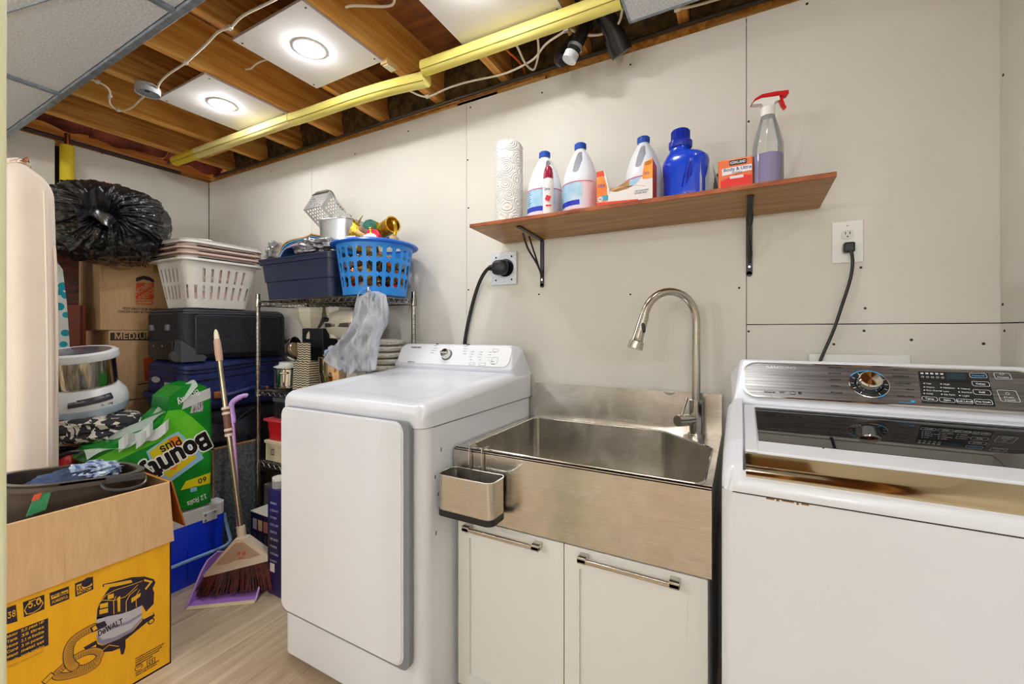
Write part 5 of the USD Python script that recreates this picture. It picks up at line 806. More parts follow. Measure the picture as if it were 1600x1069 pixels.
part(t, 'size_label', dx(Polygon([(1.047,1.657),(1.181,1.673),(1.181,1.627),(1.047,1.624)]), xb + .0002), mat('label_brown', (62, 46, 36), .6)); part(t, 'size_text', txt('FINE', .036, (xb + .0009, *(A([(1.122,1.625)][0]))), (0, 1, 0), (0, 0, 1), True, w=.075), KR, kind='stuff')
part(t, 'hand_hole', dx(Polygon([(0.984,1.626),(1.009,1.611),(1.047,1.606),(1.087,1.611),(1.108,1.625),(1.096,1.605),(1.059,1.593),(1.017,1.598)]), xb + .0002), CARDIN)
t = carton('moving_box', 'brown cardboard moving box marked MEDIUM, below the box with the orange logo', xb - .42, xb, 1.003, 1.50, .853, 1.252)
part(t, 'size_label', dx(Polygon([(1.009,1.239),(1.195,1.239),(1.195,1.193),(1.009,1.196)]), xb + .0002), mat('label_brown', (62, 46, 36), .6)); part(t, 'size_text', txt('MEDIUM', .034, (xb + .0009, *(A([(1.025,1.203)][0]))), (0, 1, 0), (0, 0, 1), True, w=.175), KR, kind='stuff')
part(t, 'orange_strip', dx(Polygon([(1.158,1.088),(1.208,1.092),(1.208,0.931),(1.164,0.958)]), xb + .0002), ORANGEINK); part(t, 'wire_tie', tube([(-3.09,1.128,0.937),(-3.09,1.188,0.941),(-3.09,1.236,0.952)], .003, 6), DARKINK)
carton('moving_box', 'plain cardboard box low in the corner stack behind the suitcases', xb - .44, xb - .01, .99, 1.50, .42, .852); carton('moving_box', 'plain cardboard box on the floor at the bottom of the corner stack', xb - .44, xb - .01, .99, 1.50, 0, .419)
t = thing('hard_case', 'tall reddish brown hard case standing left of the cardboard boxes', 'case', (-3.25, .80, 0))
BRC = mat('case_brown', (136, 62, 40), .35); part(t, 'body', vb(-3.40, -3.145, .62, .928, 0, 1.39, .02, 5), BRC); part(t, 'edge_strip', [tube([(-3.147, .905, .02), (-3.147, .905, 1.385)], .006, 8)], mat('case_edge', (92, 40, 28), .3)); part(t, 'lid_line', vb(-3.402, -3.143, .618, .930, 1.165, 1.169, .02, 5), mat('case_edge', (92, 40, 28), .3)); 
t = thing('patterned_box', 'dark red patterned box on top of the reddish brown case', 'box', (-3.25, .80, 1.39)); part(t, 'body', rb(-3.38, -3.16, .66, .90, 1.391, 1.66, .004, 1), nmat('pattern_red', (58, 28, 20), (110, 44, 30), 60, rough=.5)); part(t, 'lid', rb(-3.385, -3.155, .655, .905, 1.661, 1.69, .004, 1), mat('pattern_lid', (64, 40, 28), .5))
# bin liner
NB = usdkit.material(stage, '/World/Looks/bin_liner', {'tc': ('texture_coordinate', {}), 'n': ('noise_texture', dict(scale=7., detail=3., distortion=.8)), 'b': ('bump', dict(strength=.4, distance=.02)), 'p': ('principled_bsdf', dict(base_color=lin((20, 21, 24)), roughness=.2, specular_ior_level=.7))}, [('tc.object', 'n.vector'), ('n.fac', 'b.height'), ('b.normal', 'p.normal')], surface='p.BSDF')
t = thing('bin_bag', 'big shiny black plastic bin bag tied in a knot on top of the cardboard boxes', 'trash bag', (-3.02, 1.02, 1.652))
s = trimesh.creation.icosphere(subdivisions=6); v = s.vertices.copy()
kd = A((.93, -.33, .12)); kd /= np.linalg.norm(kd); u_, w_, _ = basis(kd); al = np.arccos(np.clip(v @ kd, -1, 1)); ph = np.arctan2(v @ w_, v @ u_)
pn = np.abs(v) ** 2.4; v = v * (pn.sum(1) ** (-1 / 2.4))[:, None]
n1 = meshkit.fbm(np.c_[np.cos(ph) * 5, np.sin(ph) * 5, al * 1.2], 4, 3); n2 = np.abs(meshkit.fbm(s.vertices * 4.5, 4, 8) - .5)
fold = np.abs(np.sin(9 * ph + 6 * n1)) * np.exp(-al * 1.3); fold2 = np.abs(np.sin(15 * ph + 9 * n1 + 3 * al)) * np.exp(-al * .9) * np.clip(al / .3, 0, 1); r = 1 - .07 * fold - .075 * fold2 - .17 * n2 - .25 * np.exp(-(al / .28) ** 2) + .08 * (n1 - .5)
q = v * r[:, None] * A((.33, .275, .225)); lo_ = np.where(q[:, 0] > -.03, -.155 - .10 * np.clip((q[:, 0] + .03) / .1, 0, 1), -.155); q[:, 2] = np.where(q[:, 2] < lo_, lo_ + (q[:, 2] - lo_) * .1, q[:, 2])
part(t, 'bag', trimesh.Trimesh(q + A((-3.06, .970, 1.652 + .172)), s.faces, process=False), NB, True)
kc = A((-2.80, .865, 1.83)); 
part(t, 'knot', blob(kc, (.026, .022, .028), 2, .4, 4, 3, 4), NB); part(t, 'tail', [sheet([[kc + A((.02 + .05 * i, -.02 + .05 * j + .02 * k * j, .02 + .075 * i * (1 if k == 0 else -.9) + .02 * math.sin(4 * j + k + 2 * i))) for j in np.linspace(-1, 1, 9)] for i in np.linspace(0, 1, 7)], .0015) for k in (0, 1)], NB)
single('bag_tie_top', 'loose twisted black top of a second bin bag above the knotted one', 'trash bag', blob((-3.10, .93, 2.02), (.06, .10, .032), 2, .5, 4, 6, 5), NB)
# suitcases
def suitcase(label, x0, x1, y0, y1, z0, z1, m, md, name='suitcase'):
    t = thing(name, label, 'suitcase', ((x0 + x1) / 2, (y0 + y1) / 2, z0))
    b = rb(x0, x1, y0, y1, z0, z1, .045, 3); b = b.subdivide().subdivide(); v = b.vertices; b.vertices = v + .006 * (meshkit.fbm(v * 7, 3, 4) - .5)[:, None] * A((1, 1, 1)); part(t, 'body', b, m, 60); return t
SBL = nmat('suitcase_black', (20, 21, 26), (38, 40, 48), 40, rough=.6, bump=.2, bscale=200, dist=.0008); SNV = nmat('suitcase_navy', (24, 34, 82), (38, 52, 118), 30, rough=.5, bump=.2, bscale=200, dist=.0008); TRIM = mat('suitcase_trim', (70, 72, 80), .35); LEA = nmat('leather_tan', (150, 84, 46), (186, 112, 68), 20, rough=.5)
X0, X1 = -3.04, -2.62
t = suitcase('black soft suitcase lying on the navy one with wheels at its left end', X0, X1, 1.143, 1.74, 1.085, 1.375, SBL, None)
part(t, 'front_pocket', rb(X1 - .01, X1 + .012, 1.20, 1.68, 1.115, 1.335, .011, 2), SBL); part(t, 'pocket_piping', tube([(X1 + .008, y, z) for y, z in [(1.21, 1.12), (1.205, 1.32), (1.22, 1.335), (1.66, 1.335), (1.675, 1.32)]], .004, 6), TRIM)
part(t, 'zip_line', [tube([(X0 + .06, 1.141, zz), (X1 - .05, 1.141, zz), (X1 - .008, 1.155, zz), (X1 + .002, 1.20, zz), (X1 + .003, 1.45, zz + .004), (X1 + .001, 1.70, zz)], .004, 6) for zz in (1.345, 1.36)], TRIM)
for x in (-2.94, -2.76): part(t, 'stud', rb(x - .016, x + .016, 1.129, 1.147, 1.25, 1.285, .006, 1), mat('stud_grey', (128, 130, 138), .3))
part(t, 'end_plate', rb(-2.97, -2.70, 1.132, 1.150, 1.09, 1.19, .006, 1), mat('guard_black', (30, 31, 36), .4))
part(t, 'corner_guard', hull([(X1 + .008, 1.136, 1.20), (X1 - .05, 1.134, 1.20), (X1 + .010, 1.18, 1.15), (X1 + .010, 1.26, 1.105), (X1 + .010, 1.25, 1.082), (X1 + .008, 1.136, 1.082), (X1 - .08, 1.134, 1.10), (X1 - .08, 1.15, 1.10), (X1 - .05, 1.15, 1.2), (X1 - .01, 1.25, 1.082)]), mat('guard_grey', (74, 76, 82), .4)); part(t, 'wheel', tube([(X1 - .035, 1.125, 1.112), (X1 - .005, 1.125, 1.112)], .028, 18), mat('wheel_grey', (64, 64, 60), .6))
part(t, 'rivet', [cyl((x, 1.133, 1.165), (x, 1.129, 1.165), .007, n=8) for x in (-2.90, -2.80)], CHROME, kind='stuff')
t = suitcase('navy blue fabric suitcase with tan leather handle tabs, under the black one', X0, X1, 1.145, 1.74, .80, 1.083, SNV, None)
for zz in (1.03, 1.05, .99): part(t, 'piping', tube(spline([(X0 + .05, 1.141, zz), (X1 - .06, 1.140, zz - .006), (X1 - .006, 1.155, zz - .010), (X1 + .004, 1.22, zz - .012), (X1 + .004, 1.45, zz + .004), (X1, 1.70, zz + .01)], 6), .005, 6), mat('piping_navy', (18, 24, 58), .45))
part(t, 'badge', ext(Point(0, 0).buffer(1).intersection(sbox(-1, -1, 1, 1)), .003, (0, 0, 0), **EX) if False else mv(ext(affinity.scale(Point(0, 0).buffer(1), .048, .017), .004, (0, 0, 0), **EY), -2.90, 1.142, .975), GALV); part(t, 'badge_tag', bx(-2.80, -2.74, 1.139, 1.144, .945, .965), mat('tag_cream', (200, 196, 170), .5))
part(t, 'handle_tab', rb(-2.83, -2.74, 1.132, 1.148, .865, .905, .007, 1), LEA)
for y, s_ in ((1.33, 1), (1.575, 1)): q = part(t, 'handle_tab', rb(X1, X1 + .014, y - .035, y + .035, .865, .905, .007, 1), LEA); part(t, 'tab_rivet', cyl((X1 + .013, y, .885), (X1 + .017, y, .885), .006, n=10), CHROME, base=q)
part(t, 'handle', [tube(spline([(X1 + .006, 1.34, .88), (X1 + .03, 1.38, .885), (X1 + .036, 1.46, .90), (X1 + .03, 1.53, .905), (X1 + .006, 1.58, .89)], 6), [.014] * 25, 8)], SNV); part(t, 'handle', [tube(spline([(-3.0, 1.14, .89), (-2.97, 1.118, .895), (-2.90, 1.112, .89), (-2.83, 1.135, .885)], 6), .016, 8)], SNV)
t = suitcase('dark grey and black soft bag at the bottom of the suitcase stack', X0, X1 - .04, 1.145, 1.74, .40, .798, nmat('bag_charcoal', (34, 32, 44), (56, 52, 66), 20, rough=.5, bump=.2, bscale=30), None, 'travel_bag')
part(t, 'strap', tube(spline([(X1 - .03, 1.36, .60), (X1 - .02, 1.44, .72), (X1 - .025, 1.58, .79)], 6), .005, 6), TRIM); part(t, 'pocket', rb(X1 - .05, X1 - .028, 1.20, 1.55, .46, .66, .01, 2), mat('bag_pocket', (28, 27, 36), .45))
t = thing('crumpled_bag', 'crumpled shiny black bag between the travel bag and the grey board', 'bag', (-2.75, 1.35, .0)); part(t, 'bag', blob((-2.85, 1.42, .20), (.16, .28, .198), 3.2, .16, 4, 5, 5), nmat('bag_gloss', (26, 26, 30), (64, 66, 74), 12, rough=.25, bump=.5, bscale=20, dist=.02)); part(t, 'flap', [sheet([[(-2.56 + .02 * math.sin(5 * j), 1.20 + .46 * j, .62 + .06 * i + .018 * math.sin(9 * j + i)) for i in (0, 1, 2)] for j in np.linspace(0, 1, 12)], .003)], nmat('bag_gloss', (26, 26, 30), (64, 66, 74), 12))
t = thing('leaning_board', 'dark grey speckled board with a tan edge leaning behind the broom', 'board', (-2.45, 1.36, 0))
part(t, 'board', rot(rb(-2.468, -2.452, 1.225, 1.47, .0, .615, .004, 1), -.03, (0, 1, 0), (-2.46, 1.3, 0)), nmat('board_speckle', (56, 62, 68), (104, 110, 114), 90, rough=.5)); part(t, 'edge', rot(rb(-2.469, -2.450, 1.214, 1.226, .0, .612, .004, 1), -.03, (0, 1, 0), (-2.46, 1.3, 0)), nmat('board_edge', (120, 88, 60), (160, 122, 86), 30, rough=.7)); part(t, 'top_edge', rot(rb(-2.469, -2.449, 1.226, 1.47, .610, .622, .004, 1), -.03, (0, 1, 0), (-2.46, 1.3, 0)), nmat('board_edge', (120, 88, 60), (160, 122, 86), 30, rough=.7))
# white laundry baskets, nested
def wbasket(WB=mat('basket_white', (236, 232, 226), .35), label='white slotted plastic laundry basket, the lowest of the nested stack', loc=(-2.80, 1.36, 1.379)):
    t = thing('laundry_basket', label, 'laundry basket', loc, group=None)
    L, W, Hh = .158, .142, .272; ns = 9; P = []; zls = [0, .012, .03, .05, .125, .145, .22, .245, Hh]; msk = []
    def ring(zz):
        k = 1 + .30 * zz / Hh; k2 = 1 + .26 * zz / Hh; pts = []
        pl = rrect(2 * W * k, 2 * L * k2, .045, 6); c = A(pl.exterior.coords); d = np.r_[0, np.cumsum(np.hypot(*np.diff(c, axis=0).T))]; tt = np.linspace(0, d[-1], 96, endpoint=False)
        return np.c_[np.interp(tt, d, c[:, 0]), np.interp(tt, d, c[:, 1]), np.full(96, zz)]
    P = np.stack([ring(z) for z in zls]); mk = [[not (i in (3, 5) and j % 3 == 1 and not (j % 48 in (0, 1, 2))) for j in range(96)] for i in range(len(zls) - 1)]
    for i in (3, 5):
        for j in range(96):
            if abs(abs(P[i][j][0]) / (W * 1.15) - 1) < .12 and abs(abs(P[i][j][1]) - L * 1.1) < .04: mk[i][j] = True
    part(t, 'body', [sheet(P, .003, closed=True, mask=mk), ext(Polygon(P[0][:, :2]), .003)], WB, 50, local=True)
    k = rrect(2 * W * 1.30 + .05, 2 * L * 1.26 + .05, .07).difference(rrect(2 * W * 1.30 - .002, 2 * L * 1.26 - .002, .045)); part(t, 'rim', [ext(k, .007, (0, 0, Hh - .004)), ext(rrect(2 * W * 1.30 + .05, 2 * L * 1.26 + .05, .07).difference(rrect(2 * W * 1.30 + .043, 2 * L * 1.26 + .043, .068)), .020, (0, 0, Hh - .016))], WB, local=True); return t
w0 = wbasket()
PK = mat('basket_pink', (214, 186, 174), .35)
w1 = wbasket(PK, 'pinkish laundry basket nested second in the stack on the black suitcase', (-2.80, 1.362, 1.379 + .034)); dup(w1, 'pinkish laundry basket nested third in the stack, right under the top white one', (-2.803, 1.358, 1.379 + .062)); dup(w0, 'white laundry basket on the top of the nested stack', (-2.80, 1.36, 1.379 + .094), 2)
single('folded_linen', 'white folded fabric sticking up from the top laundry basket', 'linen', sheet([[(-2.90 + .08 * i, 1.19 + .34 * j, 1.745 + .055 * math.exp(-((j - .55) / .10) ** 2) + .03 * (1 - j) + .006 * math.sin(9 * j) - .012 * i) for j in np.linspace(0, 1, 40)] for i in np.linspace(-1, 1, 8)], .012), nmat('linen_white', (228, 222, 214), (240, 236, 230), 10, rough=.9))
# covered mattress, rolled rug and ironing board at the far left
LIN = nmat('cover_cream', (226, 208, 192), (234, 220, 206), 3, rough=.85, bump=.06, bscale=60)
t = thing('covered_mattress', 'tall folded mattress in a cream fabric cover standing at the left edge', 'mattress', (-2.45, .54, 0))
P = []; zz_ = np.r_[np.linspace(0, 1.80, 44), 1.82, 1.84, 1.855, 1.866, 1.874, 1.878]
for zz in zz_:
    k = 1.0 if zz < 1.80 else max(.05, math.sqrt(max(0, 1 - ((zz - 1.80) / .079) ** 2))); w = .070 * (1 - .05 * zz / 1.9) * (.45 + .55 * k); r = []
    for a in np.linspace(0, 2 * math.pi, 72, endpoint=False):
        c, s_ = math.cos(a), math.sin(a); px_ = .15 * (.6 + .4 * k) * np.sign(c) * abs(c) ** .45; py_ = w * np.sign(s_) * abs(s_) ** .45
        f_ = .010 * max(0, 1 - abs(py_ - .025 - .012 * math.sin(1.1 * zz)) / .012) * (c > 0) * min(1, zz) - .006 * (c > 0) * (py_ > .03) + .002 * math.sin(23 * py_ / .07 + 2.5 * zz) * (c > 0) * (py_ > .02); r.append((-2.46 + px_ + f_, .535 + py_ + .012 * math.sin(1.7 * zz), zz - (.0 if zz < 1.72 else (zz - 1.72) / .16 * (.055 * max(0, (py_ + .02) / .07) + .02 * max(0, -(py_ + .04) / .03)))))
    P.append(r)
part(t, 'cover', [sheet(P, .004, closed=True)], LIN, 70); part(t, 'top_fold', blob((-2.44, .515, 1.878), (.11, .035, .018), 2.2, .25, 4, 2, 4), LIN); part(t, 'tag', hull([(-2.33, .505, 1.875), (-2.33, .53, 1.875), (-2.33, .525, 1.90), (-2.325, .515, 1.875)]), LEA)
part(t, 'seam', tube([(-2.46 + .151, .560 + .012 * math.sin(1.7 * z), z) for z in np.linspace(.1, 1.78, 20)], .003, 6), mat('seam_cream', (236, 226, 214), .8))
part(t, 'drape_fold', [tube(spline([(-2.322, .570 + .02 * i, 1.70 - .12 * i), (-2.318, .575 + .018 * i, 1.50), (-2.320, .585 + .012 * i, 1.25 - .1 * i), (-2.326, .594, 1.0 - .12 * i)], 6), [.002] + [.006] * 17 + [.001], 6) for i in range(2)], LIN)
t = thing('rolled_rug', 'rolled rug with a mustard yellow top in a dark green sleeve, far left', 'rug', (-2.78, .455, 0)); part(t, 'roll', tube([(-2.78, .455, 1.66), (-2.78, .455, 2.02), (-2.78, .455, 2.04)], [.10, .10, .085], 28), nmat('mustard', (206, 150, 20), (226, 176, 44), 30, rough=.8)); part(t, 'sleeve', tube([(-2.78, .455, 0), (-2.78, .455, 1.659)], .097, 28), nmat('sleeve_green', (22, 34, 22), (60, 74, 40), 60, rough=.6))
DOT = usdkit.material(stage, '/World/Looks/dot_fabric', {'tc': ('texture_coordinate', {}), 'v': ('voronoi_texture', dict(scale=19., randomness=.55)), 'l': ('math', dict(math_type='less_than', value2=.43)), 'm': ('mix', dict(color1=lin((226, 230, 226)), color2=lin((30, 160, 178)))), 'p': ('principled_bsdf', dict(roughness=.85))}, [('tc.object', 'v.vector'), ('v.distance', 'l.value1'), ('l.value', 'm.fac'), ('m.color', 'p.base_color')], surface='p.BSDF')
t = thing('ironing_board', 'folded ironing board with a teal dotted white cover behind the mattress', 'ironing board', (-2.85, .68, 0))
part(t, 'padded_top', place(ext(Polygon([(-.12, .10), (.12, .10), (.100, 1.0), (.080, 1.40), (.066, 1.56), (.04, 1.61), (-.04, 1.61), (-.066, 1.56), (-.080, 1.40), (-.10, 1.0)]), .022, (0, 0, 0)), (-3.045, .735, 0), (0, 1, 0), (0, 0, 1)), DOT); parts(t, 'leg', [tube([(-3.06, .735 + s_ * .07, 0), (-3.065, .735 + s_ * .05, 1.3)], .011, 8) for s_ in (-1, 1)], GALVL)
# pile with the cooker on it
t = thing('storage_bin', 'dark plastic bin mostly hidden under the patterned bag', 'storage bin', (-2.85, .79, 0)); part(t, 'body', vb(-2.99, -2.69, .62, .97, 0, .66, .03, 5, (-.01, -.01)), mat('bin_dark', (46, 42, 44), .5)); part(t, 'lid', vb(-3.005, -2.675, .605, .983, .661, .70, .03, 5), mat('bin_lid', (60, 56, 58), .5))
HOUND = usdkit.material(stage, '/World/Looks/houndstooth', {'tc': ('texture_coordinate', {}), 'mp': ('mapping', dict(rotation=(.5, .35, .75), scale=(1, 1, 1))), 'nz': ('noise_texture', dict(scale=7., detail=2.)), 'sc': ('vector_math', dict(math_type='scale', scale=.10)), 'ad': ('vector_math', dict(math_type='add')), 'ck': ('checker_texture', dict(scale=19., color1=(1, 1, 1), color2=(0, 0, 0))), 'wv': ('wave_texture', dict(wave_type='bands', bands_direction='diagonal', scale=14., distortion=2.)), 'n3': ('noise_texture', dict(scale=24., detail=3.)), 'a1': ('math', dict(math_type='multiply_add', value2=.34)), 'a2': ('math', dict(math_type='multiply_add', value2=.35)), 'g': ('math', dict(math_type='greater_than', value2=.74)), 'm': ('mix', dict(color1=lin((222, 214, 200)), color2=lin((46, 46, 50)))), 'b': ('bump', dict(strength=.5, distance=.01)), 'p': ('principled_bsdf', dict(roughness=.85))},
    [('tc.object', 'mp.vector'), ('mp.vector', 'nz.vector'), ('nz.color', 'sc.vector1'), ('mp.vector', 'ad.vector1'), ('sc.vector', 'ad.vector2'), ('ad.vector', 'ck.vector'), ('ad.vector', 'wv.vector'), ('mp.vector', 'n3.vector'), ('ck.fac', 'a1.value1'), ('wv.fac', 'a2.value1'), ('n3.fac', 'a2.value3'), ('a2.value', 'a1.value3'), ('a1.value', 'g.value1'), ('g.value', 'm.fac'), ('m.color', 'p.base_color'), ('nz.fac', 'b.height'), ('b.normal', 'p.normal')], surface='p.BSDF')
hb = blob((0, 0, 0), (.27, .185, .085), 2.5, .14, 3, 12, 5); v = hb.vertices; v[:, 2] = np.where(v[:, 2] > .055, .055 + (v[:, 2] - .055) * .4, v[:, 2]); hb.vertices = v
single('patterned_bag', 'soft black and white houndstooth bag under the round cooker', 'bag', mv(rot(hb, .45, (0, 0, 1)), -2.765, .80, .79), HOUND)
t = thing('backpack', 'red and black backpack below the houndstooth bag', 'backpack', (-2.57, .71, 0)); RB = nmat('nylon_red', (176, 14, 20), (206, 28, 32), 20, rough=.5, bump=.2, bscale=60); part(t, 'body', blob((-2.585, .715, .36), (.085, .10, .36), 3, .06, 4, 3, 5), RB); part(t, 'strap', [tube(spline([(-2.505, .70, .30), (-2.488, .705, .55), (-2.50, .712, .70)], 5), .011, 6), tube(spline([(-2.505, .735, .30), (-2.488, .735, .55), (-2.50, .728, .70)], 5), .009, 6)], BLACKP); part(t, 'top_piping', tube(spline([(-2.52, .63, .69), (-2.49, .68, .735), (-2.49, .74, .72), (-2.52, .80, .66)], 6), .009, 8), BLACKP); part(t, 'side_panel', blob((-2.565, .79, .50), (.06, .032, .19), 3, .1, 4, 3, 4), BLACKP)
cx, cy, cz = -2.755, .815, .853
tl = lambda m: mv(rot(rot(m, .10, (0, 1, 0), (cx, cy, cz)), .13, (1, 0, 0), (cx, cy, cz)), 0, 0, .012)
t = thing('round_cooker', 'round steel and white electric cooker with a white lid on the houndstooth bag', 'cooker', (cx, cy, cz))
WP2 = mat('cooker_white', (234, 234, 238), .25); part(t, 'base_ring', tl(mv(lathe([(0, 0), (.138, 0), (.146, .01), (.152, .04), (0, .04)], 48), cx, cy, cz)), mat('base_blue', (196, 212, 232), .3)); part(t, 'base', tl(mv(lathe([(.152, .0402), (.153, .06), (.148, .09), (.128, .122), (.118, .128), (0, .128)], 48), cx, cy, cz)), WP2)
part(t, 'pot', tl(mv(lathe([(0, .128), (.114, .128), (.120, .14), (.122, .255), (0, .255)], 48), cx, cy, cz)), nmat('pot_steel', (160, 152, 136), (206, 200, 188), 4, (30, 30, .3), .16, 1.)); part(t, 'lid_ring', tl(mv(lathe([(.118, .256), (.136, .258), (.139, .268), (.136, .290), (.124, .298), (.110, .296)], 48), cx, cy, cz)), WP2); part(t, 'lid_window', tl(mv(lathe([(.112, .296), (.09, .300), (0, .303), (0, .26), (.112, .26)], 40), cx, cy, cz)), mat('lid_smoke', (96, 92, 104), .15))
part(t, 'latch', tl(mv(rot(rb(.121, .128, -.006, .006, .14, .268, .002, 1), math.radians(35), (0, 0, 1)), cx, cy, cz)), mat('latch_brass', (170, 132, 90), .3, .7))
ca_ = math.radians(-16); pan = [[(cx + (.1535 - max(0, zz - .078) * .55) * math.cos(a) * 1.003, cy + (.1535 - max(0, zz - .078) * .55) * math.sin(a) * 1.003, cz + zz + .012 * (a - ca_)) for zz in np.linspace(.068, .096, 5)] for a in np.linspace(ca_ - .40, ca_ + .62, 16)]
q = part(t, 'control_strip', tl(sheet(pan, .003)), mat('strip_dark', (58, 56, 64), .3)); 
for a in (-.33, -.20, -.08, .36, .50): part(t, 'button', tl(mv(rot(mv(rot(cyl((0, 0, 0), (0, 0, .004), .0095, n=14), math.pi / 2 - .2, (0, 1, 0)), .1485, 0, .083 + .012 * a), ca_ + a, (0, 0, 1)), cx, cy, cz)), mat('button_grey', (130, 130, 138), .3), base=q)
part(t, 'lettering', tl(txt('Joyoung', .010, (cx + .1545 * math.cos(ca_ + .42), cy + .1545 * math.sin(ca_ + .42) - .02, cz + .052), (-math.sin(ca_ + .42), math.cos(ca_ + .42), 0), (0, 0, 1), True, w=.045)), mat('letter_red', (140, 60, 70), .5), kind='stuff')
# cooler
cx0, cx1, cy0, cy1 = -2.66, -2.375, .83, 1.235
t = thing('cool_box', 'blue cool box with a white lid and a pale swing handle on the floor', 'cooler', (-2.52, 1.03, 0)); CBL = mat('cooler_blue', (26, 64, 244), .3); CWH = mat('cooler_white', (214, 216, 216), .4); HBL = mat('handle_pale_blue', (140, 180, 226), .3)
part(t, 'body', vb(cx0 + .01, cx1 - .004, cy0 + .01, cy1 - .006, 0, .300, .025, 5, (-.006, -.006)), CBL); part(t, 'lid', [vb(cx0, cx1 + .003, cy0, cy1 + .002, .3005, .360, .03, 5), vb(cx0 + .03, cx1 - .03, cy0 + .03, cy1 - .03, .360, .368, .03, 5, (.01, .01))], CWH)
q = part(t, 'hinge', rb(cx1 + .002, cx1 + .010, 1.125, 1.19, .285, .335, .003, 1), CWH); part(t, 'hinge_screw', [cyl((cx1 + .01, y, z), (cx1 + .0115, y, z), .006, n=10) for y, z in ((1.135, .322), (1.178, .326), (1.135, .295))], GREYINK, base=q, kind='stuff')
part(t, 'handle', [tube(spline([(cx1 - .03, 1.243, .285), (cx1 - .01, 1.246, .22), (cx1 + .02, 1.246, .165), (cx1 + .035, 1.235, .148), (cx1 + .035, 1.16, .138), (cx1 + .035, .84, .128)], 6), .0085, 10)], HBL)
part(t, 'panel_groove', [bx(cx1 - .0015, cx1 - .0005, y, y + .003, .02, .29) for y in (1.06, 1.17)], mat('groove_blue', (6, 22, 150), .3), kind=None)
# paper towel pack
t = thing('paper_towel_pack', 'opened green plastic pack of paper towel rolls upside down on the cool box', 'paper towel pack', (-2.49, .98, .369))
xf = -2.388
body = Polygon([(0.7,0.701),(0.732,0.746),(0.815,0.764),(0.871,0.792),(0.93,0.815),(0.985,0.871),(0.99,0.931),(1.045,0.979),(1.1,0.992),(1.149,0.967),(1.172,0.912),(1.175,0.681),(1.171,0.354),(1.086,0.366),(1.045,0.378),(0.93,0.412),(0.837,0.475),(0.732,0.635)]).buffer(-.006).buffer(.006)
GRN = nmat('pack_green', (12, 120, 30), (30, 150, 46), 6, rough=.22, bump=.25, bscale=14, dist=.01); GRL = nmat('pack_lime', (84, 190, 30), (110, 206, 50), 8, rough=.22, bump=.2, bscale=14, dist=.01); GRD_ = mat('pack_deep', (6, 92, 32), .25)
bz = body.intersection(sbox(-9, .3695, 9, 9))
part(t, 'wrap', [ext(bz, .165, (xf - .167, 0, 0), **EX), ext(bz.buffer(-.008), .005, (xf - .004, 0, 0), **EX)], GRN)
x_ = xf + .0012
def pd(poly, l, m, name, kind=None): return part(t, name, dx(poly if hasattr(poly, 'area') else Polygon(poly), x_ + l), m)
pd(Polygon([(0.985,0.871),(1.04,0.868),(1.086,0.822),(1.137,0.761),(1.166,0.716),(1.166,0.651),(1.045,0.562),(0.985,0.725),(0.955,0.798)]), 0, GRL, 'lime_band'); pd(Polygon([(0.712,0.703),(0.871,0.769),(0.985,0.804),(1.011,0.75),(0.865,0.707),(0.732,0.66)]), .0002, GRL, 'lime_band')
pd(Polygon([(0.902,0.698),(0.985,0.749),(1.026,0.765),(1.075,0.704),(1.12,0.643),(1.137,0.606),(0.985,0.525),(0.95,0.572),(0.921,0.634)]), .0006, mat('pack_skyblue', (150, 200, 226), .25), 'blue_frame'); pd(Polygon([(0.911,0.695),(0.985,0.737),(1.024,0.75),(1.064,0.694),(1.086,0.645),(1.108,0.62),(0.99,0.548),(0.95,0.602)]), .0010, nmat('pack_yellow', (236, 196, 20), (200, 206, 40), 10, rough=.25), 'yellow_field'); pd(Polygon([(0.985,0.737),(1.021,0.745),(1.053,0.697),(1.037,0.67),(1,0.691)]), .0013, mat('pack_orange_deep', (238, 130, 30), .25), 'orange_field'); pd(Polygon([(0.99,0.608),(1.032,0.615),(1.016,0.583),(0.995,0.589)]), .0013, mat('pack_orange_deep', (238, 130, 30), .25), 'orange_field')
BO = A([(1.149,0.739)][0]); BE = A([(0.869,0.622)][0]); ang = math.atan2(*(BE - BO)[::-1]); rr_ = A((0, math.cos(ang), math.sin(ang))); uu_ = A((0, -math.sin(ang), math.cos(ang))); wl_ = np.hypot(*(BE - BO))
op, ob = outline('Bounty', .13); kx = wl_ / (ob[1][0] - ob[0][0]); op = affinity.scale(op, kx, .082, origin=(0, 0))
part(t, 'lettering_outline', place(ext(op, .0006), A((x_ + .0016, *BO)), rr_, uu_), mat('pack_white', (238, 240, 236), .3), kind='stuff'); o3 = affinity.scale(outline('Bounty', .04)[0], kx, .082, origin=(0, 0)); part(t, 'lettering', place(ext(o3, .0006), A((x_ + .0024, *BO)), rr_, uu_), mat('pack_black', (24, 22, 18), .25), kind='stuff')
PO = A([(1.032,0.739)][0]); part(t, 'lettering', txt('Plus', .038, A((x_ + .002, *PO)), rr_, uu_, True, w=.085), mat('pack_black', (24, 22, 18), .25), kind='stuff')
pd(Polygon([(1.169,0.525),(1.059,0.514),(1.037,0.477),(1.166,0.47)]), .001, mat('pack_lemon', (236, 220, 20), .3), 'yellow_flash'); part(t, 'lettering', txt('60', .024, A((x_ + .0018, *([(1.149,0.512)][0]))), (0, -1, -.12), (0, .12, -1), True, w=.036), mat('pack_black', (24, 22, 18), .25), kind='stuff'); part(t, 'lettering', txt('12 Rolls', .024, A((x_ + .0018, *([(1.149,0.424)][0]))), (0, -1, -.15), (0, .15, -1), True, w=.085), mat('pack_white', (238, 240, 236), .3), kind='stuff')
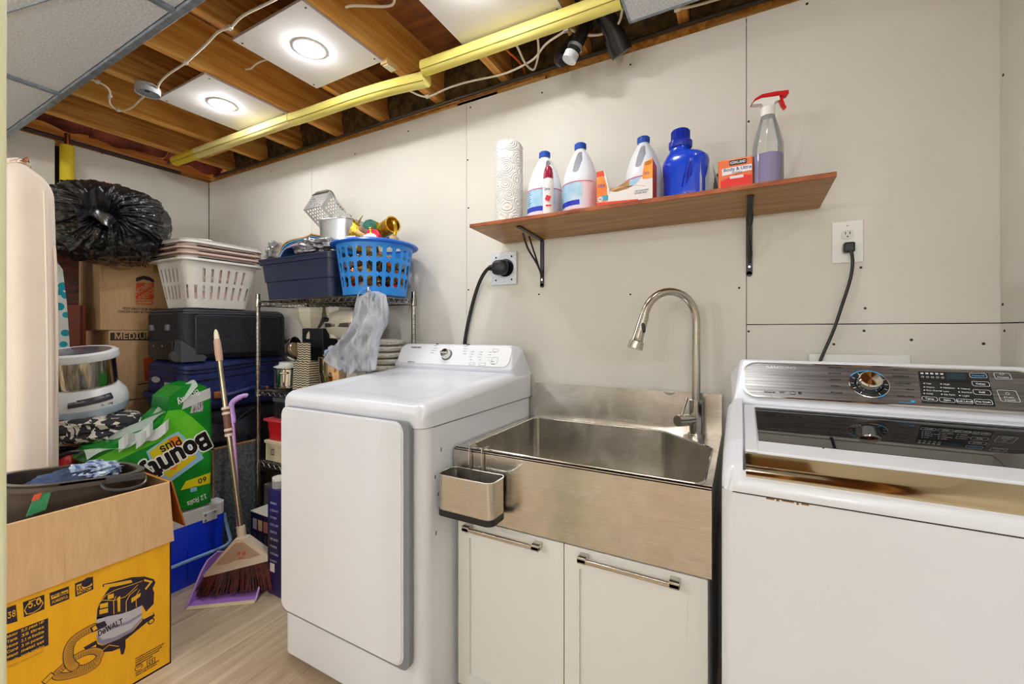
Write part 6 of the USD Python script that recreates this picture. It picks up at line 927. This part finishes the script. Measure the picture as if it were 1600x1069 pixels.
pd(Polygon([(1.078,0.476),(1.106,0.477),(1.106,0.451),(1.078,0.454)]), .001, mat('pack_skyblue', (150, 200, 226), .25), 'blue_mark'); pd(Polygon([(1.083,0.88),(1.134,0.891),(1.134,0.846),(1.078,0.843)]), .001, nmat('barcode', (60, 60, 60), (220, 220, 220), 60, (1, 6, 1), rough=.4), 'barcode')
pd(Polygon([(1.053,0.922),(1.166,0.959),(1.169,0.932),(1.169,0.906),(1.042,0.867)]), .001, mat('pack_clear', (206, 208, 206), .25), 'clear_window'); part(t, 'lettering', txt('Bounty', .028, A((x_ + .0016, *([(1.111,0.959)][0]))), (0, -.9, -.42), (0, .42, -.9), True, w=.10), mat('pack_white', (238, 240, 236), .3), kind='stuff')
part(t, 'crumpled_wrap', [sheet([[(xf + .012 - .13 * i + .02 * math.sin(7 * j + 3 * i), .70 + .40 * j, np.interp(j, [0, .25, .5, .7, .85, 1], [.715, .74, .79, .86, .92, .97]) + .018 * math.sin(13 * j + 4 * i) + .02 * math.sin(3 * i)) for j in np.linspace(0, 1, 36)] for i in np.linspace(0, 1, 14)], .001)], film('wrap_film', (206, 220, 210), .45, .15), 25)
part(t, 'wrap_scrap', [sheet([[(xf + .016 + .01 * math.sin(9 * j), .80 + .12 * j + .02 * k, .775 + .05 * j - .05 * i + .012 * math.sin(6 * i + 8 * j)) for j in np.linspace(0, 1, 9)] for i in np.linspace(0, 1, 6)], .001) for k in (0, 3)], mat('scrap_white', (214, 220, 216), .3), 25)
# broom and dustpan
t = thing('broom', 'broom with a metal stick, pale angled head and dark red bristles', 'broom', (-2.1, 1.2, .0))
tp = A((-2.36,1.179,1.257)); bt_ = A((-2.115, 1.172, .262)); at_ = lambda k: tp + (bt_ - tp) * k
GRP = mat('grip_pink', (206, 168, 146), .5); part(t, 'stick', tube([at_(.11), at_(1.0)], .0115, 14), nmat('stick_metal', (160, 144, 116), (206, 194, 168), 6, (1, 1, .3), .25, .9)); part(t, 'grip', tube([at_(.05), at_(.06), at_(.12), at_(.16)], [.013, .0155, .017, .0155], 14), GRP); part(t, 'end_cap', tube([at_(0), at_(.012), at_(.035), at_(.052)], [.003, .009, .012, .0125], 14), mat('cap_cream', (236, 226, 196), .4)); q = part(t, 'clip', tube([at_(.40), at_(.53)], .0165, 14), mat('clip_brown', (120, 78, 62), .5)); parts(t, 'clip_ring', [tube([at_(k), at_(k + .012)], .0185, 14) for k in (.39, .415, .495, .52)], mat('clip_cream', (226, 204, 184), .5), base=q)
yb = 1.172; HB = mat('broom_cream', (224, 206, 186), .45)
hx = A((.80, .60, 0)); hn = A((.60, -.80, 0)); hc = A((-2.105, 1.165, 0))
def H2(m): return place(m, hc, hx, (0, 0, 1))
head = Polygon([(-.155, .105), (-.150, .095), (.135, .150), (.135, .172), (.03, .262), (-.02, .262), (-.035, .245)])
hm = cat_([trimesh.creation.extrude_polygon(head, .046, engine='earcut')]); hm.apply_translation([0, 0, -.02]); part(t, 'head', H2(hm), HB)
part(t, 'socket', tube([at_(.955), at_(1.02)], .019, 16), HB)
fp = cat_([trimesh.creation.extrude_polygon(Polygon([(-.105, .148), (-.05, .150), (-.01, .165), (.05, .170), (.095, .182), (.02, .246), (-.012, .246), (-.03, .232)]), .002, engine='earcut')]); fp.apply_translation([0, 0, .0262]); part(t, 'face_plate', H2(fp), mat('broom_tan', (188, 156, 132), .5)); part(t, 'lettering', [place(txt(s_, h_, (0, 0, 0), (1, 0, 0), (0, 1, 0), True, mid=True), hc + hx * .012 + hn * .0285 + A((0, 0, z_)), hx, (0, 0, 1)) for s_, h_, z_ in (('# #', .018, .196), ('dufg', .008, .176))], mat('logo_red', (206, 84, 70), .5), kind='stuff')
rng = random.Random(5); br = []
BRI = nmat('bristle_red', (44, 14, 14), (104, 40, 36), 30, rough=.6)
for i in range(46):
    for d in range(3):
        k = (i + .5 * (d % 2)) / 45; top = hc + hx * (-.145 + .272 * k) + hn * (-.012 + .016 * d) + A((0, 0, .098 + .05 * k)); lo = hc + hx * (-.180 + .36 * k + .006 * rng.uniform(-1, 1)) + hn * (.01 + .024 * d + .006 * rng.uniform(-1, 1)) + A((0, 0, .022 + .008 * rng.random()))
        br.append(tube([top, (top + lo) / 2 + hx * .003, lo], [.0042, .0048, .003], 5))
part(t, 'bristles', br, BRI, kind='stuff')
t = thing('dustpan', 'purple long handled dustpan standing open on the floor in front of the broom', 'dustpan', (-2.1, 1.1, 0))
PUR = mat('pan_purple', (178, 128, 222), .35); PURL = mat('pan_lilac', (200, 160, 232), .35)
a_ = A((-2.188, .973, .004)); b_ = A((-1.965, 1.150, .004)); dr_ = (b_ - a_); L_ = np.linalg.norm(dr_); dr_ /= L_; bk = A((-dr_[1], dr_[0], 0))
fl_ = lambda s_, d_, z_: a_ + dr_ * s_ + bk * d_ + A((0, 0, z_))
part(t, 'floor_plate', hull([fl_(0, 0, 0), fl_(L_, 0, 0), fl_(L_ - .015, .19, .012), fl_(.05, .19, .012), fl_(0, 0, .002), fl_(L_, 0, .002), fl_(L_ - .015, .19, .016), fl_(.05, .19, .016)]), PUR); part(t, 'rubber_lip', hull([fl_(0, -.012, -.003), fl_(L_, -.012, -.003), fl_(L_, .006, .0045), fl_(0, .006, .0045), fl_(0, -.012, -.001), fl_(L_, -.012, -.001)]), mat('lip_yellow', (226, 212, 170), .5))
def wall(p): p = A(p); n_ = np.cross(p[1] - p[0], p[2] - p[0]); n_ = n_ / np.linalg.norm(n_) * .0025; return hull(np.vstack([p + n_, p - n_]))
part(t, 'side_wall', wall([fl_(0, 0, .0), fl_(.05, .19, .01), fl_(.035, .20, .145), fl_(.015, .13, .135)]), PUR); part(t, 'side_wall', wall([fl_(L_, 0, 0), fl_(L_ - .015, .19, .01), fl_(L_ - .01, .20, .125), fl_(L_ - .005, .10, .085)]), PURL)
part(t, 'back_wall', wall([fl_(.05, .19, .01), fl_(L_ - .015, .19, .01), fl_(L_ - .01, .20, .125), fl_(.035, .20, .145)]), PUR); part(t, 'rim', [tube([fl_(0, 0, .003), fl_(.012, .10, .110), fl_(.018, .14, .138), fl_(.035, .20, .147), fl_(L_ - .01, .20, .127), fl_(L_ - .003, .12, .098), fl_(L_, 0, .003)], .005, 8)], PURL); part(t, 'lettering', place(txt('dufg', .016, (0, 0, 0), (1, 0, 0), (0, 1, 0), True, mid=True), fl_(L_ * .52, .075, .0095), dr_, bk), mat('pan_letter', (84, 50, 110), .5))
hp = fl_(L_ * .48, .205, .12); ht = A((-2.4,1.278,0.828)); 
part(t, 'handle_tube', tube([hp, hp + (ht - hp) * .93], .010, 12), mat('handle_mauve', (206, 150, 206), .35)); d_ = (ht - hp) / np.linalg.norm(ht - hp); part(t, 'hook', tube(spline([hp + (ht - hp) * .90, hp + (ht - hp) * .98, ht + A((.0, .0, .03)), ht + A((.015, .018, .055)), ht + A((.03, .045, .07)), ht + A((.035, .06, .068))], 6), [.014] * 8 + [.0145] * 16 + [.012] * 7, 12), PURL)
# big yellow box with a hamper inside
t = thing('vacuum_box', 'large open yellow cardboard box printed with a drawing of a shop vacuum', 'cardboard box', (-2.06, .57, 0))
YEL = nmat('box_yellow', (240, 172, 8), (246, 184, 20), 3, (1, 10, 3), .5); xv = -1.885; y0, y1, x0 = .345, .788, -2.245; zt_ = .682
part(t, 'front_wall', bx(xv - .004, xv, y0, y1, 0, zt_), YEL); part(t, 'side_wall', bx(x0, xv, y1 - .004, y1, 0, zt_), YEL); part(t, 'side_wall', bx(x0, xv, y0, y0 + .004, 0, zt_), YEL); part(t, 'back_wall', bx(x0, x0 + .004, y0, y1, 0, zt_), YEL); part(t, 'base', bx(x0, xv, y0, y1, 0, .006), YEL)
part(t, 'inner_lining', [bx(xv - .0055, xv - .0042, y0 + .004, y1 - .004, .006, zt_), bx(x0 + .0042, x0 + .0055, y0 + .004, y1 - .004, .006, zt_), bx(x0 + .004, xv - .004, y1 - .0055, y1 - .0042, .006, zt_), bx(x0 + .004, xv - .004, y0 + .0042, y0 + .0055, .006, zt_)], CARDIN)
hinge = lambda pts, o: wall(pts)
part(t, 'flap', [hull([(xv + .002, y0, zt_), (xv + .002, y1 - .006, zt_), (xv - .001, y0, zt_ + .003), (xv - .001, y1 - .006, zt_ + .003), (xv + .010, y0, .457), (xv + .010, y1 + .006, .460), (xv + .006, y0, .457), (xv + .006, y1 + .006, .460)])], CARD)
for yy in (.50, .61, .70): part(t, 'flap_crease', tube([(xv + .0098, yy, .463), (xv + .0020, yy, zt_ - .004)], .0009, 4), CARD)
q = part(t, 'flap', wall([(x0 + .12, y1 + .002, zt_), (xv, y1 + .002, zt_), (xv - .02, y1 + .055, .49), (x0 + .14, y1 + .055, .49)]), mat('flap_orange', (176, 96, 34), .6))
xq = xv + .0002; NV = mat('box_ink', (34, 24, 46), .5); GRY = mat('print_grey', (190, 186, 196), .5); GRY2 = mat('print_grey_dark', (140, 132, 156), .5); YK = mat('print_yellow', (232, 176, 30), .5); TANP = mat('print_tan', (196, 140, 40), .5)
def bd_(poly, m, name, l=0., base=None, kind=None): return part(t, name, dx(Polygon(poly) if not hasattr(poly, 'area') else poly, xq + l, .0004), m, base=base, kind=kind)
for pp in ([(0.379,0.441),(0.401,0.44),(0.404,0.389),(0.379,0.393)], [(0.415,0.439),(0.459,0.438),(0.459,0.393),(0.417,0.393)], [(0.47,0.436),(0.513,0.435),(0.514,0.394),(0.472,0.394)], [(0.527,0.436),(0.57,0.437),(0.571,0.394),(0.528,0.392)]): bd_(pp, NV, 'icon_square')
bd_([(0.379,0.365),(0.467,0.361),(0.468,0.277),(0.38,0.282)], NV, 'fact_panel')
for i, q4 in enumerate(([(0.473,0.427),(0.511,0.426),(0.512,0.414),(0.474,0.414)], [(0.53,0.429),(0.567,0.43),(0.568,0.409),(0.531,0.407)])): bd_(q4, YK, 'icon_field', .0005)
el = Polygon([(0.419,0.414),(0.426,0.428),(0.439,0.434),(0.451,0.425),(0.455,0.413),(0.448,0.401),(0.435,0.397),(0.423,0.4)]).buffer(.002); bd_(el.difference(el.buffer(-.0022)), YK, 'icon_ring', .0005)
bd_(Point(*([(0.556,0.426)][0])).buffer(.014), NV, 'clock_disc', .0009)
up2 = dict(r=(0, 1, 0), u=(0, 0, 1)); tt = lambda s_, u_, h_, w_, l_=.0011: txt(s_, h_, (xq + l_, *u_), (0, 1, 0), (0, 0, 1), True, w=w_, d=.0004)
part(t, 'icon_text', [tt('5.0', [(0.424,0.415)][0], .020, .026), tt('38', [(0.384,0.408)][0], .018, .0155), tt('POWERFUL', [(0.475,0.4)][0], .009, .036), tt('MOTOR', [(0.531,0.397)][0], .009, .034)], YK, kind='stuff'); part(t, 'icon_text', [tt('50%', [(0.475,0.42)][0], .013, .020), tt('QUIETER', [(0.491,0.415)][0], .006, .018), tt('3X', [(0.531,0.409)][0], .014, .013)], NV, kind='stuff')
part(t, 'fact_text', [tt(s_, A([(0.383,0.348)][0]) + A((.028 * c_, -.0150 * r_ + .004)), .0080, w_ * .62) for r_ in range(7) for c_, s_, w_ in ((0, ('Motor', 'Tank', 'Hose', 'Cord', 'Wand', 'Drain', 'Weight')[r_], .034), (1, ('5.0 peak HP', '38 litres', '2.1 m flexible', '3 m power', 'metal set', 'large opening', 'with wheels')[r_], .075))], YK, kind='stuff')
# drawing of the vacuum
bd_([(0.579,0.289),(0.581,0.322),(0.59,0.347),(0.605,0.369),(0.613,0.377),(0.594,0.39),(0.595,0.398),(0.627,0.39),(0.672,0.382),(0.708,0.366),(0.734,0.343),(0.74,0.328),(0.731,0.31),(0.736,0.293),(0.734,0.252),(0.712,0.237),(0.701,0.267),(0.67,0.266),(0.644,0.27),(0.61,0.282)], NV, 'vacuum_head')
bd_([(0.579,0.298),(0.61,0.282),(0.644,0.27),(0.67,0.266),(0.699,0.268),(0.7,0.217),(0.67,0.19),(0.627,0.188),(0.594,0.195),(0.581,0.22)], GRY, 'vacuum_tank'); bd_([(0.579,0.268),(0.618,0.242),(0.661,0.233),(0.699,0.24),(0.7,0.233),(0.661,0.224),(0.618,0.233),(0.579,0.261)], GRY2, 'tank_band', .0005); bd_([(0.579,0.238),(0.594,0.212),(0.627,0.201),(0.67,0.201),(0.699,0.222),(0.7,0.217),(0.67,0.19),(0.627,0.188),(0.594,0.195),(0.581,0.214)], GRY2, 'tank_shade', .0005)
bd_([(0.578,0.209),(0.594,0.192),(0.635,0.187),(0.675,0.191),(0.701,0.212),(0.702,0.227),(0.734,0.222),(0.738,0.208),(0.727,0.2),(0.715,0.198),(0.686,0.186),(0.654,0.173),(0.654,0.146),(0.649,0.127),(0.642,0.13),(0.639,0.154),(0.618,0.157),(0.59,0.173),(0.578,0.192)], NV, 'vacuum_base')
bd_([(0.699,0.231),(0.731,0.224),(0.734,0.215),(0.704,0.214)], YK, 'base_wheel', .0005); bd_(Point(*([(0.727,0.194)][0])).buffer(.010).difference(Point(*([(0.727,0.194)][0])).buffer(.007)), NV, 'caster', .0005)
for pp in ([(0.597,0.395),(0.627,0.386),(0.67,0.374),(0.673,0.363),(0.63,0.373),(0.599,0.383)], [(0.587,0.336),(0.608,0.33),(0.608,0.315),(0.587,0.321)], [(0.586,0.317),(0.608,0.311),(0.608,0.296),(0.586,0.302)], [(0.607,0.355),(0.623,0.352),(0.623,0.337),(0.607,0.34)], [(0.67,0.309),(0.697,0.314),(0.695,0.302),(0.67,0.293)], [(0.706,0.358),(0.732,0.337),(0.712,0.316),(0.708,0.322),(0.723,0.337),(0.706,0.351)], [(0.632,0.332),(0.64,0.334),(0.64,0.281),(0.633,0.283)]): bd_(pp, YK, 'head_highlight', .0005)
part(t, 'drawing_line', [dx(A_, xq + .0009, .0003) for A_ in [__import__('shapely').geometry.LineString(q_).buffer(.0011) for q_ in ([(0.582,0.336),(0.602,0.358),(0.627,0.362),(0.67,0.356),(0.701,0.354)], [(0.594,0.345),(0.623,0.328),(0.654,0.324),(0.67,0.334),(0.688,0.347)], [(0.656,0.268),(0.656,0.306),(0.665,0.323),(0.686,0.334)], [(0.623,0.282),(0.622,0.325),(0.628,0.339)], [(0.684,0.271),(0.682,0.309),(0.693,0.326)], [(0.594,0.177),(0.61,0.184),(0.635,0.163)])]], YK, kind='stuff')
LS = __import__('shapely').geometry.LineString
h1 = LS(spline([(a, b, 0) for a, b in [(0.571,0.268),(0.544,0.265),(0.52,0.253),(0.511,0.22),(0.515,0.189),(0.525,0.169)]], 6)[:, :2]); h2 = LS(spline([(a, b, 0) for a, b in [(0.525,0.167),(0.554,0.149),(0.581,0.156),(0.587,0.171),(0.571,0.19),(0.544,0.198),(0.514,0.194),(0.499,0.185),(0.485,0.175),(0.491,0.163),(0.52,0.147),(0.562,0.137),(0.581,0.147)]], 6)[:, :2])
for h_, w_ in ((h2, .0105), (h1, .0125)):
    q = bd_(h_.buffer(w_), NV, 'hose_outline', .0006 if h_ is h1 else .0); bd_(h_.buffer(w_ - .0018), TANP, 'hose', .0010 if h_ is h1 else .0004)
    n_ = int(h_.length / .006); part(t, 'hose_rib', [dx(LS([(p_.x - d_[1] * w_ * .8, p_.y + d_[0] * w_ * .8), (p_.x + d_[1] * w_ * .3, p_.y - d_[0] * w_ * .3)]).buffer(.0004), xq + (.0015 if h_ is h1 else .0009), .0003) for k_ in range(n_) for p_ in [h_.interpolate(k_ * .006)] for e_ in [h_.interpolate(k_ * .006 + .001)] for d_ in [A((e_.x - p_.x, e_.y - p_.y)) / .001]], NV, kind='stuff')
bd_([(0.562,0.272),(0.578,0.275),(0.599,0.273),(0.605,0.254),(0.581,0.252),(0.567,0.254)], NV, 'hose_collar', .0016); bd_([(0.567,0.269),(0.576,0.272),(0.581,0.258),(0.571,0.256)], YK, 'hose_collar_ring', .0020); wd = Polygon([(0.452,0.174),(0.474,0.189),(0.482,0.175),(0.46,0.16)]); bd_(wd, NV, 'wand_outline', .0004); bd_(wd.buffer(-.002), YK, 'wand', .0008); bd_([(0.547,0.217),(0.578,0.22),(0.581,0.207),(0.553,0.205)], NV, 'latch_shape', .0004)
part(t, 'lettering', txt('DeWALT', .018, (xq + .0010, *([(0.582,0.23)][0])), (0, 1, .10), (0, -.10, 1), True, w=.064, d=.0004), mat('pack_black', (24, 22, 18), .25), kind='stuff')
part(t, 'fine_print', [tt('The manufacturer warrants this product as described', A([(0.681,0.086)][0]) + A((0, -.008 * i)), .0048, w_ , .0) for i, w_ in enumerate((.085, .078, .070, .05))] + [tt('Tested to comply with standards', A([(0.681,0.033)][0]) + A((0, -.008 * i)), .0048, w_, .0) for i, w_ in enumerate((.07, .062))], NV, kind='stuff')
sq = Polygon([(0.714,0.058),(0.739,0.056),(0.739,0.034),(0.715,0.035)]); bd_(sq.difference(sq.buffer(-.002)).union(sq.buffer(-.006).difference(sq.buffer(-.008))), NV, 'mark_square'); el = Point(*([(0.691,0.051)][0])).buffer(.011); bd_(el.difference(el.buffer(-.0015)), NV, 'mark_ring'); part(t, 'mark_text', tt('ETL', A([(0.686,0.05)][0]), .007, .013, .0), NV, kind='stuff')
t = thing('hamper', 'dark brown ribbed plastic hamper with a carry handle inside the yellow box', 'hamper', (-2.06, .57, .06)); HM = mat('hamper_brown', (72, 60, 50), .3)
hc_ = A((-2.065, .565)); P = []
for zz, k_ in ((.012, .80), (.30, .90), (.60, .97), (.605, 1.0), (.685, 1.01)): c_ = A(rrect(.26 * k_, .335 * k_, .10, 10).exterior.coords)[:-1] + hc_; P.append(np.c_[c_, np.full(len(c_), zz)])
tlh = lambda m: rot(mv(m, 0, 0, .062), -.13, (1, 0, 0), (-2.06, .565, .70))
part(t, 'body', tlh(sheet(P, .004, closed=True)), HM, 40); part(t, 'rim', tlh(cat_([ext(affinity.translate(rrect(.296, .371, .115, 10).difference(rrect(.255, .33, .10, 10)), *hc_), .008, (0, 0, .682)), ext(affinity.translate(rrect(.296, .371, .115, 10).difference(rrect(.288, .363, .112, 10)), *hc_), .022, (0, 0, .667))])), mat('hamper_rim', (84, 72, 62), .28), 40)
for k_ in range(5): part(t, 'rib', tlh(rb(-1.936, -1.928, .44 + .052 * k_, .452 + .052 * k_, .30, .60, .002, 1)), HM)
part(t, 'handle', tlh(cat_([tube(spline([(-1.926, .60, .675), (-1.905, .61, .652), (-1.897, .66, .644), (-1.905, .71, .652), (-1.926, .72, .675)], 6), .006, 8), rb(-1.925, -1.905, .605, .715, .668, .690, .004, 1)])), mat('hamper_grip', (64, 60, 60), .25)); part(t, 'sticker', tlh(wall([(-1.9305, .435, .60), (-1.9285, .475, .612), (-1.9265, .48, .668), (-1.9275, .445, .664)])), mat('sticker_green', (60, 150, 100), .4)); part(t, 'sticker_corner', tlh(wall([(-1.9265, .44, .645), (-1.9255, .455, .648), (-1.9245, .46, .668), (-1.9255, .443, .664)])), mat('sticker_red', (216, 90, 60), .4))
single('denim_clothes', 'dark blue clothes heaped inside the brown hamper', 'clothes', [blob((-2.09, .57, .655), (.105, .14, .105), 2.3, .22, 4, 9, 5)], nmat('cloth_navy', (30, 38, 58), (70, 88, 122), 9, rough=.9, bump=.4, bscale=40))
single('blue_scarf', 'blue and white striped cloth on top of the clothes in the hamper', 'cloth', [blob((-2.09, .63, .735), (.075, .075, .030), 2.2, .4, 4, 5, 5)], nmat('cloth_blue', (40, 60, 130), (190, 206, 220), 16, (1, 4, 1), .9))
